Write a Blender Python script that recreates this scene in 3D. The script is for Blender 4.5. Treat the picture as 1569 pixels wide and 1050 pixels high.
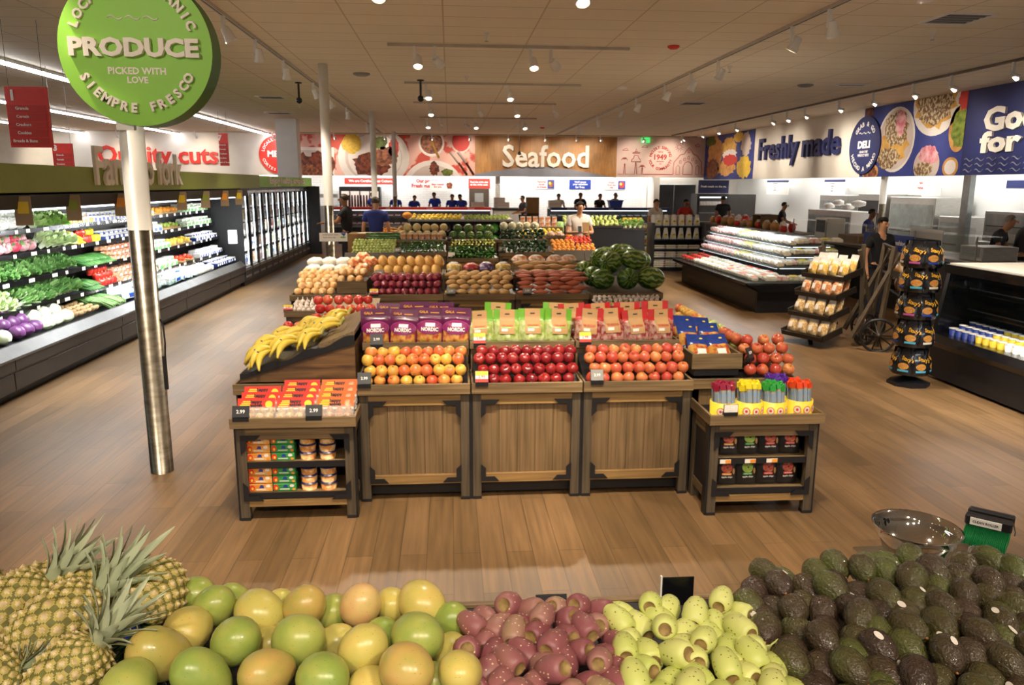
import bpy, math, random
from mathutils import Vector as V, Matrix as MX, Euler
for _o in list(bpy.data.objects):
    bpy.data.objects.remove(_o)
SC = bpy.context.scene
COL = SC.collection
PI = math.pi
RN = random.Random(11)

# ---------------------------------------------------------------- camera
CAM_H = 2.05
YAW, PITCH, ROLL, FPX = math.radians(4.6), math.radians(11.6), math.radians(0.3), 1180.0
fwd = V((math.sin(YAW) * math.cos(PITCH), math.cos(YAW) * math.cos(PITCH), -math.sin(PITCH)))
rgt = V((math.cos(YAW), -math.sin(YAW), 0))
upv = rgt.cross(fwd)
rgt, upv = rgt * math.cos(ROLL) + upv * math.sin(ROLL), upv * math.cos(ROLL) - rgt * math.sin(ROLL)
cd = bpy.data.cameras.new('camera')
cd.sensor_width = 36.0
cd.lens = FPX / 1569.0 * 36.0
cd.clip_end = 200
cam = bpy.data.objects.new('camera', cd)
cm = MX.Identity(4)
for i in range(3):
    cm[i][0], cm[i][1], cm[i][2] = rgt[i], upv[i], -fwd[i]
cm[2][3] = CAM_H
cam.matrix_world = cm
COL.objects.link(cam)
SC.camera = cam

# ---------------------------------------------------------------- colour helpers, world, exposure
def lin(h):
    h = h.lstrip('#')
    o = []
    for i in (0, 2, 4):
        c = int(h[i:i + 2], 16) / 255.0
        o.append(c / 12.92 if c <= 0.04045 else ((c + 0.055) / 1.055) ** 2.4)
    return (o[0], o[1], o[2], 1.0)

W = bpy.data.worlds.new('store_daylight')
SC.world = W
W.use_nodes = True
W.node_tree.nodes['Background'].inputs[0].default_value = (0.95, 0.92, 0.88, 1)
W.node_tree.nodes['Background'].inputs[1].default_value = 0.7
SC.view_settings.view_transform = 'Standard'
SC.view_settings.look = 'None'
SC.view_settings.gamma = 1.0
SC.view_settings.use_curve_mapping = False
SC.view_settings.exposure = 0.08

WARM = (1.0, 0.86, 0.68)
NEUT = (1.0, 0.96, 0.9)
COOL = (0.93, 0.98, 1.0)
def aim(loc, tgt):
    d = V(tgt) - V(loc)
    return d.to_track_quat('-Z', 'Y').to_euler()
def spot(name, loc, tgt, watt, deg=60, blend=0.6, col=WARM, size=0.06, parent=None):
    l = bpy.data.lights.new(name, 'SPOT')
    l.energy = watt
    l.spot_size = math.radians(deg)
    l.spot_blend = blend
    l.color = col
    l.shadow_soft_size = size
    o = bpy.data.objects.new(name, l)
    COL.objects.link(o)
    o.location = loc
    o.rotation_euler = aim(loc, tgt)
    return o
def area(name, loc, tgt, sx, sy, watt, col=NEUT, spread=180):
    l = bpy.data.lights.new(name, 'AREA')
    l.shape = 'RECTANGLE'
    l.size, l.size_y = sx, sy
    l.energy = watt
    l.color = col
    l.spread = math.radians(spread)
    o = bpy.data.objects.new(name, l)
    COL.objects.link(o)
    o.location = loc
    o.rotation_euler = aim(loc, tgt)
    return o
# general track lighting of the sales floor: where every lamp hangs and what it points at; two added lamps come last
CEIL = 4.1
TRACK_LIT = []          # (x, y, target, watt, cone)  heads are modelled further down at the same spots
for y in (1.5, 3.4, 5.2, 7.0, 8.8, 10.3, 11.9, 13.8, 16.7, 18.8, 21.8, 27.0):
    TRACK_LIT.append((-2.75, y, (-1.2 if y % 2 < 1.2 else -2.9, y + 0.9, 0.5), 400 if y % 2 < 1.2 else 160, 80))
for y in (2.0, 3.9, 5.6, 7.4, 9.2, 10.2, 13.0, 14.5, 16.2, 18.7, 20.5, 23.6, 26.9):
    TRACK_LIT.append((4.42, y, (3.0 if y % 2 < 1.1 else 5.4, y + 0.9, 0.5), 400, 80))
for y, xs in ((-1.2, (-1.3, 0.1, 1.5)), (3.3, (-0.6, 1.4)), (7.9, (1.25, -0.7)), (12.2, (-0.5, 1.24)), (16.6, (-0.46, 1.22)), (20.5, (-0.5, 1.7)), (25.0, (-0.69, 0.8, 2.33))):
    for x in xs:
        t = (x * 0.9, 1.6, 1.0) if y < 0 else (x * 1.1, y - 1.6, 0.8) if y > 4 else (x * 1.2, y + 1.8, 0.8)
        TRACK_LIT.append((x, y, t, 410 if y > 0 else 300, 66))
WALL_LIT = [(9.25, y) for y in (31.0, 28.6, 26.9, 25.2, 22.3, 21.3, 20.2, 18.4, 16.9, 15.4, 14.2, 12.6)]
BACK_LIT = [(x, 32.3) for x in (-16.5, -13.0, -10.0, -7.0, -4.6, -2.6, -0.7, 0.8, 2.4, 3.9, 5.2, 6.2, 8.0, 9.6)]
TRACK_LIT.append((0.4, 3.3, (0.3, 3.4, 0), 330, 80))  # extra lamp out of view, added to brighten the floor before the first island
TRACK_LIT.append((-2.75, 2.4, (-2.0, 5.36, 2.85), 150, 30))  # lamp added out of view to brighten the face of the round produce sign
for i, (x, y, t, w, dg) in enumerate(TRACK_LIT):
    spot('track_lamp', (x, y, 3.74), t, w, dg)
for x, y in WALL_LIT:
    spot('wall_washer', (x, y, 3.8), (11.2, y - 0.2, 3.0), 220, 70, 0.8, (1, 0.9, 0.76))
for x, y in BACK_LIT:
    spot('wall_washer', (x, y, 3.85), (x, 34, 2.9), 225, 80, 0.8, (1, 0.88, 0.72))
# kitchens behind the soffits, lit by their own white ceiling troffers
for y in (12.5, 17.0, 21.5, 26.0, 30.5):
    area('kitchen_troffer', (12.1, y, 2.95), (12.1, y, 0), 1.2, 3.6, 95, (1, 0.98, 0.95))
for x in (-14.0, -8.5, -3.5, 1.0, 5.0, 9.0):
    area('kitchen_troffer', (x, 35.2, 2.95), (x, 35.2, 0), 3.6, 1.2, 110, (1, 0.98, 0.95))
# LED strips inside the refrigerated cases
for y in (7.0, 9.3, 11.6, 13.9):
    area('case_led', (-4.22, y + 0.95, 1.74), (-4.75, y + 0.95, 0.7), 0.06, 2.2, 105, COOL)
for y in (16.7, 18.5, 20.3, 22.1):
    area('door_led', (-4.28, y + 0.3, 1.1), (-4.8, y + 0.3, 1.0), 1.5, 1.4, 22, COOL)

# ---------------------------------------------------------------- materials
def nt(m):
    m.use_nodes = True
    return m.node_tree.nodes, m.node_tree.links, m.node_tree.nodes['Principled BSDF']
def ramp(N, cols, pos=None, interp='LINEAR'):
    r = N.new('ShaderNodeValToRGB')
    r.color_ramp.interpolation = interp
    e = r.color_ramp.elements
    n = len(cols)
    while len(e) < n:
        e.new(0.5)
    for i, c in enumerate(cols):
        e[i].position = pos[i] if pos else i / max(1, n - 1)
        e[i].color = lin(c) if isinstance(c, str) else c
    return r
def noise(N, L, scale, detail=3.0, stretch=(1, 1, 1), dist=0.0, coord='Object', rough=0.5):
    tc = N.new('ShaderNodeTexCoord')
    mp = N.new('ShaderNodeMapping')
    mp.inputs['Scale'].default_value = stretch
    L.new(tc.outputs[coord], mp.inputs[0])
    t = N.new('ShaderNodeTexNoise')
    t.inputs['Scale'].default_value = scale
    t.inputs['Detail'].default_value = detail
    t.inputs['Roughness'].default_value = rough
    t.inputs['Distortion'].default_value = dist
    L.new(mp.outputs[0], t.inputs['Vector'])
    return t
def shade(h, k):
    c = lin(h)
    return (min(1, c[0] * k), min(1, c[1] * k), min(1, c[2] * k), 1)
def mat(name, c, r=0.5, m=0.0, c2=None, ns=9.0, bump=0.0, bs=40.0, rnd=None, es=0.0, alpha=1.0, trans=0.0,
        coat=0.0, stretch=(1, 1, 1), pos=(0.35, 0.7), spec=0.5, ecol=None):
    M = bpy.data.materials.new(name)
    N, L, B = nt(M)
    t = noise(N, L, ns, 3.0, stretch)
    if rnd:                                     # the colour differs from piece to piece, then mottles
        oi = N.new('ShaderNodeObjectInfo')
        rr = ramp(N, rnd)
        L.new(oi.outputs['Random'], rr.inputs[0])
        mx = N.new('ShaderNodeMix')
        mx.data_type = 'RGBA'
        k = ramp(N, [(0, 0, 0, 1), (1, 1, 1, 1)], pos)
        L.new(t.outputs[0], k.inputs[0])
        L.new(k.outputs[0], mx.inputs[0])
        L.new(rr.outputs[0], mx.inputs[6])
        mx.inputs[7].default_value = lin(c2) if c2 else lin(c)
        out = mx.outputs[2]
    else:
        k = ramp(N, [c, c2 if c2 else shade(c, 0.86)], pos)
        L.new(t.outputs[0], k.inputs[0])
        out = k.outputs[0]
    L.new(out, B.inputs['Base Color'])
    B.inputs['Roughness'].default_value = r
    B.inputs['Metallic'].default_value = m
    B.inputs['Specular IOR Level'].default_value = spec
    B.inputs['Coat Weight'].default_value = coat
    B.inputs['Transmission Weight'].default_value = trans
    B.inputs['Alpha'].default_value = alpha
    if es:
        B.inputs['Emission Color'].default_value = lin(ecol or c)
        B.inputs['Emission Strength'].default_value = es
    if bump:
        b = N.new('ShaderNodeBump')
        b.inputs['Strength'].default_value = bump
        b.inputs['Distance'].default_value = 0.01
        t2 = noise(N, L, bs, 2.0)
        L.new(t2.outputs[0], b.inputs['Height'])
        L.new(b.outputs[0], B.inputs['Normal'])
    return M
def wood(name, ca, cb, axis='x', r=0.5, scale=3.0, grain=22.0, bump=0.0):
    M = bpy.data.materials.new(name)
    N, L, B = nt(M)
    st = {'x': (0.6, grain, grain), 'y': (grain, 0.6, grain), 'z': (grain, grain, 0.6)}[axis]
    t = noise(N, L, scale, 6.0, st, 0.6)
    k = ramp(N, [ca, cb], (0.36, 0.66))
    L.new(t.outputs[0], k.inputs[0])
    t3 = noise(N, L, 1.7, 2.0)
    mx = N.new('ShaderNodeMix')
    mx.data_type = 'RGBA'
    mx.blend_type = 'MULTIPLY'
    k3 = ramp(N, [(0.72, 0.72, 0.72, 1), (1.15, 1.12, 1.08, 1)], (0.3, 0.7))
    L.new(t3.outputs[0], k3.inputs[0])
    mx.inputs[0].default_value = 1.0
    L.new(k.outputs[0], mx.inputs[6])
    L.new(k3.outputs[0], mx.inputs[7])
    L.new(mx.outputs[2], B.inputs['Base Color'])
    B.inputs['Roughness'].default_value = r
    return M
def floor_mat():
    M = bpy.data.materials.new('wood_plank_floor')
    N, L, B = nt(M)
    tc = N.new('ShaderNodeTexCoord')
    mp = N.new('ShaderNodeMapping')
    mp.inputs['Rotation'].default_value = (0, 0, PI / 2)
    L.new(tc.outputs['Object'], mp.inputs[0])
    br = N.new('ShaderNodeTexBrick')
    br.offset = 0.37
    br.inputs['Scale'].default_value = 1.0
    br.inputs['Brick Width'].default_value = 1.2
    br.inputs['Row Height'].default_value = 0.15
    br.inputs['Mortar Size'].default_value = 0.0018
    br.inputs['Color1'].default_value = lin('#7d6040')
    br.inputs['Color2'].default_value = lin('#6a5133')
    br.inputs['Mortar'].default_value = lin('#483824')
    L.new(mp.outputs[0], br.inputs[0])
    t = noise(N, L, 2.2, 6.0, (16, 0.8, 1), 0.4)
    k = ramp(N, [(0.72, 0.72, 0.72, 1), (1.2, 1.18, 1.15, 1)], (0.3, 0.72))
    L.new(t.outputs[0], k.inputs[0])
    t2 = noise(N, L, 1.1, 3.0, (1.6, 0.5, 1))
    k2 = ramp(N, [(0.8, 0.8, 0.8, 1), (1.18, 1.18, 1.18, 1)], (0.35, 0.65))
    L.new(t2.outputs[0], k2.inputs[0])
    a = N.new('ShaderNodeMix'); a.data_type = 'RGBA'; a.blend_type = 'MULTIPLY'; a.inputs[0].default_value = 1
    b = N.new('ShaderNodeMix'); b.data_type = 'RGBA'; b.blend_type = 'MULTIPLY'; b.inputs[0].default_value = 1
    L.new(br.outputs[0], a.inputs[6]); L.new(k.outputs[0], a.inputs[7])
    L.new(a.outputs[2], b.inputs[6]); L.new(k2.outputs[0], b.inputs[7])
    L.new(b.outputs[2], B.inputs['Base Color'])
    B.inputs['Roughness'].default_value = 0.36
    kr = ramp(N, [(0.38, 0.38, 0.38, 1), (0.55, 0.55, 0.55, 1)])
    L.new(t.outputs[0], kr.inputs[0])
    L.new(kr.outputs[0], B.inputs['Roughness'])
    return M
def grid_mat(name, c1, c2, mort, bw, rh, ms, off=0.0, r=0.8, rot=(0, 0, 0), loc=(0, 0, 0), bump=0.0):
    M = bpy.data.materials.new(name)
    N, L, B = nt(M)
    tc = N.new('ShaderNodeTexCoord')
    mp = N.new('ShaderNodeMapping')
    mp.inputs['Rotation'].default_value = rot
    mp.inputs['Location'].default_value = loc
    L.new(tc.outputs['Object'], mp.inputs[0])
    br = N.new('ShaderNodeTexBrick')
    br.offset = off
    br.inputs['Scale'].default_value = 1.0
    br.inputs['Brick Width'].default_value = bw
    br.inputs['Row Height'].default_value = rh
    br.inputs['Mortar Size'].default_value = ms
    br.inputs['Color1'].default_value = lin(c1)
    br.inputs['Color2'].default_value = lin(c2)
    br.inputs['Mortar'].default_value = lin(mort)
    L.new(mp.outputs[0], br.inputs[0])
    L.new(br.outputs[0], B.inputs['Base Color'])
    B.inputs['Roughness'].default_value = r
    return M

# ---------------------------------------------------------------- mesh building
class MB:
    def __init__(s):
        s.v = []; s.f = []; s.mi = []; s.sm = []; s.ms = []
    def add(s, vs, fs, m, smooth=False, X=None):
        b = len(s.v)
        if X is not None:
            vs = [X @ V(p) for p in vs]
        s.v.extend([(p[0], p[1], p[2]) for p in vs])
        if m not in s.ms:
            s.ms.append(m)
        i = s.ms.index(m)
        for f in fs:
            s.f.append([b + k for k in f]); s.mi.append(i); s.sm.append(smooth)
        return s
    def box(s, x0, x1, y0, y1, z0, z1, m, X=None, bev=0.0):
        x0, x1 = min(x0, x1), max(x0, x1); y0, y1 = min(y0, y1), max(y0, y1); z0, z1 = min(z0, z1), max(z0, z1)
        if bev <= 0:
            vs = [(x, y, z) for z in (z0, z1) for y in (y0, y1) for x in (x0, x1)]
            fs = [(0, 2, 3, 1), (4, 5, 7, 6), (0, 1, 5, 4), (2, 6, 7, 3), (0, 4, 6, 2), (1, 3, 7, 5)]
            return s.add(vs, fs, m, False, X)
        b = min(bev, (x1 - x0) * .45, (y1 - y0) * .45, (z1 - z0) * .45)
        vs = []; ix = {}
        for k, z in ((0, z0), (1, z1)):
            for j, y in ((0, y0), (1, y1)):
                for i, x in ((0, x0), (1, x1)):
                    sx, sy, sz = (1, -1)[i], (1, -1)[j], (1, -1)[k]
                    for a in range(3):
                        ix[(i, j, k, a)] = len(vs)
                        vs.append((x + (0 if a == 0 else b * sx), y + (0 if a == 1 else b * sy), z + (0 if a == 2 else b * sz)))
        q = lambda *t: tuple(ix[u] for u in t)
        fs = []
        for i in (0, 1):
            fs.append(q((i, 0, 0, 0), (i, 1, 0, 0), (i, 1, 1, 0), (i, 0, 1, 0)))
            fs.append(q((0, i, 0, 1), (1, i, 0, 1), (1, i, 1, 1), (0, i, 1, 1)))
            fs.append(q((0, 0, i, 2), (1, 0, i, 2), (1, 1, i, 2), (0, 1, i, 2)))
        for i in (0, 1):
            for j in (0, 1):
                fs.append(q((i, j, 0, 0), (i, j, 1, 0), (i, j, 1, 1), (i, j, 0, 1)))
                fs.append(q((i, 0, j, 0), (i, 1, j, 0), (i, 1, j, 2), (i, 0, j, 2)))
                fs.append(q((0, i, j, 1), (1, i, j, 1), (1, i, j, 2), (0, i, j, 2)))
                for k in (0, 1):
                    fs.append(q((i, j, k, 0), (i, j, k, 1), (i, j, k, 2)))
        return s.add(vs, fs, m, False, X)
    def prism(s, pts, h0, h1, m, ax='z', X=None, smooth=False):
        n = len(pts)
        def w(p, h):
            return (p[0], p[1], h) if ax == 'z' else (p[0], h, p[1]) if ax == 'y' else (h, p[0], p[1])
        vs = [w(p, h0) for p in pts] + [w(p, h1) for p in pts]
        fs = [tuple(range(n)), tuple(range(2 * n - 1, n - 1, -1))]
        s.add(vs, fs, m, False, X)
        return s.add(vs, [(i, (i + 1) % n, n + (i + 1) % n, n + i) for i in range(n)], m, smooth, X)
    def lathe(s, prof, n, m, X=None, fn=None, smooth=True):
        vs = []; fs = []; rows = []
        for r, z in prof:
            if r < 1e-6:
                rows.append([len(vs)]); vs.append((0, 0, z))
            else:
                rw = []
                for i in range(n):
                    a = 2 * PI * i / n
                    rw.append(len(vs)); vs.append((r * math.cos(a), r * math.sin(a), z))
                rows.append(rw)
        for A, B in zip(rows, rows[1:]):
            if len(A) == 1 and len(B) == 1:
                continue
            for i in range(n):
                j = (i + 1) % n
                if len(A) == 1: fs.append((A[0], B[i], B[j]))
                elif len(B) == 1: fs.append((A[i], A[j], B[0]))
                else: fs.append((A[i], A[j], B[j], B[i]))
        if fn:
            vs = [fn(*p) for p in vs]
        return s.add(vs, fs, m, smooth, X)
    def tube(s, path, r, n, m, closed=False, caps=True, X=None, smooth=True):
        P = [V(p) for p in path]; k = len(P)
        R = r if isinstance(r, (list, tuple)) else [r] * k
        vs = []; fs = []; up = None
        for i in range(k):
            d = (P[(i + 1) % k] - P[i - 1]) if closed else (P[min(i + 1, k - 1)] - P[max(i - 1, 0)])
            d.normalize()
            if up is None:
                up = V((0, 0, 1)) if abs(d.z) < 0.9 else V((1, 0, 0))
            u = up - d * up.dot(d)
            if u.length < 1e-5: u = d.orthogonal()
            u.normalize(); up = u; w = d.cross(u)
            for j in range(n):
                a = 2 * PI * j / n
                vs.append(P[i] + u * (R[i] * math.cos(a)) + w * (R[i] * math.sin(a)))
        for i in range(k if closed else k - 1):
            for j in range(n):
                A, B = i * n, ((i + 1) % k) * n
                fs.append((A + j, A + (j + 1) % n, B + (j + 1) % n, B + j))
        if caps and not closed:
            fs.append(tuple(range(n))); fs.append(tuple(range((k - 1) * n, k * n)))
        return s.add(vs, fs, m, smooth, X)
    def ball(s, c, r, nu, nv, m, X=None, fn=None):
        rr = r if isinstance(r, (list, tuple)) else (r, r, r)
        prof = [(math.sin(PI * i / nv), -math.cos(PI * i / nv)) for i in range(nv + 1)]
        prof[0] = (0, -1); prof[-1] = (0, 1)
        f = (lambda x, y, z: (c[0] + rr[0] * x, c[1] + rr[1] * y, c[2] + rr[2] * z)) if fn is None else fn
        return s.lathe(prof, nu, m, X, f)
    def disc(s, c, rx, rz, m, ax='y', n=28, d=0.002):
        pts = [(c[0] + rx * math.cos(2 * PI * i / n), c[2] + rz * math.sin(2 * PI * i / n)) for i in range(n)]
        if ax == 'x':
            pts = [(c[1] + rx * math.cos(2 * PI * i / n), c[2] + rz * math.sin(2 * PI * i / n)) for i in range(n)]
            return s.prism(pts, c[0] - d, c[0], m, 'x')
        return s.prism(pts, c[1] - d, c[1], m, 'y')
    def mesh(s, name):
        me = bpy.data.meshes.new(name)
        me.from_pydata(s.v, [], s.f)
        for m in s.ms: me.materials.append(m)
        me.polygons.foreach_set('material_index', s.mi)
        me.polygons.foreach_set('use_smooth', s.sm)
        me.update()
        return me
    def build(s, name, parent=None, loc=(0, 0, 0), rot=(0, 0, 0)):
        return put(name, s.mesh(name), loc, rot, parent=parent)

def tag(o, label=None, cat=None, group=None, kind=None):
    if label: o['label'] = label
    if cat: o['category'] = cat
    if group: o['group'] = group
    if kind: o['kind'] = kind
    return o
def put(name, me, loc=(0, 0, 0), rot=(0, 0, 0), s=1.0, label=None, cat=None, group=None, parent=None, kind=None):
    o = bpy.data.objects.new(name, me)
    COL.objects.link(o)
    o.location = loc
    o.rotation_euler = rot
    o.scale = s if isinstance(s, (list, tuple)) else (s, s, s)
    if parent: o.parent = parent
    return tag(o, label, cat, group, kind)
def thing(name, label, cat, loc=(0, 0, 0), rz=0.0, group=None):
    return put(name, None, loc, (0, 0, rz), 1.0, label, cat, group)
def dup(root, loc, rot=None, s=None, label=None, group=None):
    r = root.copy(); COL.objects.link(r); r.location = loc
    if rot is not None: r.rotation_euler = rot
    if s is not None: r.scale = s if isinstance(s, (list, tuple)) else (s, s, s)
    if label: r['label'] = label
    if group: r['group'] = group
    for ch in root.children:
        c = ch.copy(); COL.objects.link(c); c.parent = r
        for g in ch.children:
            e = g.copy(); COL.objects.link(e); e.parent = c
    return r
def struct(name, mb):
    return tag(mb.build(name), kind='structure')
ORD = ('first second third fourth fifth sixth seventh eighth ninth tenth eleventh twelfth thirteenth fourteenth fifteenth sixteenth seventeenth '
       'eighteenth nineteenth twentieth twenty-first twenty-second twenty-third twenty-fourth twenty-fifth twenty-sixth twenty-seventh twenty-eighth').split()

# lettering: outlines of the built-in typeface turned into mesh, cached
_TC = {}
def tm(txt, off=0.0):
    k = (txt, off)
    if k not in _TC:
        fc = bpy.data.curves.new('lettering', 'FONT')
        fc.body = txt; fc.size = 1.0; fc.offset = off; fc.extrude = 0.5
        fc.align_x = 'CENTER'; fc.align_y = 'CENTER'; fc.resolution_u = 2
        o = bpy.data.objects.new('lettering', fc)
        COL.objects.link(o)
        bpy.context.view_layer.update()
        me = bpy.data.meshes.new_from_object(o.evaluated_get(bpy.context.evaluated_depsgraph_get()))
        vs = [tuple(v.co) for v in me.vertices]; fs = [tuple(p.vertices) for p in me.polygons]
        bpy.data.objects.remove(o); bpy.data.meshes.remove(me); bpy.data.curves.remove(fc)
        xs = [v[0] for v in vs] or [0]; ys = [v[1] for v in vs] or [0]
        cx = (min(xs) + max(xs)) / 2; cy = (min(ys) + max(ys)) / 2
        vs = [(v[0] - cx, v[1] - cy, v[2]) for v in vs]
        _TC[k] = (vs, fs, max(xs) - min(xs), max(ys) - min(ys))
    return _TC[k]
# frames for lettering: local x = reading direction, y = up, z = out of the surface
def face_y(x, y, z):   # readable from -y
    return MX(((1, 0, 0, x), (0, 0, -1, y), (0, 1, 0, z), (0, 0, 0, 1)))
def face_mx(x, y, z):  # on a wall at the right, readable from -x
    return MX(((0, 0, -1, x), (-1, 0, 0, y), (0, 1, 0, z), (0, 0, 0, 1)))
def face_px(x, y, z):  # on a case at the left, readable from +x
    return MX(((0, 0, 1, x), (1, 0, 0, y), (0, 1, 0, z), (0, 0, 0, 1)))
def text(mb, txt, X, m, h=None, w=None, d=0.01, off=0.02, fn=None):
    vs, fs, tw, th = tm(txt, off)
    if h and w: sx, sy = w / tw, h / th
    elif w: sx = sy = w / tw
    else: sx = sy = h / th
    vv = [(v[0] * sx, v[1] * sy, (v[2] + 0.5) * d) for v in vs]
    if fn: vv = [fn(*p) for p in vv]
    mb.add(vv, fs, m, False, X)
def arc_text(mb, txt, X, m, rad, a0, a1, h, d=0.01, off=0.03, inner=False, sq=1.0):
    n = len(txt)
    ref = tm('H', off)[3]
    for i, ch in enumerate(txt):
        if ch == ' ': continue
        a = a0 + (a1 - a0) * (i / max(1, n - 1))
        vs, fs, tw, th = tm(ch, off)
        k = h / ref
        rot = a - PI / 2 + (PI if inner else 0)
        ca, sa = math.cos(rot), math.sin(rot)
        vv = [((v[0] * k * ca - v[1] * k * sa + rad * math.cos(a)) * sq, v[0] * k * sa + v[1] * k * ca + rad * math.sin(a), (v[2] + 0.5) * d) for v in vs]
        mb.add(vv, fs, m, False, X)

# ================================================================ THE ROOM
M_FLOOR = floor_mat()
M_CEIL = grid_mat('ceiling_tile', '#f0e3cd', '#ecdfc9', '#c9b9a0', 1.22, 0.61, 0.010, 0.0, 0.85, (0, 0, 0), (0.06, 0.1, 0))
M_CREAM = mat('cream_paint', '#ece2d4', 0.7, c2='#e6dbcb', ns=2)
M_TILE = grid_mat('white_wall_tile', '#f1f1ef', '#ecedec', '#d3d4d2', 0.3, 0.1, 0.006, 0.5, 0.3, (PI / 2, 0, 0))
M_TILER = grid_mat('white_wall_tile_side', '#f1f1ef', '#ecedec', '#d3d4d2', 0.3, 0.1, 0.006, 0.5, 0.3, (PI / 2, 0, PI / 2))
M_WHITE = mat('white_paint', '#e9e5df', 0.5, c2='#e2ded8', ns=3)
M_WHITEM = mat('white_metal', '#ebe7e0', 0.4, c2='#e2ded6', ns=5)
M_BLACK = mat('black_paint', '#17161a', 0.45, c2='#1c1b1d', ns=6)
M_BLACKG = mat('black_gloss', '#101013', 0.18, c2='#151517', ns=6)
M_DARK = mat('dark_bronze_metal', '#3b342e', 0.42, 0.3, c2='#342e29', ns=5)
M_DARK2 = mat('charcoal_panel', '#2b2724', 0.5, c2='#322d29', ns=4)
M_STEEL = mat('brushed_steel', '#b9b7b2', 0.32, 0.9, c2='#a8a6a1', ns=6, stretch=(1, 1, 14))
M_STEELR = mat('scuffed_steel', '#a19a8c', 0.28, 1.0, c2='#7d766a', ns=5, stretch=(2, 2, 6))
M_RED = mat('sign_red', '#e23a2c', 0.45, c2='#da3528', ns=3)
M_REDP = mat('print_red', '#c9372c', 0.6, c2='#c23329', ns=3)
M_NAVY = mat('navy_print', '#1d2763', 0.5, c2='#1a235a', ns=3)
M_BLUE = mat('royal_blue', '#24409c', 0.45, c2='#213a90', ns=4)
M_LETTER = mat('cream_letter', '#f3ebdd', 0.5, c2='#ece3d4', ns=4)
M_WHITEL = mat('white_letter', '#f6f4ef', 0.5, c2='#efede8', ns=4)
M_SIGNW = mat('sign_card', '#efe7dd', 0.55, c2='#e9e0d5', ns=4)
M_GREENS = mat('fascia_green', '#8f9c38', 0.5, c2='#879535', ns=2)
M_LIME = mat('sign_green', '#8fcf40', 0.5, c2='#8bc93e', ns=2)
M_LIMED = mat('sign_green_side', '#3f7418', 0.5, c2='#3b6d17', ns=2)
M_LAMP = mat('lamp_lens', '#fff1d8', 0.4, es=20.0, ecol='#ffe9c4')
M_TUBE = mat('led_tube', '#f2f7ff', 0.4, es=22.0, ecol='#f0f6ff')
M_LEDW = mat('case_led_strip', '#f4fbff', 0.4, es=3.0, ecol='#eef8ff')
M_GLASS = mat('clear_glass', '#0d1211', 0.03, alpha=0.1, spec=0.5)
M_PLEX = mat('clear_plastic', '#aab4b0', 0.06, alpha=0.14, spec=0.6)
M_TRACK = mat('track_grey', '#bfb4a4', 0.5, c2='#b5aa9a', ns=6)
M_TRACKD = mat('track_dark', '#6d6253', 0.5, c2='#665b4d', ns=6)
M_GREY = mat('mid_grey', '#8b8883', 0.5, c2='#827f7a', ns=6)
M_CARD = mat('cardboard', '#a07a4c', 0.8, c2='#946f44', ns=6)
M_ORANGE = mat('print_orange', '#e08a2c', 0.5, c2='#d67f24', ns=8)
M_PINK = mat('pink_print', '#efd2c6', 0.6, c2='#e8c8bb', ns=3)
M_YEL = mat('tag_yellow', '#efd13a', 0.5, c2='#e8c832', ns=5)
M_OAK = wood('pale_oak_panel', '#c08d54', '#a97741', 'z', 0.5, 3.0, 9.0)
M_GREYW = mat('grey_wave', '#8f8f99', 0.5, c2='#878792', ns=3)
M_GREENP = mat('green_print', '#49a04a', 0.5)
M_MEAT = mat('grilled_meat_print', '#8a3f1e', 0.6, c2='#43180c', ns=7, pos=(0.35, 0.62))
M_MEAT2 = mat('stew_print', '#a8643a', 0.6, c2='#5c2b16', ns=9, pos=(0.35, 0.62))
M_CHECK = mat('red_cloth_print', '#c94b38', 0.6, c2='#e9b6a6', ns=1.6, pos=(0.48, 0.54))
M_CORN = mat('corn_print', '#ecc64a', 0.6, c2='#d9a92e', ns=14)
M_PLATE = mat('plate_print', '#efe4dc', 0.5, c2='#e4d7ce', ns=2)
M_PLATE2 = mat('plate_print_rim', '#d6c3b8', 0.5, c2='#cbb6ab', ns=2)
M_VEG = mat('vegetable_print', '#6f7a2c', 0.6, c2='#3d4a1c', ns=9)
M_TACO = mat('taco_print', '#e3b458', 0.6, c2='#c98b38', ns=5)
M_FILL = mat('taco_filling_print', '#7c5632', 0.6, c2='#d9c7a0', ns=12, pos=(0.45, 0.6))
M_ONIONP = mat('pickled_onion_print', '#d26a7a', 0.6, c2='#f0c2c2', ns=6)
M_CLOTHB = mat('blue_cloth_print', '#36428f', 0.6, c2='#2c367c', ns=2)
M_BREADP = mat('bread_print', '#d9a25c', 0.6, c2='#b67a38', ns=5)
M_SALAD = mat('salad_print', '#9aa83e', 0.6, c2='#5d6f22', ns=10)

struct('floor', MB().box(-20.5, 13.4, -4, 36.5, -0.1, 0, M_FLOOR))
struct('ceiling', MB().box(-20.5, 13.4, -4, 36.5, CEIL, CEIL + 0.1, M_CEIL))
struct('wall_back', MB().box(-20.5, 13.4, 36.2, 36.5, 0, CEIL, M_TILE))
struct('wall_back_soffit', MB().box(-20.5, 11.5, 34, 34.3, 2.39, CEIL, M_CREAM))
struct('wall_right', MB().box(13.1, 13.4, -4, 36.2, 0, CEIL, M_TILER))
struct('wall_right_soffit', MB().box(11.2, 11.5, 5, 34, 2.3, CEIL, M_CREAM))
struct('wall_left', MB().box(-20.5, -20.3, -4, 36.2, 0, CEIL, M_CREAM))
struct('wall_front', MB().box(-20.5, 13.4, -4.2, -4, 2.9, CEIL, M_CREAM))
struct('wall_partition', MB().box(2.0, 2.2, 34.3, 36.2, 0, 2.39, M_TILE))
mb = MB().box(8.95, 9.2, 33.9, 36.2, 0, 2.39, M_WHITE)
struct('wall_opening_side', mb)

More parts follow.
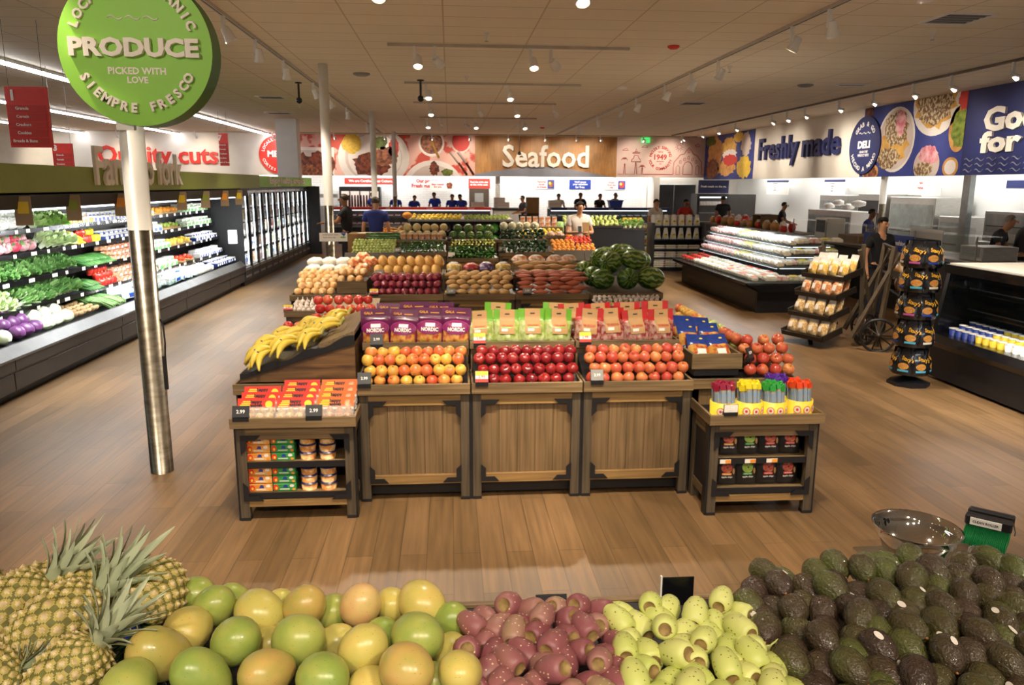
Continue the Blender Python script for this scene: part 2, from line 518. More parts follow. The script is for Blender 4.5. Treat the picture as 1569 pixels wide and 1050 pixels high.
# structural steel pipe columns: painted white above, bare steel below
def pipe_column(n, x, y, r, split):
    t = tag(put('column_%d' % n, None, (x, y, 0)), kind='structure')
    t['label'] = ['white pipe post with bare steel foot carrying the round green sign', 'white pipe post beside the glass door coolers',
                  'white pipe post behind the man in the blue polo shirt', 'white pipe post by the meat counter'][n - 1]
    MB().tube([(0, 0, 0), (0, 0, split)], r, 24, M_STEELR).build('steel_sleeve', t)
    MB().tube([(0, 0, split), (0, 0, CEIL)], r * 1.002, 24, M_WHITEM).build('painted_shaft', t)
    return t
pipe_column(1, -2.1, 5.47, 0.078, 1.735)
pipe_column(2, -2.19, 14.4, 0.085, 1.66)
pipe_column(3, -2.2, 23.3, 0.085, 1.55)
pipe_column(4, -2.22, 32.2, 0.085, 1.55)
struct('column_5', MB().box(-5.62, -4.95, 26.4, 27.0, 0, CEIL, M_WHITE))
# data cable on the nearest post
mb = MB()
mb.tube([(-2.015, 5.45, 1.12), (-1.995, 5.44, 1.08), (-1.992, 5.44, 0.95), (-2.0, 5.44, 0.86)], 0.006, 6, M_BLACK)
mb.box(-2.018, -1.996, 5.43, 5.45, 0.62, 0.86, M_BLACK)
tag(mb.build('power_cord'), 'black cord looping down the bare steel post', 'cord')

# ---- round green produce sign on the first post
t = thing('produce_sign', 'big round green produce sign with raised white letters on a post', 'sign', (-1.985, 5.36, 2.885))
R0 = 0.475
mb = MB()
pts = [(R0 * math.cos(2 * PI * i / 72), R0 * math.sin(2 * PI * i / 72)) for i in range(72)]
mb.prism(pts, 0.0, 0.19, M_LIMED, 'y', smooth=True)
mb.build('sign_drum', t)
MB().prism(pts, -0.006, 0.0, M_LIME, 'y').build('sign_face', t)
mb = MB()
F = face_y(0, -0.006, 0)
text(mb, 'PRODUCE', face_y(0, -0.006, 0.005), M_LETTER, h=0.118, w=0.80, d=0.03, off=0.045)
arc_text(mb, 'SIEMPRE FRESCO', F, M_LETTER, 0.365, math.radians(209), math.radians(331), 0.06, 0.022, 0.04, True)
arc_text(mb, 'LOCAL & ORGANIC', F, M_LETTER, 0.385, math.radians(158), math.radians(22), 0.06, 0.022, 0.04)
mb.build('raised_lettering', t)
mb = MB()
text(mb, 'PICKED WITH', face_y(0, -0.006, -0.135), M_LETTER, w=0.36, d=0.004, off=0.03)
text(mb, 'LOVE', face_y(0, -0.006, -0.19), M_LETTER, w=0.13, d=0.004, off=0.03)
for k in (-1, 0, 1):
    mb.tube([(k * 0.11 + (i / 12 - 0.5) * 0.09, -0.009, 0.185 + 0.011 * math.sin(2 * PI * i / 12)) for i in range(13)], 0.004, 6, M_LETTER)
mb.build('printed_lettering', t)
MB().box(-0.17, -0.06, 0.01, 0.18, -0.5, -0.44, M_WHITEM).build('bracket', t)

# ---- ceiling fixtures
def track(n, x0, y0, x1, y1, lab):
    mb = MB()
    w = 0.028
    mb.box(min(x0, x1) - (w if x0 == x1 else 0), max(x0, x1) + (w if x0 == x1 else 0), min(y0, y1) - (w if y0 == y1 else 0), max(y0, y1) + (w if y0 == y1 else 0), CEIL - 0.04, CEIL, M_TRACK)
    if x0 == x1:
        mb.box(x0 - 0.008, x0 + 0.008, y0, y1, CEIL - 0.042, CEIL - 0.04, M_BLACK)
    tag(mb.build('lighting_track'), lab, 'lighting track')
track(1, -2.75, -2, -2.75, 33, 'long ceiling track above the aisle beside the pipe posts')
track(2, 4.42, -2, 4.42, 33, 'long ceiling track between the produce islands and the deli island')
track(3, 9.4, 10, 9.2, 33, 'long ceiling track washing the navy and cream deli wall') if False else None
mb = MB().box(9.22, 9.28, 10, 32.5, CEIL - 0.04, CEIL, M_TRACKD)
tag(mb.build('lighting_track'), 'long ceiling track washing the deli wall with light', 'lighting track')
for i, y in enumerate((7.9, 12.2, 16.6, 20.5, 25.0, 33.1)):
    x0, x1 = (-0.9, 2.75) if i < 5 else (-16, 10.5)
    mb = MB().box(x0, x1, y - 0.028, y + 0.028, CEIL - 0.04, CEIL, M_TRACK)
    tag(mb.build('lighting_track'), ['short cross track nearest the front edge of the ceiling', 'short cross track with two pairs of spot heads', 'short cross track beside the black camera',
        'short cross track with small extra heads, third row back', 'short cross track before the rear wall, fourth row back', 'ceiling track running along the whole rear wall'][i], 'lighting track')

def spot_head(x, y, tgt, lit, label, big=True):
    t = thing('track_spotlight', label, 'spotlight', (x, y, CEIL - 0.04), 0, 'ceiling track spotlights')
    d = V(tgt) - V((x, y, 3.78)); d.normalize()
    s = 1.0 if big else 0.75
    MB().box(-0.022, 0.022, -0.022, 0.022, -0.2, 0, M_WHITEM).build('stem', t)
    q = d.to_track_quat('Z', 'Y').to_matrix().to_4x4()
    X = MX.Translation(V((0.05, 0, -0.22))) @ q
    mb = MB()
    mb.lathe([(0, -0.1 * s), (0.04 * s, -0.1 * s), (0.05 * s, -0.08 * s), (0.058 * s, 0.0), (0.075 * s, 0.07 * s), (0.075 * s, 0.09 * s), (0.066 * s, 0.088 * s), (0.062 * s, 0.07 * s)], 16, M_WHITEM, X)
    h = mb.build('head', t)
    if lit:
        MB().lathe([(0, 0.072 * s), (0.063 * s, 0.072 * s)], 16, M_LAMP, X).build('lens', h)
    return t
WHERE = {-2.75: 'on the track by the pipe posts', 4.42: 'on the track beside the deli island'}
cnt = {}
for (x, y, tg, w, dg) in TRACK_LIT:
    wh = WHERE.get(x, 'on the short cross tracks')
    cnt[wh] = cnt.get(wh, 0) + 1
    if x in WHERE:
        lab = 'white spotlight head, %s from the camera side, %s' % (ORD[cnt[wh] - 1], wh)
    else:
        lab = 'white spotlight head, %s counted from the camera side, %s' % (ORD[cnt[wh] - 1], wh)
    spot_head(x, y, tg, True, lab)  # the two added lamps get heads and labels here as well
for i, (x, y) in enumerate(WALL_LIT):
    spot_head(x, y, (11.2, y, 2.8), i % 2 == 0 or y < 19, 'small white wall spotlight, %s from the rear corner, on the deli wall track' % ORD[i], False)
for i, (x, y) in enumerate(BACK_LIT):
    spot_head(x, y, (x, 34, 2.6), i % 3 != 1, 'small white wall spotlight, %s from the meat sign side, on the rear track' % ORD[i], False)
for i, (x, y) in enumerate(((-0.2, 12.2), (1.55, 12.2), (0.75, 20.5), (2.7, 20.5), (-0.3, 25.0), (0.5, 25.0))):
    spot_head(x, y, (x + 1.5, y + 2, 2.5), False, 'unlit white spotlight head beside a lit one, %s from the camera side' % ORD[i])

def linear_light(x, y0, y1, lab):
    t = thing('linear_ceiling_light', lab, 'ceiling light', (x, y0, CEIL))
    MB().box(-0.07, 0.07, 0, y1 - y0, -0.06, 0, M_WHITEM).build('housing', t)
    MB().box(-0.05, 0.05, 0.01, y1 - y0 - 0.01, -0.1, -0.06, M_TUBE).build('diffuser', t)
linear_light(-7.5, 8, 17.2, 'long white linear light behind the round green sign, the near length')
linear_light(-7.5, 18.2, 34, 'long white linear light ending near the quality cuts lettering')
linear_light(-11.2, 10, 21.5, 'long white linear light above aisle sign one, second line from the case')
linear_light(-11.2, 22.3, 34.5, 'long white linear light, second line from the produce case, far length')
linear_light(-15.0, 14, 29, 'long white linear light, third line from the case, near length')
linear_light(-15.0, 30, 35.5, 'long white linear light, third line from the case, far length')

def dome_camera(x, y, lab):
    t = thing('security_camera', lab, 'camera', (x, y, CEIL))
    MB().lathe([(0, 0), (0.07, 0), (0.07, -0.02), (0, -0.02)], 12, M_BLACK).build('mount_plate', t)
    MB().tube([(0, 0, -0.02), (0, 0, -0.3)], 0.022, 10, M_BLACK).build('drop_pole', t)
    MB().ball((0, 0, -0.36), 0.065, 14, 10, M_BLACKG).build('lens_ball', t)
dome_camera(-3.1, 17.0, 'black ceiling camera on a short pole beside the white pipe post')
dome_camera(-0.56, 16.3, 'black ceiling camera on a short pole by the cross track')
for x, y, r, m, lab in ((3.37, 11.97, 0.09, M_RED, 'dark red smoke detector above the produce islands'), (3.39, 28.9, 0.09, M_RED, 'small dark red detector far back above the seafood sign'),
                        (-1.64, 15.5, 0.16, M_GREY, 'flat round grey ceiling speaker near the second pipe post'), (7.34, 16.1, 0.16, M_GREY, 'flat round grey ceiling speaker toward the deli wall'),
                        (3.72, 17.0, 0.11, M_WHITEM, 'white ceiling detector near the deli island track')):
    mb = MB().lathe([(0, 0), (r, 0), (r, -0.025), (r * 0.6, -0.05), (0, -0.055)], 20, m, MX.Translation(V((0, 0, 0))))
    tag(mb.build('ceiling_detector' if r < 0.15 else 'ceiling_speaker', loc=(x, y, CEIL)), lab, 'detector' if r < 0.15 else 'speaker')
for i, (x, y) in enumerate(((0.53, 11.25), (0.35, 15.7), (4.9, 13.8), (-3.9, 12.2), (-4.0, 22.0), (6.5, 10.5))):
    t = thing('fire_sprinkler', 'small white sprinkler head hanging under the ceiling, %s from the produce side' % ORD[i], 'sprinkler', (x, y, CEIL), 0, 'ceiling sprinklers')
    MB().lathe([(0, 0), (0.045, 0), (0.03, -0.04), (0.012, -0.05), (0.012, -0.11), (0, -0.11)], 10, M_WHITEM).build('body', t)
    MB().lathe([(0, -0.112), (0.028, -0.112), (0.028, -0.118), (0, -0.118)], 10, M_STEEL).build('deflector', t)
def vent(x, y, sx, sy, lab):
    t = thing('ceiling_vent', lab, 'vent', (x, y, CEIL))
    mb = MB()
    for a in (-1, 1):
        mb.box(-sx, sx, a * sy - 0.03, a * sy + 0.03, -0.015, 0, M_WHITEM)
        mb.box(a * sx - 0.03, a * sx + 0.03, -sy, sy, -0.015, 0, M_WHITEM)
    mb.build('frame', t)
    mb = MB().box(-sx, sx, -sy, sy, -0.004, 0, M_BLACK)
    for i in range(5):
        yy = -sy + (i + 0.5) * 2 * sy / 5
        mb.box(-sx, sx, yy - 0.02, yy + 0.02, -0.012, -0.004, M_GREY)
    mb.build('grille', t)
vent(6.3, 9.7, 0.3, 0.3, 'square ceiling vent above the refrigerated glass case')
vent(6.19, 20.0, 0.3, 0.3, 'square ceiling vent above the deli counter')
vent(8.27, 16.0, 0.3, 0.12, 'narrow dark ceiling slot near the deli wall track')
vent(-5.04, 24.3, 0.35, 0.3, 'dark slatted ceiling vent just before the square white pillar')
vent(-4.3, 19.95, 0.3, 0.3, 'square ceiling vent above the glass door coolers')
t = thing('hanging_microphone', 'thin white rod hanging from the ceiling before the seafood sign', 'pendant', (2.35, 26.5, CEIL))
MB().tube([(0, 0, 0), (0, 0, -0.95)], 0.012, 6, M_WHITEM).build('rod', t)
MB().lathe([(0, -0.95), (0.03, -0.96), (0.07, -1.06), (0, -1.08)], 12, M_GREY).build('bell', t)

# ---- hanging red aisle signs
def aisle_sign(name, x, y, z0, z1, w, rz, num, lab, n=5):
    t = thing(name, lab, 'aisle sign', (x, y, z0), rz)
    H_ = z1 - z0
    MB().box(-w / 2, w / 2, 0, 0.05, 0, H_, M_RED).build('board', t)
    mb = MB()
    words = ('Breads & Buns', 'Cookies', 'Crackers', 'Cereals', 'Granola')
    for i in range(n):
        zz = H_ * (0.04 + 0.135 * i)
        mb.box(-w / 2 * 0.94, w / 2 * 0.9, -0.008, 0, zz, zz + H_ * 0.118, M_REDP)
    mb.build('slat_panel', t)
    mb = MB()
    for i in range(n):
        zz = H_ * (0.04 + 0.135 * i) + H_ * 0.06
        text(mb, words[i], face_y(-w * 0.12, -0.009, zz + 0.006), M_LETTER, h=H_ * 0.05, d=0.003)
    text(mb, num, face_y(-w * 0.33, -0.001, H_ * 0.86), M_LETTER, h=H_ * 0.18, d=0.01, off=0.04)
    mb.build('lettering', t)
    mb = MB()
    for a in (-0.42, 0.42):
        mb.tube([(a * w, 0.025, H_), (a * w, 0.025, CEIL - z0)], 0.004, 5, M_GREY)
    mb.build('hanger_wire', t)
aisle_sign('aisle_sign', -5.52, 11.0, 2.5, 3.27, 0.52, 0.0, '1', 'red hanging sign with the number one and five lines')
aisle_sign('aisle_sign', -7.1, 15.2, 2.15, 2.75, 0.35, 0.0, '3', 'red hanging sign just below and behind sign one')
aisle_sign('aisle_sign', -7.08, 18.0, 2.47, 3.1, 0.22, 0.0, '2', 'narrow red hanging sign with a two beside the white post')
aisle_sign('aisle_sign', -6.63, 24.0, 2.55, 3.48, 0.26, 0.0, '7', 'narrow red hanging sign at the end of the cuts lettering')

# ================================================================ WALL GRAPHICS
def blob(mb, cx, cz, rx, rz, m, y, seed=0, n=22, j=0.18, d=0.004, side=False):
    r = random.Random(seed)
    pts = []
    for i in range(n):
        a = 2 * PI * i / n
        k = 1 + r.uniform(-j, j)
        pts.append((cx + rx * k * math.cos(a), cz + rz * k * math.sin(a)))
    mb.prism(pts, y - d, y, m, 'x' if side else 'y')
def wall_words(name, txt, X, m, lab, h=None, w=None, d=0.06, off=0.03):
    mb = MB(); text(mb, txt, X, m, h, w, d, off)
    return tag(mb.build(name), lab, 'lettering')
wall_words('wall_lettering', 'Quality cuts', face_y(-12.05, 34.0, 3.08), M_RED, 'red raised quality cuts lettering on the rear wall', h=0.95, w=4.85, d=0.08, off=0.02)
t = thing('meat_sign', 'round red meat sign half hidden by the square white pillar', 'sign', (-7.15, 33.94, 3.24))
MB().disc((0, 0.06, 0), 0.8, 0.8, M_RED, n=40, d=0.06).build('sign_face', t)
mb = MB()
text(mb, 'MEAT', face_y(0, 0, 0.02), M_WHITEL, h=0.27, d=0.02, off=0.04)
arc_text(mb, 'LOCALLY SOURCED', face_y(0, 0, 0), M_WHITEL, 0.64, math.radians(165), math.radians(15), 0.12, 0.01)
arc_text(mb, 'CORTES FRESCOS', face_y(0, 0, 0), M_WHITEL, 0.64, math.radians(200), math.radians(340), 0.12, 0.01, inner=True)
mb.build('lettering', t)

# meat mural
x0, x1, z0, z1, y = -6.75, 1.1, 2.39, 4.08, 34.0
mb = MB().box(x0, x1, y - 0.02, y, z0, z1, M_CHECK)
Y = y - 0.02
def C(cx, cz, rx, rz, m, k, seed=None, j=0.16):
    yy = Y - 0.004 * k
    pts = []
    r = random.Random(seed or 1)
    n = 30
    for i in range(n):
        a = 2 * PI * i / n
        q = 1 + (r.uniform(-j, j) if seed else 0)
        pts.append((min(x1, max(x0, cx + rx * q * math.cos(a))), min(z1, max(z0, cz + rz * q * math.sin(a)))))
    mb.prism(pts, yy - 0.004, yy, m, 'y')
mb.box(x0, -4.85, Y - 0.004, Y, z0, 3.55, M_PLATE)
mb.box(x0, -5.05, Y - 0.008, Y - 0.004, z0, 3.42, M_PLATE2)
C(-6.2, 2.75, 0.62, 0.55, M_MEAT, 2, 3); C(-5.45, 2.72, 0.6, 0.62, M_MEAT, 3, 5); C(-5.9, 2.55, 0.35, 0.3, M_MEAT2, 4, 6)
C(-3.2, 3.15, 1.5, 1.3, M_PLATE, 1); C(-3.2, 3.15, 1.2, 1.05, M_PLATE2, 2); C(-3.15, 3.13, 1.12, 0.98, M_PLATE, 3)
C(-4.1, 3.72, 0.42, 0.42, M_CORN, 4, 4, 0.08); C(-3.3, 2.85, 0.8, 0.5, M_MEAT, 4, 8); C(-2.7, 3.2, 0.55, 0.4, M_MEAT2, 5, 9); C(-2.9, 3.75, 0.3, 0.26, M_VEG, 5, 10); C(-2.35, 3.55, 0.2, 0.45, M_REDP, 5, 11)
C(-0.75, 3.75, 0.55, 0.55, M_PLATE, 1); C(-0.75, 3.78, 0.47, 0.47, M_MEAT2, 2); C(0.5, 3.85, 0.45, 0.5, M_PLATE2, 1); C(0.5, 3.85, 0.38, 0.42, M_REDP, 2)
C(-0.7, 2.0, 1.25, 1.05, M_PLATE, 2); C(-0.7, 2.0, 1.0, 0.85, M_PLATE2, 3); C(-0.65, 2.7, 0.2, 0.3, M_MEAT, 4, 12); C(-0.1, 2.55, 0.25, 0.15, M_VEG, 4, 13)
for a, b in (((-0.75, 3.85), (-0.45, 3.15)), ):
    mb.tube([(a[0], Y - 0.03, a[1]), (b[0], Y - 0.03, b[1])], 0.05, 6, M_TACO)
for q in (0.0, 0.32):
    mb.tube([(0.05 + q, Y - 0.015, 3.4), (0.4 + q, Y - 0.015, 2.95)], 0.06, 6, M_PLATE2)
    mb.tube([(0.4 + q, Y - 0.015, 2.95), (0.75 + q * 0.9, Y - 0.015, 2.45)], 0.045, 6, M_MEAT)
tag(mb.build('wall_mural'), 'long red food mural of grilled meat plates on checked cloth', 'mural')
# seafood panel
mb = MB().box(1.1, 7.26, 33.97, 34.0, 2.39, 4.08, M_OAK)
pts = [(1.1, 2.39)] + [(1.1 + 6.16 * i / 30, 2.52 + 0.24 * math.sin(PI * i / 30 * 1.15 + 0.1) - 0.05 * math.cos(5.2 * i / 30)) for i in range(31)] + [(7.26, 2.39)]
mb.prism(pts, 33.955, 33.97, M_GREYW, 'y')
tag(mb.build('wall_mural'), 'oak plank wall panel with a grey wave under the seafood lettering', 'wall panel')
wall_words('wall_lettering', 'Seafood', face_y(4.15, 33.95, 3.25), M_LETTER, 'big cream seafood lettering on the oak panel', h=0.95, w=3.75, d=0.09, off=0.02)
# community mural, red line drawing
mb = MB().box(7.26, 11.2, 33.97, 34.0, 2.39, 4.06, M_PINK)
def line(pts, closed=False, r=0.014):
    mb.tube([(p[0], 33.965, p[1]) for p in pts], r, 5, M_REDP, closed)
bx = lambda u: 7.3 + (u - 945) / 150.0 * 3.85       # along the wall
bz = lambda v: 4.06 - (v - 209) / 62.0 * 1.65       # up the wall
def B(*p): return [(bx(u), bz(v)) for u, v in p]
line(B((946, 267), (956, 267), (957, 250))); line(B((958, 250), (959, 267), (975, 267), (976, 248))); line(B((977, 248), (979, 267), (987, 267), (987.5, 256))); line(B((988.5, 256), (989, 267), (1042, 267)))
line(B((1042, 267), (1042, 255), (1043, 247), (1054, 235), (1060, 234), (1064, 228), (1068, 224), (1072, 228), (1076, 234), (1082, 236), (1091, 247), (1091, 267), (1096, 267)))
for u, v in ((957, 243), (988, 255)):
    for a in range(7):
        an = PI * a / 6
        line(B((u, v), (u + 3.5 * math.cos(an), v - 2.5 * math.sin(an) - 1), (u + 5.5 * math.cos(an), v - 1.5 * math.sin(an) + 1.5)), r=0.01)
line(B((969, 247), (985, 247), (984, 243), (982, 242), (980, 237), (974, 237), (972, 242), (970, 243), (969, 247)))
line(B((971, 234), (983, 234), (983, 232), (971, 232), (971, 234))); line(B((975, 231), (979, 231), (977, 226), (975, 231)))
for u, v in ((958, 229), (991, 224)):
    line(B((u - 5, v), (u + 5, v), (u + 4, v - 2), (u + 1, v - 3), (u - 2, v - 2), (u - 5, v)), r=0.01)
for i in range(10):
    a = 2 * PI * i / 10
    line(B((1051 + 5 * math.cos(a), 223 + 5 * math.sin(a)), (1051 + 7 * math.cos(a), 223 + 7 * math.sin(a))), r=0.01)
line([(bx(1051) + 0.09 * math.cos(2 * PI * i / 16), bz(223) + 0.09 * math.sin(2 * PI * i / 16)) for i in range(16)], True, 0.01)
line(B((1059, 267), (1059, 254), (1062, 248), (1067, 246), (1072, 248), (1075, 254), (1075, 267), (1059, 267)))
for u in (1050, 1084):
    line(B((u - 3, 267), (u - 3, 255), (u, 252), (u + 3, 255), (u + 3, 267), (u - 3, 267)), r=0.011)
for u, v in ((1054, 247), (1061, 243), (1068, 240), (1075, 243), (1081, 247), (1068, 230)):
    line(B((u - 1.5, v + 2), (u - 1.5, v - 2), (u, v - 3), (u + 1.5, v - 2), (u + 1.5, v + 2), (u - 1.5, v + 2)), r=0.01)
line(B((1078, 220), (1084, 218), (1087, 221), (1081, 223), (1078, 220)), r=0.012)
cx, cz = bx(1019), bz(240)
arc_text(mb, 'PROUDLY SERVING', face_y(cx, 33.97, cz), M_REDP, 0.44, math.radians(170), math.radians(12), 0.12, 0.012)
arc_text(mb, 'YOUR COMMUNITY', face_y(cx, 33.97, cz), M_REDP, 0.48, math.radians(196), math.radians(344), 0.12, 0.012, inner=True)
text(mb, '1949', face_y(cx, 33.97, cz + 0.02), M_REDP, h=0.24, d=0.012, off=0.03)
text(mb, 'SINCE', face_y(cx, 33.97, cz + 0.24), M_REDP, h=0.06, d=0.01)
text(mb, 'RIVERSIDE,', face_y(cx, 33.97, cz - 0.17), M_REDP, h=0.06, d=0.01)
text(mb, 'CA', face_y(cx, 33.97, cz - 0.27), M_REDP, h=0.06, d=0.01)
tag(mb.build('wall_mural'), 'pale pink wall panel with red line drawings and the year 1949', 'mural')
t = thing('exit_sign', 'small glowing green exit sign above the pink mural', 'exit sign', (8.5, 33.9, 3.86))
MB().box(-0.18, 0.18, -0.02, 0.06, 0, 0.2, mat('exit_green', '#3fd06a', 0.4, es=1.6)).build('box', t)
mb = MB(); text(mb, 'EXIT', face_y(0, -0.02, 0.1), M_WHITEL, h=0.13, d=0.004); mb.build('lettering', t)

# deli wall, readable from the aisle; wall plane x = 11.2
WX = 11.2
def S(mb, cy, cz, ry, rz, m, k, seed=None, j=0.16, lim=(0, 99)):
    r = random.Random(seed or 1); n = 30; pts = []
    for i in range(n):
        a = 2 * PI * i / n
        q = 1 + (r.uniform(-j, j) if seed else 0)
        pts.append((min(lim[1], max(lim[0], cy + ry * q * math.cos(a))), min(4.09, max(2.3, cz + rz * q * math.sin(a)))))
    mb.prism(pts, WX - 0.02 - 0.004 * (k + 1), WX - 0.02 - 0.004 * k, m, 'x')
mb = MB().box(WX - 0.02, WX, 28.4, 33.95, 2.3, 4.09, M_CLOTHB)
L_ = (28.4, 33.95)
for cy, cz, ry, rz, m, k, sd in ((32.6, 3.3, 0.9, 0.8, M_BREADP, 1, 21), (32.9, 2.75, 0.8, 0.4, M_MEAT2, 2, 22), (31.0, 3.55, 0.8, 0.42, M_TACO, 1, 23), (30.9, 3.25, 0.75, 0.22, M_PLATE, 2, 24), (30.8, 3.05, 0.8, 0.22, M_REDP, 3, 25),
                               (31.2, 2.75, 1.0, 0.3, M_BREADP, 2, 26), (29.3, 2.75, 0.7, 0.42, M_CORN, 1, 27), (29.2, 3.6, 0.5, 0.45, M_PLATE2, 1, 28), (30.0, 3.9, 0.5, 0.2, M_CORN, 2, 29), (33.2, 3.9, 0.6, 0.2, M_VEG, 2, 30)):
    S(mb, cy, cz, ry, rz, m, k, sd, 0.14, L_)
tag(mb.build('wall_mural'), 'sandwich food mural in the rear corner of the deli wall', 'mural')
wall_words('wall_lettering', 'Freshly made', face_mx(WX, 24.85, 3.2), M_NAVY, 'raised navy lettering reading freshly made on cream wall', h=0.98, w=5.9, d=0.09, off=0.02)
t = thing('deli_sign', 'round navy deli sign between the cream wall and the taco mural', 'sign', (WX, 20.55, 3.13))
MB().disc((0, 0, 0), 0.78, 0.76, M_NAVY, 'x', 44, 0.07).build('sign_face', t)
mb = MB()
G = face_mx(-0.07, 0, 0)
text(mb, 'DELI', face_mx(-0.07, 0, 0.02), M_WHITEL, h=0.2, w=0.62, d=0.012, off=0.05)
text(mb, 'GRAB THE', face_mx(-0.07, 0, -0.17), M_WHITEL, w=0.42, d=0.006)
text(mb, 'PERFECT BITE', face_mx(-0.07, 0, -0.26), M_WHITEL, w=0.56, d=0.006)
arc_text(mb, 'GRAB & GO', G, M_WHITEL, 0.56, math.radians(140), math.radians(40), 0.12, 0.008)
arc_text(mb, 'HECHO A MANO', G, M_WHITEL, 0.62, math.radians(207), math.radians(333), 0.12, 0.008, inner=True)
for k in (-1, 0, 1):
    mb.tube([(-0.075, -(k * 0.2 + (i / 10 - 0.5) * 0.17), 0.32 + 0.02 * math.sin(2 * PI * i / 10)) for i in range(11)], 0.012, 5, M_WHITEL)
mb.build('lettering', t)
mb = MB().box(WX - 0.02, WX, 16.5, 20.75, 2.3, 4.09, M_CLOTHB)
L_ = (16.5, 20.75)
for cy, cz, ry, rz, m, k, sd in ((19.15, 3.2, 0.83, 0.8, M_PLATE, 1, None), (19.15, 3.2, 0.76, 0.73, M_PLATE2, 2, None), (19.2, 3.05, 0.62, 0.45, M_TACO, 3, 31), (19.15, 3.45, 0.55, 0.42, M_FILL, 4, 32), (19.4, 2.75, 0.5, 0.25, M_FILL, 4, 33), (18.95, 3.6, 0.2, 0.3, M_ONIONP, 5, 34),
                               (17.6, 3.95, 0.9, 0.75, M_PLATE, 1, None), (17.65, 3.95, 0.75, 0.62, M_TACO, 2, 35), (17.65, 3.9, 0.62, 0.45, M_FILL, 3, 36), (17.75, 2.55, 0.5, 0.4, M_PLATE2, 1, None), (17.7, 2.75, 0.36, 0.25, M_ONIONP, 2, 37), (17.85, 2.45, 0.35, 0.18, M_FILL, 3, 38),
                               (16.85, 2.48, 0.28, 0.22, M_BREADP, 1, None), (16.85, 2.48, 0.2, 0.16, M_PLATE, 2, None), (16.7, 3.3, 0.34, 0.5, M_BREADP, 1, None), (16.65, 3.3, 0.3, 0.42, M_SALAD, 2, 39), (20.2, 2.42, 0.4, 0.22, M_BREADP, 1, None), (20.2, 2.4, 0.32, 0.16, M_MEAT2, 2, 40), (20.5, 4.0, 0.2, 0.3, M_MEAT, 1, 41), (16.6, 3.95, 0.2, 0.25, M_REDP, 2, 42)):
    S(mb, cy, cz, ry, rz, m, k, sd, 0.15, L_)
tag(mb.build('wall_mural'), 'food mural of tacos and bowls on blue cloth beside the deli sign', 'mural')
t = thing('wall_banner', 'navy wall panel with big cream words and wavy lines', 'wall panel', (WX, 0, 0))
MB().box(-0.02, 0, 8.0, 16.5, 2.3, 4.09, M_NAVY).build('panel', t)
mb = MB()
text(mb, 'Good food', face_mx(-0.02, 13.9, 3.42), M_LETTER, h=0.5, w=3.9, d=0.05, off=0.045)
text(mb, 'for good', face_mx(-0.02, 14.25, 2.9), M_LETTER, h=0.56, w=3.3, d=0.05, off=0.045)
mb.build('raised_lettering', t)
mb = MB()
for r_ in range(3):
    for k in range(18):
        yy = 16.25 - k * 0.36
        mb.tube([(-0.026, yy - (i / 8 - 0.5) * 0.27, 2.62 - r_ * 0.115 + 0.03 * math.sin(2 * PI * i / 8 + 0.4)) for i in range(9)], 0.012, 4, M_GREYW)
mb.build('wave_line', t)

# ---- rear kitchen wall, under the soffit
def wall_sign(x0_, x1_, z0_, z1_, y_, base, lines, lab, lm=None, pic=None, h=0.09):
    t = thing('wall_sign', lab, 'sign', ((x0_ + x1_) / 2, y_, z0_))
    w = x1_ - x0_; hh = z1_ - z0_
    MB().box(-w / 2, w / 2, -0.03, 0, 0, hh, base).build('board', t)
    mb = MB()
    n = len(lines)
    off = -w * 0.17 if pic else 0
    for i, s_ in enumerate(lines):
        text(mb, s_, face_y(off, -0.03, hh * (0.5 + (n / 2 - i - 0.5) * 0.27)), lm or M_WHITEL, w=min(w * (0.5 if pic else 0.84), 0.55 * h * len(s_)), d=0.005, off=0.03)
    mb.build('lettering', t)
    if pic:
        mb = MB().box(w * 0.14, w * 0.48, -0.034, -0.03, hh * 0.04, hh * 0.96, pic[0])
        blob(mb, w * 0.31, hh * 0.5, w * 0.12, hh * 0.33, pic[1], -0.034, 5)
        blob(mb, w * 0.26, hh * 0.62, w * 0.06, hh * 0.16, pic[2], -0.038, 6)
        mb.build('picture', t)
    return t
YB = 36.2
wall_sign(-4.75, -2.4, 2.05, 2.3, YB, M_RED, ['We are Certified Meat Cutters.'], 'long red sign about certified meat cutters on rear tile wall', h=0.16)
wall_words('wall_lettering', 'Our promise', face_y(-0.98, YB, 2.17), M_REDP, 'red our promise lettering on the rear tile wall', h=0.2, d=0.01)
wall_words('wall_lettering', 'Fresh guaranteed', face_y(-0.95, YB, 1.95), M_REDP, 'red fresh guaranteed lettering on the rear tile wall', h=0.22, d=0.01)
wall_sign(-0.9, 0.2, 1.76, 2.2, YB - 0.35, M_SIGNW, ['Slow roasted', 'for you'], 'white sign with a roast picture before the red promise words', M_REDP, (M_SIGNW, M_MEAT, M_MEAT2))
wall_sign(0.87, 1.85, 1.86, 2.3, YB, M_RED, ['Find the right size', 'at the right cost.'], 'red sign above the brown door beside the meat counter')
wall_sign(3.95, 4.85, 1.85, 2.28, YB, M_SIGNW, ['Favorite', 'foods', 'to freeze'], 'white picture sign nearest the brown door, seafood kitchen wall', M_REDP, (M_CLOTHB, M_MEAT2, M_CORN))
wall_sign(5.55, 6.55, 1.85, 2.28, YB, M_BLUE, ["We'll steam", 'your selection', 'for free.'], 'blue sign in the middle of the seafood kitchen wall')
wall_sign(7.2, 8.2, 1.83, 2.26, YB, M_SIGNW, ['Fresh', 'from the', 'sea'], 'white picture sign nearest the dark double door', M_REDP, (M_CLOTHB, M_REDP, M_TACO))
M_BROWN = mat('brown_door', '#4a3c30', 0.5)
t = tag(put('door_1', None, (1.35, YB, 0)), kind='structure')
MB().box(-0.45, 0.45, -0.06, 0, 0, 1.85, M_BROWN).build('door_leaf', t)
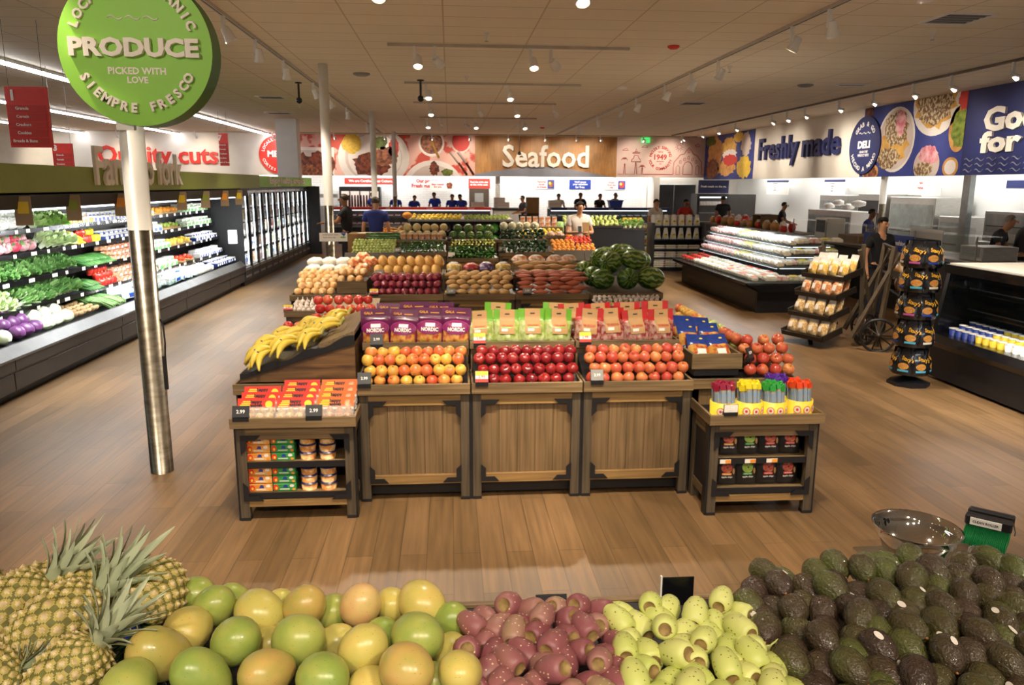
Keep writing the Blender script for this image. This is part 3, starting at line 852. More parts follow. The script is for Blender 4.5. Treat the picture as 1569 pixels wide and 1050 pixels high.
MB().box(-0.2, 0.2, -0.065, -0.06, 1.25, 1.65, M_GREY).build('door_glass', t)
t = tag(put('door_2', None, (10.15, 35.0, 0)), kind='structure')
MB().box(-0.98, 0, -0.06, 0, 0, 2.08, M_BLACK).build('door_leaf', t)
MB().box(0.02, 1.0, -0.06, 0, 0, 2.08, M_BLACK).build('door_leaf', t)
struct('wall_door_surround', MB().box(8.9, 9.15, 35.0, 35.2, 0, 2.39, M_WHITE).box(11.15, 13.1, 35.0, 35.2, 0, 2.39, M_WHITE).box(9.15, 11.15, 35.0, 35.2, 2.1, 2.39, M_WHITE))

# ================================================================ PRODUCE PROTOTYPES (shared meshes)
def tex_mat(name, base_fn, r=0.4, coat=0.0, bump=0.0, bs=60.0, spec=0.5):
    M = bpy.data.materials.new(name)
    N, L, B = nt(M)
    L.new(base_fn(N, L), B.inputs['Base Color'])
    B.inputs['Roughness'].default_value = r
    B.inputs['Coat Weight'].default_value = coat
    B.inputs['Specular IOR Level'].default_value = spec
    if bump:
        b = N.new('ShaderNodeBump'); b.inputs['Strength'].default_value = bump; b.inputs['Distance'].default_value = 0.006
        t2 = noise(N, L, bs, 2.0); L.new(t2.outputs[0], b.inputs['Height']); L.new(b.outputs[0], B.inputs['Normal'])
    return M
def blush(ca, cb, scale=14.0, stretch=(1, 1, 0.5), lo=0.42, hi=0.62, dots=None, rnd=0.35):
    """skin that runs from ca to cb in patches which differ from fruit to fruit"""
    def fn(N, L):
        oi = N.new('ShaderNodeObjectInfo')
        tc = N.new('ShaderNodeTexCoord')
        mp = N.new('ShaderNodeMapping'); mp.inputs['Scale'].default_value = stretch
        ad = N.new('ShaderNodeVectorMath'); ad.operation = 'ADD'
        ml = N.new('ShaderNodeVectorMath'); ml.operation = 'SCALE'; ml.inputs[0].default_value = (7, 11, 5)
        L.new(oi.outputs['Random'], ml.inputs['Scale'])
        L.new(tc.outputs['Object'], mp.inputs[0]); L.new(mp.outputs[0], ad.inputs[0]); L.new(ml.outputs[0], ad.inputs[1])
        t = N.new('ShaderNodeTexNoise'); t.inputs['Scale'].default_value = scale; t.inputs['Detail'].default_value = 4
        L.new(ad.outputs[0], t.inputs['Vector'])
        sh = N.new('ShaderNodeMath'); sh.operation = 'MULTIPLY_ADD'; sh.inputs[1].default_value = rnd; sh.inputs[2].default_value = -rnd / 2
        L.new(oi.outputs['Random'], sh.inputs[0])
        s2 = N.new('ShaderNodeMath'); s2.operation = 'ADD'
        L.new(t.outputs[0], s2.inputs[0]); L.new(sh.outputs[0], s2.inputs[1])
        k = ramp(N, ca if isinstance(ca, list) else [ca, cb], None if isinstance(ca, list) else (lo, hi))
        L.new(s2.outputs[0], k.inputs[0])
        out = k.outputs[0]
        if dots:
            v = N.new('ShaderNodeTexVoronoi'); v.inputs['Scale'].default_value = dots[1]
            L.new(tc.outputs['Object'], v.inputs['Vector'])
            q = ramp(N, [(1, 1, 1, 1), (0, 0, 0, 1)], (dots[2], dots[2] + 0.06)); L.new(v.outputs['Distance'], q.inputs[0])
            mx = N.new('ShaderNodeMix'); mx.data_type = 'RGBA'
            L.new(q.outputs[0], mx.inputs[0]); L.new(out, mx.inputs[6]); mx.inputs[7].default_value = lin(dots[0])
            out = mx.outputs[2]
        return out
    return fn
M_APPLE_Y = tex_mat('apple_yellow_pink', blush(['#d9b24a', '#dba94a', '#cf6c3c', '#bf402c'], None, 13.0, rnd=0.5), 0.28, 0.3)
M_APPLE_R = tex_mat('apple_dark_red', blush(['#5f0f18', '#73141b', '#8f2322', '#b04a36'], None, 12.0, rnd=0.3), 0.2, 0.4)
M_APPLE_P = tex_mat('apple_pink_red', blush(['#d8a35c', '#c97848', '#b84a38', '#a02a28'], None, 12.0, rnd=0.5), 0.25, 0.35)
M_APPLE_S = tex_mat('apple_red_striped', blush(['#e0a054', '#cf5a3c', '#b52a2a', '#96181f'], None, 12.0, (1.6, 1.6, 0.3), rnd=0.4), 0.22, 0.4)
M_STALK = mat('brown_stalk', '#5b4527', 0.8)
M_ONION_R = tex_mat('red_onion_skin', blush(['#5f1626', '#7a2133', '#8f3040', '#6b1a2a'], None, 10.0, (2, 2, 0.4), rnd=0.3), 0.25, 0.2)
M_ONION_Y = tex_mat('yellow_onion_skin', blush(['#d99a55', '#e2ad6c', '#edc894', '#c98545'], None, 10.0, (2, 2, 0.4), rnd=0.4), 0.35, 0.1)
M_ONION_W = tex_mat('white_onion_skin', blush(['#efe9da', '#f4efe3', '#e2dac6'], None, 9.0, rnd=0.3), 0.35, 0.1)
M_GARLIC = tex_mat('garlic_skin', blush(['#efe6da', '#e4d6cb', '#cdb8b2'], None, 16.0, (2, 2, 0.6), rnd=0.3), 0.55)
M_POTATO = tex_mat('russet_skin', blush(['#b28a54', '#c29a62', '#9c7444'], None, 16.0, rnd=0.3), 0.75, bump=0.3, bs=120)
M_YAM = tex_mat('red_sweet_potato_skin', blush(['#a8553a', '#b9664a', '#8d412c'], None, 14.0, rnd=0.35), 0.6, bump=0.3, bs=90)
M_YAM2 = tex_mat('tan_sweet_potato_skin', blush(['#b98a55', '#c79a66', '#a57543'], None, 14.0, rnd=0.3), 0.6, bump=0.3, bs=90)
M_MELON_Y = tex_mat('golden_melon_rind', blush(['#d9a558', '#e2b468', '#c98f45'], None, 12.0, rnd=0.3), 0.45)
M_MELON_C = tex_mat('netted_melon_rind', blush(['#d8bd82', '#e4cf9a', '#c7a869'], None, 26.0, rnd=0.2), 0.7, bump=0.4, bs=110)
M_MELON_W = tex_mat('pale_melon_rind', blush(['#e4d9ae', '#efe6c2', '#d8cb98'], None, 8.0, rnd=0.2), 0.4)
M_LEMON = tex_mat('lemon_rind', blush(['#eecb3f', '#f2d452', '#e2b830'], None, 12.0, rnd=0.3), 0.4, bump=0.2, bs=150)
M_ORANGE = tex_mat('orange_rind', blush(['#e8912b', '#ef9f36', '#dd7d20'], None, 10.0, rnd=0.4), 0.4, bump=0.3, bs=150)
M_LIME = M_LIME
M_LIMEF = tex_mat('lime_rind', blush(['#86a13a', '#a3b84c', '#6b8a2c'], None, 12.0, rnd=0.4), 0.35)
M_TOMATILLO = tex_mat('tomatillo_skin', blush(['#a9b95a', '#c2cc77', '#8aa044'], None, 12.0, rnd=0.5), 0.4)
M_JALA = tex_mat('green_chile_skin', blush(['#2f6a1d', '#418427', '#235316'], None, 10.0, rnd=0.5), 0.22, 0.3)
M_CHILE_Y = tex_mat('yellow_chile_skin', blush(['#d8cf5a', '#c4c94e', '#e4da74'], None, 10.0, rnd=0.5), 0.25, 0.3)
M_POBLANO = tex_mat('dark_chile_skin', blush(['#173018', '#1f4220', '#0f2411'], None, 8.0, rnd=0.5), 0.16, 0.5)
M_CUKE = tex_mat('cucumber_skin', blush(['#2c5a26', '#3c7032', '#9fb67a'], None, 12.0, rnd=0.2), 0.35)
M_TOMATO = tex_mat('tomato_skin', blush(['#d23a28', '#dd4c30', '#b92a20'], None, 8.0, rnd=0.3), 0.2, 0.3)
M_BELL_R = tex_mat('red_pepper_skin', blush(['#c8201c', '#d8352a', '#a81616'], None, 7.0, rnd=0.2), 0.15, 0.5)
M_BELL_Y = tex_mat('yellow_pepper_skin', blush(['#f0bf1e', '#f5cd38', '#e0a912'], None, 7.0, rnd=0.2), 0.15, 0.5)
M_LEAF = tex_mat('leaf_green', blush(['#6aa03e', '#94c05c', '#c3dd92', '#4b8430'], None, 22.0, rnd=0.4), 0.5)
M_LEAFP = tex_mat('pale_leaf_green', blush(['#b9d48a', '#d9e8b4', '#8fb85a'], None, 20.0, rnd=0.4), 0.5)
M_LEAFD = tex_mat('dark_leaf_green', blush(['#4a7c3a', '#6b9c50', '#a3c07c'], None, 22.0, rnd=0.4), 0.5)
M_CAULI = tex_mat('cauliflower_curd', blush(['#f1eddd', '#fbf9ef', '#e0dac2'], None, 30.0, rnd=0.2), 0.7, bump=0.6, bs=120)
M_CABB = tex_mat('cabbage_leaf', blush(['#cfe0b4', '#e3eed0', '#b3cc90'], None, 9.0, (1, 1, 0.4), rnd=0.4), 0.4)
M_CABBP = tex_mat('purple_cabbage_leaf', blush(['#4a2450', '#6a3a6c', '#35173c'], None, 9.0, (1, 1, 0.4), rnd=0.3), 0.35)
M_RADISH = tex_mat('radish_skin', blush(['#c22c45', '#d9475c', '#eeb9bd', '#5c8a34'], None, 24.0, rnd=0.4), 0.4)
M_ROOT = tex_mat('ginger_skin', blush(['#c9a673', '#b18b58', '#dcc090'], None, 20.0, rnd=0.4), 0.7)
M_WMELON = None
def stripes(N, L):
    tc = N.new('ShaderNodeTexCoord'); oi = N.new('ShaderNodeObjectInfo')
    sp = N.new('ShaderNodeSeparateXYZ'); L.new(tc.outputs['Object'], sp.inputs[0])
    at = N.new('ShaderNodeMath'); at.operation = 'ARCTAN2'; L.new(sp.outputs[1], at.inputs[0]); L.new(sp.outputs[2], at.inputs[1])
    t = noise(N, L, 14.0, 3.0)
    m1 = N.new('ShaderNodeMath'); m1.operation = 'MULTIPLY_ADD'; m1.inputs[1].default_value = 11.0
    n1 = N.new('ShaderNodeMath'); n1.operation = 'MULTIPLY'; n1.inputs[1].default_value = 11.0
    L.new(t.outputs[0], n1.inputs[0]); L.new(at.outputs[0], m1.inputs[0]); L.new(n1.outputs[0], m1.inputs[2])
    si = N.new('ShaderNodeMath'); si.operation = 'SINE'; L.new(m1.outputs[0], si.inputs[0])
    k = ramp(N, ['#33591f', '#4a7429', '#789644', '#9db055'], (0.2, 0.5, 0.75, 1.0)); 
    ad = N.new('ShaderNodeMath'); ad.operation = 'MULTIPLY_ADD'; ad.inputs[1].default_value = 0.5
    sh = N.new('ShaderNodeMath'); sh.operation = 'MULTIPLY_ADD'; sh.inputs[1].default_value = 0.45; sh.inputs[2].default_value = 0.22
    L.new(oi.outputs['Random'], sh.inputs[0])
    L.new(si.outputs[0], ad.inputs[0]); L.new(sh.outputs[0], ad.inputs[2]); L.new(ad.outputs[0], k.inputs[0])
    return k.outputs[0]
M_WMELON = tex_mat('watermelon_rind', stripes, 0.35, 0.15)

def fruit_mesh(name, prof, m, n=14, fn=None, extra=None):
    mb = MB(); mb.lathe(prof, n, m, None, fn)
    if extra: extra(mb)
    return mb.mesh(name)
def apple_prof(r):
    return [(0, -0.72 * r), (0.16 * r, -0.86 * r), (0.42 * r, -0.88 * r), (0.74 * r, -0.66 * r), (0.95 * r, -0.25 * r), (1.0 * r, 0.12 * r), (0.9 * r, 0.52 * r), (0.66 * r, 0.8 * r), (0.36 * r, 0.86 * r), (0.15 * r, 0.74 * r), (0, 0.6 * r)]
def apple(name, m, r=0.04):
    return fruit_mesh(name, apple_prof(r), m, 14, None, lambda b: b.tube([(0, 0, 0.6 * r), (0.004, 0, 0.98 * r)], 0.0022, 5, M_STALK))
ME_APPLE_Y, ME_APPLE_R, ME_APPLE_P, ME_APPLE_S = apple('yellow_apple', M_APPLE_Y), apple('dark_apple', M_APPLE_R), apple('pink_apple', M_APPLE_P), apple('striped_apple', M_APPLE_S)
def onion(name, m, r=0.042):
    return fruit_mesh(name, [(0, -0.9 * r), (0.12 * r, -0.88 * r), (0.6 * r, -0.72 * r), (0.95 * r, -0.2 * r), (0.98 * r, 0.12 * r), (0.75 * r, 0.58 * r), (0.3 * r, 0.9 * r), (0.12 * r, 1.08 * r), (0.14 * r, 1.3 * r), (0, 1.32 * r)], m, 14)
ME_ONION_R, ME_ONION_Y, ME_ONION_W = onion('red_onion', M_ONION_R, 0.046), onion('yellow_onion', M_ONION_Y, 0.046), onion('white_onion', M_ONION_W, 0.046)
def lobed(k, a):
    def fn(x, y, z):
        t = math.atan2(y, x); q = 1 + a * math.cos(k * t)
        return (x * q, y * q, z)
    return fn
r = 0.028
ME_GARLIC = fruit_mesh('garlic_bulb', [(0, -0.75 * r), (0.4 * r, -0.78 * r), (0.95 * r, -0.35 * r), (1.0 * r, 0.05 * r), (0.72 * r, 0.5 * r), (0.25 * r, 0.85 * r), (0.14 * r, 1.3 * r), (0.17 * r, 1.75 * r), (0, 1.78 * r)], M_GARLIC, 18, lobed(7, 0.06))
def wob(seed, a, sc):
    rr = random.Random(seed); ph = [rr.uniform(0, 6.28) for _ in range(6)]
    def f(x, y, z):
        q = 1 + a * (math.sin(sc * x + ph[0]) + math.sin(sc * y + ph[1]) + math.sin(sc * z + ph[2])) / 2
        return q
    return f
def lumpy(name, m, rx, ry, rz, seed, a=0.08, sc=40, bend=0.0, taper=0.0, nu=16, nv=10):
    w = wob(seed, a, sc)
    mb = MB()
    def fn(x, y, z):           # long axis is x
        px, py, pz = z, x, y
        k = 1 - taper * px * px
        q = w(px * rx, py * ry, pz * rz)
        return (px * rx, py * ry * k * q, pz * rz * k * q + bend * (px * px - 0.5) * rx)
    mb.ball((0, 0, 0), 1, nu, nv, m, None, fn)
    return mb.mesh(name)
ME_POTATO = [lumpy('russet_potato', M_POTATO, 0.062, 0.04, 0.033, s_, 0.09, 55) for s_ in (1, 2, 3)]
ME_YAM = [lumpy('red_sweet_potato', M_YAM, 0.1, 0.038, 0.034, s_, 0.12, 45, 0.1, 0.55) for s_ in (4, 5, 6)]
ME_YAM2 = [lumpy('tan_sweet_potato', M_YAM2, 0.11, 0.036, 0.033, s_, 0.12, 40, 0.12, 0.55) for s_ in (7, 8)]
ME_MELON_Y = [lumpy('golden_melon', M_MELON_Y, 0.085, 0.062, 0.062, s_, 0.02, 20) for s_ in (1, 2)]
ME_MELON_C = lumpy('netted_melon', M_MELON_C, 0.078, 0.074, 0.074, 3, 0.015, 20)
ME_MELON_W = lumpy('pale_melon', M_MELON_W, 0.09, 0.085, 0.085, 4, 0.015, 20)
ME_WMELON = lumpy('watermelon', M_WMELON, 0.168, 0.135, 0.135, 5, 0.01, 12, 0, 0, 28, 18)
ME_WMELON_S = lumpy('small_watermelon', M_WMELON, 0.085, 0.082, 0.082, 6, 0.01, 12, 0, 0, 20, 14)
ME_LEMON = lumpy('lemon', M_LEMON, 0.042, 0.03, 0.03, 1, 0.02, 30, 0, -0.1)
ME_ORANGE = lumpy('orange', M_ORANGE, 0.04, 0.039, 0.039, 1, 0.01, 30)
ME_LIME = lumpy('lime', M_LIMEF, 0.03, 0.025, 0.025, 1, 0.01, 30)
ME_TOMATILLO = lumpy('tomatillo', M_TOMATILLO, 0.028, 0.03, 0.03, 1, 0.04, 60, 0, 0, 10, 8)
ME_TOMATO = lumpy('tomato', M_TOMATO, 0.032, 0.036, 0.036, 2, 0.02, 30, 0, 0, 12, 8)
ME_CUKE = lumpy('cucumber', M_CUKE, 0.12, 0.024, 0.024, 3, 0.03, 40, 0.04, 0.25, 10, 10)
ME_SQUASH_Y = lumpy('yellow_squash', M_BELL_Y, 0.1, 0.034, 0.034, 4, 0.03, 40, 0.05, 0.35, 10, 10)
ME_ROOT = [lumpy('ginger_root', M_ROOT, 0.06, 0.03, 0.03, s_, 0.3, 70, 0.1, 0.3) for s_ in (5, 6)]
def chile(name, m, L_, r_, bend):
    mb = MB()
    n = 7
    path = [(L_ * (i / (n - 1) - 0.5), 0, bend * math.sin(PI * i / (n - 1))) for i in range(n)]
    mb.tube(path, [r_ * 0.55, r_ * 0.95, r_, r_ * 0.92, r_ * 0.75, r_ * 0.5, r_ * 0.12], 8, m)
    mb.tube([(-L_ / 2, 0, 0), (-L_ / 2 - 0.022, 0, 0.004)], 0.003, 5, M_LEAFD)
    return mb.mesh(name)
ME_JALA = [chile('green_chile', M_JALA, 0.085, 0.014, 0.006), chile('green_chile', M_JALA, 0.095, 0.013, 0.012)]
ME_CHILE_Y = [chile('yellow_chile', M_CHILE_Y, 0.08, 0.017, 0.008)]
ME_POBLANO = [chile('dark_chile', M_POBLANO, 0.13, 0.036, 0.012), chile('dark_chile', M_POBLANO, 0.12, 0.034, 0.02)]
def bell(name, m):
    r = 0.045
    return fruit_mesh(name, [(0, -r), (0.5 * r, -1.05 * r), (0.8 * r, -0.7 * r), (1.0 * r, 0.2 * r), (0.9 * r, 0.75 * r), (0.5 * r, 0.95 * r), (0.15 * r, 0.8 * r), (0, 0.75 * r)], m, 16, lobed(4, 0.08), lambda b: b.tube([(0, 0, 0.7 * r), (0.004, 0, 1.2 * r)], 0.006, 6, M_LEAFD))
ME_BELL_R, ME_BELL_Y = bell('red_bell_pepper', M_BELL_R), bell('yellow_bell_pepper', M_BELL_Y)
def leafy(name, m, R_, n, seed, stalk=None, L_=None):
    """a bunch of curled leaves fanning up out of one foot, foot at the origin, opening toward +z"""
    mb = MB(); r = random.Random(seed); L_ = L_ or R_ * 2.2
    for i in range(n):
        a = 2 * PI * i / n * 2.618 * 1.0 + r.uniform(-.3, .3)
        sp = 0.15 + 0.75 * i / n
        ln = L_ * r.uniform(0.8, 1.05) * (1 - 0.15 * sp); wd = R_ * r.uniform(0.5, 0.75)
        vs = []; fs = []; K = 5
        for k in range(K + 1):
            u = k / K
            rad = sp * R_ * (u ** 1.3) * 1.25; z = ln * u * (1 - 0.25 * sp * u)
            ww = wd * (0.12 + 1.0 * math.sin(PI * min(1, u * 0.62 + 0.02)) ** 1.4) * (1 if u < 1 else 0.5)
            for q in (-1, 0, 1):
                ruf = (0.12 * R_ * math.sin(9 * u + i) if q else 0)
                x = rad + (0.12 * R_ * abs(q)) + ruf * 0.5; y = q * ww / 2
                vs.append((x * math.cos(a) - y * math.sin(a), x * math.sin(a) + y * math.cos(a), z + ruf))
        for k in range(K):
            for q in (0, 1):
                A = k * 3 + q
                fs.append((A, A + 1, A + 4, A + 3))
        mb.add(vs, fs, m, True)
    if stalk:
        mb.lathe([(0, 0), (R_ * 0.35, 0), (R_ * 0.45, L_ * 0.25), (R_ * 0.3, L_ * 0.5), (0, L_ * 0.52)], 9, stalk)
    return mb.mesh(name)
ME_LETTUCE = [leafy('lettuce_head', M_LEAF, 0.085, 16, s_, M_LEAFP, 0.17) for s_ in (1, 2)]
ME_ROMAINE = [leafy('romaine_head', M_LEAFP, 0.07, 14, s_, M_CABB, 0.2) for s_ in (3, 4)]
ME_CELERY = [leafy('celery_bunch', M_LEAFD, 0.06, 14, s_, M_CABB, 0.24) for s_ in (5, 6)]
ME_HERB = [leafy('herb_bunch', M_LEAFD, 0.06, 18, s_, M_LEAF, 0.15) for s_ in (7, 8)]
def clump(name, m, R_, seed, k=26, rs=0.32, m2=None):
    mb = MB(); r = random.Random(seed)
    mb.ball((0, 0, 0), (R_ * .9, R_ * .9, R_ * .72), 12, 8, m)
    for i in range(k):
        a = r.uniform(0, 6.28); b = math.acos(r.uniform(-0.2, 1))
        p = (R_ * 0.82 * math.sin(b) * math.cos(a), R_ * 0.82 * math.sin(b) * math.sin(a), R_ * 0.68 * math.cos(b))
        mb.ball(p, R_ * rs * r.uniform(0.7, 1.1), 7, 5, m2 if (m2 and i % 3 == 0) else m)
    return mb.mesh(name)
ME_CAULI = [clump('cauliflower', M_CAULI, 0.085, 1)]
ME_RADISH = [clump('radish_bunch', M_RADISH, 0.07, s_, 16, 0.3, M_LEAFD) for s_ in (2, 3)]
ME_BROC = [clump('broccoli_crown', M_LEAFD, 0.07, 4, 30, 0.26)]
def cabbage(name, m):
    mb = MB()
    mb.ball((0, 0, 0), (0.08, 0.08, 0.07), 14, 10, m)
    r = random.Random(5)
    for i in range(4):
        a = i * 1.6; X = MX.Rotation(a, 4, 'Z') @ MX.Rotation(0.5, 4, 'Y')
        w = [(0.079 * math.sin(t) * 1.05, -1 + 2 * t / PI) for t in (0.2, 0.6, 1.0, 1.4)]
        vs = []; fs = []
        for i2 in range(5):
            for j2 in range(5):
                th, ph = 0.2 + 0.3 * i2, -0.8 + 0.4 * j2
                vs.append((0.084 * math.sin(th) * math.cos(ph), 0.084 * math.sin(th) * math.sin(ph), 0.074 * math.cos(th)))
        for i2 in range(4):
            for j2 in range(4):
                A = i2 * 5 + j2; fs.append((A, A + 1, A + 6, A + 5))
        mb.add(vs, fs, m, True, X)
    return mb.mesh(name)
ME_CABB, ME_CABBP = cabbage('green_cabbage', M_CABB), cabbage('purple_cabbage', M_CABBP)

# ---- bags and packs
def bag_shape(w, h, d, hd=0.22, bot=0.06):
    """half thickness of a sealed pillow bag at (x, z); hd = flat header share, bot = seal share"""
    def t(x, z):
        u = min(1, abs(2 * x / w)); v = min(1, max(0, z / h))
        p = (1 - u ** 3) ** 0.75 if u < 1 else 0
        if v > 1 - hd: q = 0.06
        else:
            q = min(1.0, (v + bot) / 0.22) ** 0.6 * (1 - max(0, (v - 0.45) / (1 - hd - 0.45 + 1e-6)) ** 1.6)
            q = max(0.06, q)
        return max(0.0015, d / 2 * p * q)
    return t
def bag(mb, w, h, d, zone, hd=0.22, nx=12, nz=16, lump=None, seed=1, taper=0.0, wr=0.02):
    t = bag_shape(w, h, d, hd); r = random.Random(seed)
    mats = {}
    grid = {}
    for s_ in (-1, 1):
        for k in range(nz + 1):
            for i in range(nx + 1):
                x = w * (i / nx - 0.5); z = h * k / nz
                th = t(x, z)
                if lump and th > d * 0.12:
                    th += lump * (math.sin(x * 70 + seed) * math.sin(z * 62 + seed * 2)) * min(1, th / (d * 0.3))
                th += r.uniform(-1, 1) * wr * d * (0.5 if th > 0.004 else 0.1)
                th = max(th, 0.0012)
                kx = 1 - taper * (z / h)
                grid[(s_, i, k)] = (x * kx, s_ * th, z)
    for s_ in (-1, 1):
        for k in range(nz):
            for i in range(nx):
                m = zone((i + 0.5) / nx, (k + 0.5) / nz)
                mats.setdefault(m, []).append([grid[(s_, i, k)], grid[(s_, i + 1, k)], grid[(s_, i + 1, k + 1)], grid[(s_, i, k + 1)]])
    for m, qs in mats.items():
        vs = []; fs = []; ix = {}
        for q in qs:
            f = []
            for p in q:
                kk = (round(p[0], 6), round(p[1], 6), round(p[2], 6))
                if kk not in ix:
                    ix[kk] = len(vs); vs.append(p)
                f.append(ix[kk])
            fs.append(f)
        mb.add(vs, fs, m, True)
    def on(x, z, e=0.0015):
        return -(t(x / max(0.3, 1 - taper * z / h), z)) - e - (lump or 0) * 0.8
    return on
def drape(on, cx, cz, e=0.0015):
    """maps flat lettering (x, z-up as y) onto the bag front"""
    return lambda x, y, z: (cx + x, on(cx + x, cz + y, e) - z, cz + y)
def patch(mb, on, x0, x1, z0, z1, m, e=0.0015, n=6):
    vs = []; fs = []
    for k in range(n + 1):
        for i in range(n + 1):
            x = x0 + (x1 - x0) * i / n; z = z0 + (z1 - z0) * k / n
            vs.append((x, on(x, z, e), z))
    for k in range(n):
        for i in range(n):
            A = k * (n + 1) + i; fs.append((A, A + 1, A + n + 2, A + n + 1))
    mb.add(vs, fs, m, True)
def oval(mb, on, cx, cz, rx, rz, m, e=0.002, n=20):
    vs = [(cx, on(cx, cz, e), cz)]; fs = []
    for q in (0.5, 1.0):
        for i in range(n):
            a = 2 * PI * i / n
            x, z = cx + rx * q * math.cos(a), cz + rz * q * math.sin(a)
            vs.append((x, on(x, z, e), z))
    for i in range(n):
        j = (i + 1) % n
        fs.append((0, 1 + i, 1 + j)); fs.append((1 + i, n + 1 + i, n + 1 + j, 1 + j))
    mb.add(vs, fs, m, True)
M_FILM = mat('clear_film', '#e9e4df', 0.12, alpha=0.3, spec=0.7)
M_FILMW = mat('milky_film', '#f0ece8', 0.2, c2='#d9d3cc', ns=14, spec=0.6)
M_GLOSSW = mat('white_plastic', '#f0eee9', 0.25, c2='#e2dfd9', ns=8)

# price tag holders clipped on the trays
M_TAGB = mat('tag_charcoal', '#2f2f33', 0.35)
def price_tag(x, y, z, col, label, w=0.085, h=0.075, tilt=-0.35, rz=0.0):
    t = thing('price_tag', label, 'price tag', (x, y, z), rz)
    mb = MB()
    X = MX.Rotation(tilt, 4, 'X')
    mb.box(-w / 2, w / 2, -0.006, 0.0, 0, h, M_PLEX if col == 'x' else M_TAGB, X)
    mb.box(-w / 2 * 0.96, w / 2 * 0.96, -0.012, 0.02, -0.022, 0.0, M_BLACK)
    mb.build('holder', t)
    mb = MB()
    c = {'y': M_YEL, 'k': M_TAGB, 'g': M_GREY, 'w': M_SIGNW}[col]
    mb.box(-w / 2 * 0.95, w / 2 * 0.95, -0.009, -0.006, h * 0.03, h * 0.97, c, X)
    if col == 'y': mb.box(-w / 2 * 0.95, w / 2 * 0.95, -0.0095, -0.009, h * 0.03, h * 0.3, M_REDP, X)
    if col == 'y': mb.box(-w / 2 * 0.95, w / 2 * 0.95, -0.0095, -0.009, h * 0.3, h * 0.6, M_SIGNW, X)
    text(mb, '2.99', X @ face_y(0, -0.0095, h * 0.5), M_REDP if col == 'y' else M_WHITEL, w=w * 0.5, d=0.001)
    mb.build('price_card', t)
    return t

def heap(name, mes, x0, x1, y0, z0, rows, fmt, cat, group, sp, rot=None, s=(0.94, 1.06), rng=None, ax=(1, 0), base=(0, 0), jit=0.15, dirz=0.0):
    """rows of produce stepping up and back. rows: (dy, dz, count or None, label). fmt has %s for ordinal and row."""
    r = rng or random.Random(len(name) * 7 + int(x0 * 100))
    mes = mes if isinstance(mes, list) else [mes]
    out = []
    for ri, (dy, dz, cnt_, rl) in enumerate(rows):
        n = cnt_ or max(1, int((x1 - x0) / sp))
        st = (x1 - x0) / n
        for i in range(n):
            u = x0 + st * (i + 0.5) + (0.25 * st if ri % 2 else -0.25 * st) * 0.6 + r.uniform(-jit, jit) * st * 0.4
            v = y0 + dy + r.uniform(-jit, jit) * sp * 0.3
            z = z0 + dz + r.uniform(-1, 1) * jit * sp * 0.2
            if ax == (1, 0): p = (u, v, z)
            else: p = (base[0] + ax[0] * v, u, z)          # rows run along y, stepping sideways
            e = rot(r) if rot else (r.uniform(-0.5, 0.5), r.uniform(-0.5, 0.5), r.uniform(0, 6.28))
            o = put(name, mes[r.randrange(len(mes))], p, e, r.uniform(*s), fmt % (ORD[i % 28], rl), cat, group)
            out.append(o)
    return out

# ================================================================ ISLAND FIXTURES
W_OAK = wood('display_oak_x', '#8a7250', '#665238', 'x', 0.5)
W_OAKZ = wood('display_oak_z', '#83694a', '#685438', 'z', 0.5)
W_OAKY = wood('display_oak_y', '#806a4a', '#5f4d35', 'y', 0.5)
W_RAIL = wood('pale_rail_oak', '#a5834f', '#846540', 'x', 0.5)
W_POST = wood('dark_post_oak', '#5f5240', '#4a3f31', 'z', 0.55)
W_RAMP = wood('figured_oak_ramp', '#7a5a38', '#4a3524', 'x', 0.45, 5.0, 6.0)

def bracket(mb, x, z, sx, sz, y):
    """black L corner plate with one cut corner; sx, sz point into the panel"""
    pts = [(0, 0), (0.12, 0), (0.09, 0.032), (0.032, 0.032), (0.032, 0.09), (0, 0.12)]
    mb.prism([(x + sx * a, z + sz * b) for a, b in pts], y - 0.006, y, M_BLACK, 'y')
def frame_front(t, x0, x1, yf, zt, zb=0.13, posts=0.055):
    for a, b in ((x0 + 0.012, x0 + 0.012 + posts), (x1 - 0.012 - posts, x1 - 0.012)):
        mb = MB().box(a, b, yf, yf + 0.05, 0.0, zt - 0.07, W_POST)
        mb.build('post', t)
        MB().box(a - 0.002, b + 0.002, yf - 0.002, yf + 0.052, 0.0, 0.02, M_BLACK).build('foot_pad', t)
    for a, b in ((x0, x0 + 0.012), (x1 - 0.012, x1)):
        MB().box(a, b, yf + 0.004, yf + 0.07, 0.0, zt - 0.07, M_BLACK).build('edge_strip', t)
    a, b = x0 + 0.012 + posts, x1 - 0.012 - posts
    return a, b
def tray(t, x0, x1, yf, yb, zt, h=0.07, name='tray'):
    mb = MB()
    mb.box(x0 + 0.004, x1 - 0.004, yf - 0.03, yf - 0.012, zt - h, zt, W_OAK, bev=0.002)
    for a, b in ((x0 + 0.004, x0 + 0.018), (x1 - 0.018, x1 - 0.004)):
        mb.box(a, b, yf - 0.012, yb, zt - h, zt, W_OAKY)
    mb.box(x0 + 0.018, x1 - 0.018, yf - 0.012, yb, zt - h, zt - h + 0.012, M_BLACK)
    return mb.build(name, t)
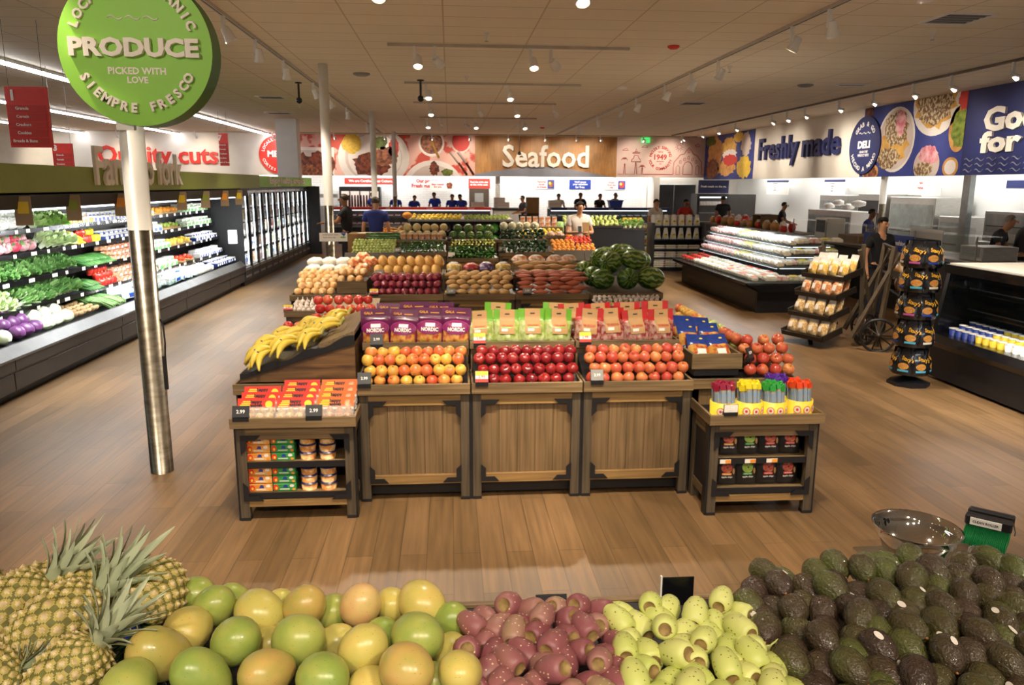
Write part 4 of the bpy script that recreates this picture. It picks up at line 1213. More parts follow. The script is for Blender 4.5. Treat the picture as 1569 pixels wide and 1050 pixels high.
def bin_unit(x0, x1, yf, zt, lab, up=None, depth=0.95, slope=0.3, grp='wooden produce display bins', rise=0.13):
    """oak display bin: plank front, tray, sloped black insert, upper tray behind"""
    t = thing('display_bin', lab, 'display bin', ((x0 + x1) / 2, yf, 0), 0, grp)
    w = (x1 - x0) / 2
    X0, X1 = -w, w
    a, b = frame_front(t, X0, X1, 0, zt)
    MB().prism([(a, zt - 0.07), (b, zt - 0.07), (b, zt - 0.115), (b - 0.045, zt - 0.15), (a + 0.045, zt - 0.15), (a, zt - 0.115)], 0.004, 0.04, W_RAIL, 'y').build('top_rail', t)
    MB().box(a, b, 0.002, 0.035, 0.115, 0.175, W_RAIL).build('bottom_rail', t)
    mb = MB()
    n = 5
    for i in range(n):
        q0, q1 = a + (b - a) * i / n, a + (b - a) * (i + 1) / n
        mb.box(q0 + 0.0012, q1 - 0.0012, 0.026, 0.04, 0.13, zt - 0.08, W_OAKZ)
    mb.box(a, b, 0.034, 0.042, 0.13, zt - 0.08, M_BLACK)
    mb.build('plank_panel', t)
    mb = MB()
    for sx, xx in ((1, a - 0.002), (-1, b + 0.002)):
        bracket(mb, xx, zt - 0.115, sx, -1, 0.001); bracket(mb, xx, 0.12, sx, 1, 0.001)
    for i_, (sx, xx) in enumerate(((1, a - 0.002), (-1, b + 0.002))):
        m1 = MB(); bracket(m1, xx, zt - 0.118, sx, -1, 0.0); m1.build('corner_bracket', t)
        m1 = MB(); bracket(m1, xx, 0.125, sx, 1, 0.0); m1.build('corner_bracket', t)
    tray(t, X0, X1, 0, 0.36, zt)
    MB().box(X0 + 0.014, X1 - 0.014, 0.08, depth, 0.02, zt - 0.08, M_BLACK).build('carcass', t)
    MB().prism([(0.0, zt - 0.05), (slope + 0.04, zt + rise - 0.02), (slope + 0.04, zt - 0.05)], X0 + 0.02, X1 - 0.02, M_BLACK, 'x').build('sloped_insert', t)
    if up:
        uy, uz = up
        tray(t, X0, X1, uy, depth, uz, 0.05, 'upper_tray')
        MB().box(X0 + 0.01, X1 - 0.01, uy, depth - 0.01, zt - 0.06, uz - 0.052, W_OAKZ).build('riser', t)
    return t
def side_block(x0, x1, y0, y1, zt, lab, cat='display bin'):
    """oak end block with a plain apron front"""
    t = thing('display_bin', lab, cat, ((x0 + x1) / 2, y0, 0))
    w = (x1 - x0) / 2
    mb = MB().box(-w, w, -0.03, -0.012, zt - 0.07, zt, W_OAK, bev=0.002)
    mb.box(-w, -w + 0.015, -0.012, y1 - y0, zt - 0.07, zt, W_OAKY).box(w - 0.015, w, -0.012, y1 - y0, zt - 0.07, zt, W_OAKY)
    mb.box(-w + 0.015, w - 0.015, -0.012, y1 - y0, zt - 0.07, zt - 0.02, M_BLACK)
    mb.build('tray', t)
    MB().box(-w + 0.02, w - 0.02, 0.0, y1 - y0 - 0.02, 0.12, zt - 0.07, W_OAKZ).build('side_panel', t)
    for a in (-w + 0.01, w - 0.07):
        for b in (0.0, y1 - y0 - 0.06):
            MB().box(a, a + 0.06, b, b + 0.06, 0, zt - 0.07, W_POST).build('post', t)
    return t
def cart_unit(x0, x1, yf, zt, depth, lab, rz=0.0):
    t = thing('corner_display_cart', lab, 'display cart', ((x0 + x1) / 2, yf, 0), rz)
    w = (x1 - x0) / 2; X0, X1 = -w, w
    a, b = frame_front(t, X0, X1, 0, zt)
    for s_ in (-1, 1):
        q = X0 + 0.01 if s_ < 0 else X1 - 0.065
        MB().box(q, q + 0.055, depth - 0.06, depth, 0, zt - 0.07, W_POST).build('post', t)
        q = X0 + 0.015 if s_ < 0 else X1 - 0.04
        MB().box(q, q + 0.025, 0.05, depth - 0.06, zt - 0.16, zt - 0.07, W_OAKY).box(q, q + 0.025, 0.05, depth - 0.06, 0.09, 0.15, W_OAKY).build('side_rail', t)
        MB().box(q + 0.008, q + 0.016, 0.05, depth - 0.06, 0.15, zt - 0.16, M_BLACK).build('side_panel', t)
    MB().prism([(a, zt - 0.07), (b, zt - 0.07), (b, zt - 0.12), (b - 0.045, zt - 0.15), (a + 0.045, zt - 0.15), (a, zt - 0.12)], 0.004, 0.035, W_OAK, 'y').build('top_rail', t)
    MB().box(a, b, 0.002, 0.03, 0.09, 0.135, W_RAIL).build('bottom_rail', t)
    for i_, (sx, xx) in enumerate(((1, a - 0.03), (-1, b + 0.03))):
        m1 = MB(); bracket(m1, xx, zt - 0.12, sx, -1, -0.001); m1.build('corner_bracket', t)
        m1 = MB(); bracket(m1, xx, 0.13, sx, 1, -0.001); m1.build('corner_bracket', t)
    for z in (0.175, 0.375):
        mb = MB().box(a - 0.03, b + 0.03, 0.012, depth - 0.05, z - 0.012, z, W_OAK).box(a - 0.03, b + 0.03, 0.005, 0.012, z - 0.035, z + 0.004, M_BLACK)
        mb.build('shelf', t)
    MB().box(a - 0.04, b + 0.04, depth - 0.05, depth - 0.04, 0.1, zt - 0.08, M_BLACK).build('back_panel', t)
    tray(t, X0 - 0.015, X1 + 0.015, -0.01, depth, zt, 0.065)
    return t

# ================================================================ FIRST ISLAND
YF = 4.81
XB = (-0.602, 0.122, 0.850, 1.585)
LBN = ('oak display bin of yellow and pink apples nearest the bananas', 'oak display bin of dark red apples in the middle of the front', 'oak display bin of rosy apples nearest the candy tubs')
for i in range(3):
    bin_unit(XB[i], XB[i + 1], YF, 0.80, LBN[i], (0.36, 0.998))
AR = [(0.028, 0.008, 8, 'bottom'), (0.05, 0.07, 9, 'second'), (0.1, 0.13, 9, 'third'), (0.165, 0.168, 9, 'top')]
rotA = lambda r: (r.uniform(-0.7, 0.7), r.uniform(-0.7, 0.7), r.uniform(0, 6.28))
for i, (me, nm, fm, g) in enumerate(((ME_APPLE_Y, 'yellow_apple', 'yellow and pink apple, %s from the bananas in the %s row', 'yellow and pink apples in the first bin'),
                                     (ME_APPLE_R, 'red_apple', 'dark red apple, %s from the banana side in the %s row', 'dark red apples in the middle bin'),
                                     (ME_APPLE_P, 'pink_apple', 'rosy apple, %s from the banana side in the %s row, third bin', 'rosy apples in the third bin'))):
    heap(nm, me, XB[i] + 0.035, XB[i + 1] - 0.035, YF, 0.80, AR, fm, 'apple', g, 0.078, rotA, (0.94, 1.06))
    x0, x1 = XB[i] + 0.045, XB[i + 1] - 0.045
price_tag(XB[0] + 0.05, YF - 0.028, 0.805, 'k', 'dark price tag in front of the yellow and pink apples')
price_tag(XB[1] + 0.07, YF - 0.028, 0.805, 'y', 'yellow price tag in front of the dark red apples')
price_tag(XB[2] + 0.09, YF - 0.028, 0.805, 'g', 'silver price tag in front of the rosy apples')
price_tag(XB[0] + 0.1, YF + 0.33, 0.985, 'k', 'dark price tag in front of the purple apple bags')
price_tag(XB[1] + 0.07, YF + 0.33, 0.985, 'y', 'yellow price tag in front of the green topped apple bags')
price_tag(XB[2] + 0.07, YF + 0.33, 0.985, 'y', 'yellow price tag in front of the red topped apple bags')

# bagged apples on the upper trays
M_PURP = mat('purple_film', '#6a1f52', 0.22, c2='#54173f', ns=10, coat=0.3)
M_PURPL = mat('purple_film_light', '#a0487f', 0.25)
M_PURPD = mat('purple_oval', '#8a2a63', 0.25)
M_FILMRED = mat('apples_through_film', '#a83c2c', 0.16, c2='#d0a04c', ns=26, coat=0.5, pos=(0.4, 0.62))
M_FILMGRN = mat('green_apples_through_film', '#8fa545', 0.16, c2='#c3c795', ns=26, coat=0.5, pos=(0.42, 0.66))
M_FILMDRK = mat('red_apples_through_film', '#8d2b2f', 0.16, c2='#c7a493', ns=26, coat=0.5, pos=(0.42, 0.66))
M_BAGG = mat('lime_film', '#6bab22', 0.3, c2='#5d991b', ns=8, coat=0.2)
M_BAGR = mat('red_film', '#c2241d', 0.25, c2='#a81c17', ns=8, coat=0.2)
M_KRAFT = mat('kraft_label', '#ba9160', 0.6, c2='#b08857', ns=10)
M_TXTR = mat('label_red_ink', '#c0452c', 0.6)
M_BLUEF = mat('blue_film', '#24408f', 0.22, c2='#1b3070', ns=9, coat=0.3)
def purple_bag(seed):
    mb = MB()
    on = bag(mb, 0.198, 0.258, 0.115, lambda u, v: M_PURP if (v < 0.06 or v > 0.42 or u < 0.08 or u > 0.92) else M_FILMRED, 0.26, 14, 18, 0.004, seed, 0.0)
    body = mb.mesh('purple_bag')
    m2 = MB()
    oval(m2, on, 0, 0.125, 0.092, 0.048, M_PURPL, 0.002); oval(m2, on, 0, 0.125, 0.087, 0.044, M_PURPD, 0.0035)
    text(m2, 'NORDIC', MX.Identity(4), M_WHITEL, w=0.115, h=0.027, d=0.001, off=0.04, fn=drape(on, 0, 0.112, 0.005))
    patch(m2, on, -0.03, 0.035, 0.13, 0.155, M_WHITEL, 0.005, 3)
    text(m2, 'GALA', MX.Identity(4), M_ORANGE, w=0.06, d=0.001, off=0.03, fn=drape(on, -0.045, 0.228, 0.004))
    patch(m2, on, 0.0, 0.06, 0.222, 0.228, M_ORANGE, 0.003, 3)
    return body, m2.mesh('printed_label')
def kraft_bag(seed, film, fruit, variety):
    mb = MB()
    on = bag(mb, 0.19, 0.245, 0.115, lambda u, v: film if (v < 0.13 or (v > 0.66)) else fruit, 0.3, 14, 18, 0.005, seed)
    body = mb.mesh('kraft_bag')
    m2 = MB()
    patch(m2, on, -0.052, 0.052, 0.075, 0.244, M_KRAFT, 0.004, 10)
    patch(m2, on, -0.016, 0.016, 0.208, 0.216, M_BLACK, 0.006, 2)
    text(m2, 'CRISP BITE', MX.Identity(4), M_TXTR, w=0.07, d=0.0008, off=0.01, fn=drape(on, 0, 0.165, 0.006)) if False else None
    text(m2, variety, MX.Identity(4), M_TXTR, w=0.08, h=0.014, d=0.0008, off=0.02, fn=drape(on, 0, 0.132, 0.006))
    patch(m2, on, -0.038, 0.038, 0.122, 0.124, M_TXTR, 0.006, 2)
    patch(m2, on, -0.038, 0.005, 0.092, 0.112, M_SIGNW, 0.006, 2)
    if film is M_BAGG: patch(m2, on, -0.04, 0.04, 0.116, 0.124, M_BAGG, 0.0065, 2)
    return body, m2.mesh('paper_label')
def bag_row(name, protos, xs, y, z, lab, cat, group, part, rng, lean=-0.16, which=''):
    for i, x in enumerate(xs):
        b_, l_ = protos[i % len(protos)]
        o = put(name, b_, (x, y + rng.uniform(-0.012, 0.012), z), (lean + rng.uniform(-0.05, 0.05), rng.uniform(-0.07, 0.07), rng.uniform(-0.12, 0.12)), rng.uniform(0.96, 1.04), lab % ORD[i], cat, group)
        put(part, l_, parent=o)
PB = [purple_bag(1), purple_bag(2)]
GB = [kraft_bag(3, M_BAGG, M_FILMGRN, 'ORGANIC'), kraft_bag(4, M_BAGG, M_FILMGRN, 'ORGANIC')]
RB = [kraft_bag(5, M_BAGR, M_FILMDRK, 'RED DELICIOUS'), kraft_bag(6, M_BAGR, M_FILMDRK, 'RED DELICIOUS')]
r = random.Random(3)
Z2 = 0.955
bag_row('apple_bag', PB, [XB[0] + 0.09 + 0.18 * i for i in range(4)], YF + 0.43, Z2, 'purple apple bag, %s from the bananas in the front row', 'bag of apples', 'purple bags of apples', 'printed_label', r)
bag_row('apple_bag', PB, [XB[0] + 0.17 + 0.18 * i for i in range(3)], YF + 0.57, Z2 + 0.02, 'purple apple bag, %s from the bananas in the row behind', 'bag of apples', 'purple bags of apples', 'printed_label', r)
bag_row('apple_bag', GB, [XB[1] + 0.085 + 0.178 * i for i in range(4)], YF + 0.43, Z2, 'green topped bag of green apples, %s from the purple bags, front row', 'bag of apples', 'green bags of apples', 'paper_label', r)
bag_row('apple_bag', GB, [XB[1] + 0.2, XB[1] + 0.62], YF + 0.57, Z2 + 0.03, 'green topped bag of green apples, %s in the row behind', 'bag of apples', 'green bags of apples', 'paper_label', r)
bag_row('apple_bag', RB, [XB[2] + 0.1 + 0.176 * i for i in range(4)], YF + 0.43, Z2, 'red topped bag of red apples, %s from the green bags, front row', 'bag of apples', 'red bags of apples', 'paper_label', r)
bag_row('apple_bag', RB, [XB[2] + 0.02 + 0.2 * i for i in range(4)], YF + 0.57, Z2 + 0.025, 'red topped bag of red apples, %s from the green bags, row behind', 'bag of apples', 'red bags of apples', 'paper_label', r)

# ---- banana end
side_block(-1.40, -0.612, 4.93, 6.75, 0.785, 'oak end block carrying the sloped banana ramp')
t = thing('banana_ramp', 'oak wedge ramp with a black curved foam top under the bananas', 'display ramp', (-1.36, 4.95, 0.787))
zr = lambda x: 0.045 + 0.245 * (x / 0.735)           # ramp top along x
MB().prism([(0, 0), (0.735, 0), (0.735, 0.245), (0, 0.02)], 0.0, 1.0, W_RAMP, 'y').build('wedge', t)
def foam(y0, y1):
    p = [(0.0, 0.022)] + [(0.735, 0.246)]
    top = [(0.735 * (1 - i / 24), zr(0.735 * (1 - i / 24)) + 0.012 + 0.014 * math.sin(2 * PI * 3 * i / 24)) for i in range(25)]
    return MB().prism(p + top, y0, y1, M_BLACK, 'y')
foam(-0.012, 1.0).build('foam_pad', t)
MB().prism([(0.52, 0.185), (0.735, 0.255), (0.735, 0.33), (0.5, 0.24)], 0.01, 1.0, W_OAKY, 'y').build('top_board', t)
M_BAN = mat('banana_skin', '#dcc04a', 0.45, c2='#c9aa3a', ns=9, pos=(0.4, 0.75))
M_BANT = mat('banana_tip', '#b6a04a', 0.6, c2='#7a8b3a', ns=20)
def make_bunch():
    root = thing('banana_bunch', 'x', 'banana bunch', (0, 0, 0), 0, 'bunches of bananas on the ramp')
    n = 6
    for k in range(n):
        a = (k - (n - 1) / 2) * 0.27; lay = 0.022 * (k % 2)
        mb = MB(); P = []; K = 9
        for i in range(K):
            u = i / (K - 1)
            L_ = 0.185 * u
            ang = a * (0.5 + 0.5 * u)
            P.append((-L_ * math.cos(ang) * (1 - 0.12 * u), L_ * math.sin(ang) * 1.1, 0.022 + lay + 0.05 * math.sin(PI * (0.15 + 0.75 * u)) - 0.03 * u))
        R_ = [0.008, 0.0125, 0.0175, 0.0195, 0.0198, 0.019, 0.0165, 0.010, 0.005]
        mb.tube(P, R_, 7, M_BAN)
        mb.build('banana', root)
    mb = MB().tube([(0, 0, 0.045), (0.02, 0, 0.062), (0.035, 0, 0.07)], [0.014, 0.012, 0.013], 8, M_BANT)
    mb.build('stem', root)
    mb = MB()
    mb.tube([(-0.085, -0.05 + 0.1 * i / 8, 0.082 + 0.006 * math.sin(PI * i / 8)) for i in range(9)], 0.0075, 6, M_BLUE)
    mb.build('blue_sticker', root)
    return root
bunch = make_bunch()
BL = ['lowest bunch of bananas at the front corner of the ramp', 'second bunch of bananas up the front edge of the ramp', 'third bunch of bananas up the front edge of the ramp', 'topmost bunch of bananas on the front edge of the ramp',
      'lowest bunch of bananas in the middle line of the ramp', 'second bunch of bananas in the middle line of the ramp', 'topmost bunch of bananas in the middle line of the ramp',
      'lowest bunch of bananas in the rear line of the ramp', 'second bunch of bananas in the rear line of the ramp', 'topmost bunch of bananas in the rear line of the ramp']
BP = [(0.2, 0.12), (0.36, 0.13), (0.51, 0.17), (0.62, 0.3), (0.18, 0.43), (0.36, 0.45), (0.54, 0.47), (0.22, 0.74), (0.42, 0.76), (0.62, 0.72)]
for i, (x, y) in enumerate(BP):
    o = bunch if i == 0 else dup(bunch, (0, 0, 0))
    o['label'] = BL[i]
    o.location = (-1.36 + x, 4.95 + y, 0.787 + zr(x) + 0.02)
    o.rotation_euler = (r.uniform(-0.15, 0.15), -0.3 + r.uniform(-0.1, 0.1), r.uniform(-0.2, 0.75))
    q = r.uniform(1.15, 1.3); o.scale = (q, q, q)
heap('striped_apple', ME_APPLE_S, -1.1, -0.62, 6.15, 1.0, [(0, 0, 6, 'front'), (0.07, 0.06, 6, 'middle'), (0.15, 0.12, 6, 'top')], 'shiny red apple behind the bananas, %s toward the purple bags, %s row', 'apple', 'red apples behind the bananas', 0.08, rotA)
heap('striped_apple', ME_APPLE_S, -1.36, -1.12, 6.15, 0.87, [(0, 0, 3, 'front'), (0.08, 0.05, 3, 'rear')], 'red apple low behind the bananas, %s from the aisle, %s row', 'apple', 'red apples behind the bananas', 0.08, rotA)
t = thing('display_riser', 'dark wooden riser holding red apples behind the bananas', 'display riser', (-0.86, 6.1, 0.787))
MB().prism([(0, 0), (0.6, 0), (0.6, 0.29), (0, 0.18)], -0.25, 0.25, W_OAKY, 'x').build('sloped_board', t)
MB().box(-0.25, 0.25, -0.02, 0.0, 0.0, 0.19, W_OAK).build('apron', t)

# ---- blue bag and apple end
side_block(1.60, 2.34, 4.93, 6.75, 0.775, 'oak end block carrying blue bags and a slope of red apples')
t = thing('display_riser', 'raised oak box holding the blue bags beside the red topped bags', 'display riser', (1.815, 4.97, 0.777))
mb = MB().box(-0.19, 0.16, 0, 0.02, 0.05, 0.155, W_OAK).box(-0.19, -0.17, 0.02, 1.6, 0.05, 0.155, W_OAKY).box(0.14, 0.16, 0.02, 1.6, 0.05, 0.155, W_OAKY)
mb.build('rim', t)
MB().box(-0.17, 0.14, 0.02, 1.6, 0.0, 0.06, W_OAKZ).box(-0.17, 0.14, 0.012, 0.02, 0.0, 0.06, M_BLACK).build('base', t)
t = thing('display_riser', 'sloped board under the red apples at the candy end', 'display riser', (1.98, 5.16, 0.777))
MB().prism([(0, 0.14), (0.33, 0.0), (0, 0.0)], 0, 1.7, W_OAKY, 'y').build('sloped_board', t)
def blue_bag(seed):
    mb = MB()
    on = bag(mb, 0.16, 0.24, 0.09, lambda u, v: M_BLUEF if (v > 0.55 or v < 0.1) else (M_FILMW if 0.3 < u < 0.7 and v < 0.36 else M_FILMRED), 0.25, 12, 16, 0.005, seed, 0.1)
    m2 = MB()
    patch(m2, on, -0.03, 0.03, 0.03, 0.085, M_FILMW, 0.004, 3)
    oval(m2, on, 0.03, 0.2, 0.012, 0.006, M_YEL, 0.003)
    return mb.mesh('blue_bag'), m2.mesh('printed_label')
BBG = [blue_bag(7), blue_bag(8)]
for i, (x, y, z, rz) in enumerate(((1.72, 5.06, 0.85, 0.5), (1.87, 5.06, 0.85, 0.4), (1.7, 5.22, 0.9, 0.6), (1.86, 5.24, 0.9, 0.3), (1.72, 5.42, 0.92, 0.4), (1.86, 5.44, 0.9, 0.5))):
    b_, l_ = BBG[i % 2]
    o = put('apple_bag', b_, (x, y, z), (-0.75 + r.uniform(-0.1, 0.1), r.uniform(-0.1, 0.1), -0.2 + rz * 0.5), 1.0, 'dark blue bag of apples, %s counted from the corner nearest the candy tubs' % ORD[i], 'bag of apples', 'blue bags of apples')
    put('printed_label', l_, parent=o)
sl = [(0.0, 0.0, None, 'outer'), (-0.085, 0.05, None, 'second'), (-0.165, 0.1, None, 'third'), (-0.24, 0.145, None, 'inner')]
def side_heap(name, me, y0, y1, xo, zo, fmt, cat, g, sp=0.085):
    out = []
    for ri, (dx, dz, c_, rl) in enumerate(sl):
        n = int((y1 - y0) / sp)
        for i in range(n):
            out.append(put(name, me, (xo + dx + r.uniform(-.006, .006), y0 + sp * (i + 0.5 + 0.4 * (ri % 2)), zo + dz), rotA(r), r.uniform(0.98, 1.1), fmt % (ORD[i], rl), cat, g))
    return out
heap('red_apple', ME_APPLE_P, 2.0, 2.36, 4.97, 0.815, [(0, 0, 4, 'lowest'), (0.07, 0.06, 4, 'second'), (0.14, 0.12, 4, 'third'), (0.22, 0.165, 3, 'crest')], 'rosy apple facing the candy tubs, %s from the blue bags, %s row', 'apple', 'rosy apples facing the candy tubs', 0.085, rotA, (1.0, 1.1))
side_heap('red_apple', ME_APPLE_P, 5.2, 5.6, 2.27, 0.83, 'red apple on the end slope, %s from the candy tubs, %s row', 'apple', 'red apples on the end slope')
ME_PEAR = fruit_mesh('green_pear', [(0, -0.045), (0.02, -0.047), (0.038, -0.03), (0.04, -0.008), (0.03, 0.02), (0.018, 0.04), (0.01, 0.05), (0, 0.052)], M_TOMATILLO, 12)
side_heap('green_pear', ME_PEAR, 5.62, 5.95, 2.27, 0.83, 'green pear beyond the red apples, %s from the candy tubs, %s row', 'pear', 'green pears on the end slope')
side_heap('yellow_apple', ME_APPLE_Y, 5.97, 6.7, 2.27, 0.83, 'pale yellow apple beyond the pears, %s from them, %s row', 'apple', 'yellow apples on the end slope')
heap('yellow_apple', ME_APPLE_Y, 1.66, 1.95, 6.05, 0.88, [(0, 0.0, 4, 'front'), (0.08, 0.05, 4, 'middle'), (0.17, 0.09, 4, 'rear')], 'yellow apple behind the blue bags, %s from the red topped bags, %s row', 'apple', 'yellow apples behind the blue bags', 0.08, rotA)
price_tag(2.03, 4.97, 0.9, 'k', 'dark price tag beside the blue apple bags', rz=0.8)
price_tag(2.37, 5.12, 0.79, 'k', 'dark price tag at the outer end of the red apple slope', rz=1.2)

# ---- cart at the banana corner
cart_unit(-1.318, -0.592, 4.565, 0.672, 0.35, 'small oak cart of caramel apples and fruit cups below the bananas', 0.0)
M_NUT = mat('chopped_nuts', '#c99a5c', 0.6, c2='#e6cfa0', ns=60, bump=0.5, bs=140, pos=(0.4, 0.6))
M_CARML = mat('caramel_drizzle', '#b0683a', 0.4, c2='#dcb890', ns=30, pos=(0.4, 0.6))
M_CARDR = mat('red_card', '#d63222', 0.45, c2='#cc2c1e', ns=6)
M_CARDO = mat('orange_card', '#dd6a22', 0.45, c2='#d35e1a', ns=6)
def caramel_pack(card, nuts):
    mb = MB()
    for i in range(4):
        mb.ball((-0.084 + 0.056 * i, -0.02, 0.03), (0.029, 0.032, 0.028), 10, 7, nuts)
    mb.box(-0.115, 0.115, -0.055, 0.04, 0, 0.004, M_GLOSSW)
    tr = mb.mesh('tray')
    m1 = MB().box(-0.116, 0.116, -0.058, 0.042, 0.001, 0.062, M_FILM, bev=0.012)
    m2 = MB()
    X = MX.Translation(V((0, 0.03, 0.06))) @ MX.Rotation(-0.35, 4, 'X')
    m2.box(-0.112, 0.112, 0, 0.003, 0, 0.075, card, X, bev=0.0)
    m2.box(-0.112, 0.112, -0.001, 0, 0, 0.012, M_SIGNW, X)
    for k in range(4):
        m2.box(-0.105 + 0.008 * k, -0.045 + 0.006 * k, -0.001, 0, 0.018 + 0.011 * k, 0.025 + 0.011 * k, M_YEL, X)
    text(m2, 'happy', X @ face_y(0.0, -0.001, 0.05), M_BLACK, w=0.07, d=0.001, off=0.04)
    text(m2, 'apples', X @ face_y(0.0, -0.001, 0.028), M_BLACK, w=0.07, d=0.001, off=0.04)
    m2.add([(0.075 + 0.022 * math.cos(a * PI / 8), -0.0015, 0.036 + 0.022 * math.sin(a * PI / 8)) for a in range(16)], [tuple(range(16))], M_YEL if card is M_CARDR else M_CARML, False, X)
    return tr, m1.mesh('clear_lid'), m2.mesh('header_card')
CP = [caramel_pack(M_CARDR, M_NUT), caramel_pack(M_CARDO, M_CARML)]
for c, (x, n, k) in enumerate(((-1.19, 3, 0), (-0.953, 4, 0), (-0.717, 4, 1))):
    for i in range(n):
        o = put('caramel_apple_pack', CP[k][0], (x + r.uniform(-.006, .006), 4.61 + 0.068 * i, 0.628 + 0.02 * i), (0, 0, r.uniform(-.03, .03)), 1.0,
                ('red card caramel apple pack, %s back in the column %s' if k == 0 else 'orange card caramel apple pack, %s back in the column %s') % (ORD[i], ('nearest the aisle', 'in the middle', 'nearest the oak bins')[c]), 'snack pack', 'caramel apple packs on the cart')
        put('clear_lid', CP[k][1], parent=o); put('header_card', CP[k][2], parent=o)
price_tag(-1.26, 4.535, 0.675, 'k', 'dark price tag at the aisle end of the caramel apple tray', 0.1, 0.07)
price_tag(-0.83, 4.535, 0.675, 'k', 'dark price tag in the middle of the caramel apple tray', 0.1, 0.07)
M_BXO = mat('orange_sleeve', '#d98a35', 0.4, c2='#e8b26a', ns=18, pos=(0.45, 0.6))
M_BXG = mat('green_sleeve', '#2f8a44', 0.4, c2='#3c9a50', ns=10)
M_CUPB = mat('navy_lid', '#252a5c', 0.3)
M_CUPO = mat('cup_fruit_print', '#c9803a', 0.35, c2='#e3bd86', ns=30, pos=(0.45, 0.62))
def sleeve(m):
    mb = MB().box(-0.07, 0.07, -0.03, 0.05, 0, 0.05, m, bev=0.004)
    a = mb.mesh('box')
    m2 = MB()
    m2.disc((-0.052, -0.0305, 0.026), 0.016, 0.02, M_RED, d=0.0005); m2.disc((-0.05, -0.031, 0.022), 0.007, 0.009, M_YEL, d=0.0005)
    m2.prism([(-0.01, 0.026), (0.02, 0.024), (0.016, 0.042), (0.0, 0.045)], -0.031, -0.0302, M_BLUE, 'y')
    m2.disc((0.045, -0.0305, 0.036), 0.014, 0.009, M_SIGNW, d=0.0005); m2.disc((0.056, -0.0305, 0.014), 0.01, 0.008, M_ORANGE, d=0.0005)
    m2.box(-0.028, 0.03, -0.031, -0.0302, 0.012, 0.018, M_SIGNW)
    return a, m2.mesh('printed_front')
SLO, SLG = sleeve(M_BXO), sleeve(M_BXG)
def fcup():
    mb = MB().lathe([(0, 0), (0.046, 0), (0.052, 0.042), (0, 0.042)], 20, M_CUPO)
    m2 = MB().lathe([(0, 0.042), (0.055, 0.042), (0.055, 0.05), (0, 0.05)], 20, M_CUPB)
    return mb.mesh('cup'), m2.mesh('lid')
FC = fcup()
for s_, z in enumerate((0.376, 0.176)):
    sh = ('upper', 'lower')[s_]
    for k in range(3):
        lv = ('bottom', 'middle', 'top')[k]
        for c, (x, S_, nm) in enumerate(((-1.185, SLO, 'orange'), (-1.04, SLG, 'green'))):
            o = put('fruit_cup_box', S_[0], (x, 4.625, z + 0.053 * k), (0, 0, r.uniform(-.03, .03)), 1, '%s fruit cup box, %s of three on the %s cart shelf' % (nm, lv, sh), 'box', 'boxes of fruit cups')
            put('printed_front', S_[1], parent=o)
        for c, x in enumerate((-0.895, -0.775)):
            o = put('fruit_cup', FC[0], (x, 4.64, z + 0.051 * k), (0, 0, r.uniform(0, 6)), 1, 'round fruit cup with navy lid, %s of three, %s stack, %s shelf' % (lv, ('inner', 'outer')[c], sh), 'cup', 'round fruit cups')
            put('lid', FC[1], parent=o)

# ---- cart at the candy corner
cart_unit(1.585, 2.29, 4.445, 0.672, 0.38, 'small oak cart of candy tubs and black snack bags at the apple end', -0.01)
M_TUBY = mat('yellow_tub', '#dcbe2e', 0.45, c2='#e0c545', ns=6)
def tub(tip):
    m = mat('pouch_tip', tip, 0.22, coat=0.3)
    mb = MB().lathe([(0, 0), (0.078, 0), (0.082, 0.1), (0.076, 0.1), (0.074, 0.01), (0, 0.01)], 22, M_TUBY)
    body = mb.mesh('tub')
    m2 = MB()
    for a in (-2.1, -1.4, -0.75):
        c_ = V((0.0815 * math.cos(a), 0.0815 * math.sin(a), 0.05))
        X = MX.Translation(c_) @ MX.Rotation(a + PI / 2, 4, 'Z')
        m2.disc((0, 0, 0), 0.024, 0.026, M_SIGNW, d=0.0015); m2.v[-56:] = [tuple(X @ V(p)) for p in m2.v[-56:]] if False else m2.v[-56:]
    m2 = MB()
    for a in (-2.1, -1.4, -0.75):
        X = MX.Translation(V((0.083 * math.cos(a), 0.083 * math.sin(a), 0.05))) @ MX.Rotation(a + PI / 2, 4, 'Z')
        for rr, mm, e in ((0.024, M_ORANGE, 0.0), (0.018, M_SIGNW, 0.0006), (0.008, M_RED, 0.0012)):
            m2.add([(rr * math.cos(k * PI / 7), -e, rr * 1.05 * math.sin(k * PI / 7)) for k in range(14)], [tuple(range(14))], mm, False, X)
    st = []
    ms = mat('silver_blue_pouch', '#8fa3b8', 0.25, 0.3, c2='#c9a23a', ns=30, pos=(0.5, 0.62))
    for i in range(3):
        mb = MB()
        mb.box(-0.014, 0.014, -0.004, 0.004, -0.05, 0.085, ms, bev=0.003)
        mb.prism([(-0.017, 0.08), (0.017, 0.08), (0.021 - 0.01 * i, 0.112), (-0.006 * i, 0.116), (-0.02, 0.108)], -0.006, 0.006, m, 'y')
        st.append(mb.mesh('candy_pouch'))
    return body, m2.mesh('printed_badge'), st
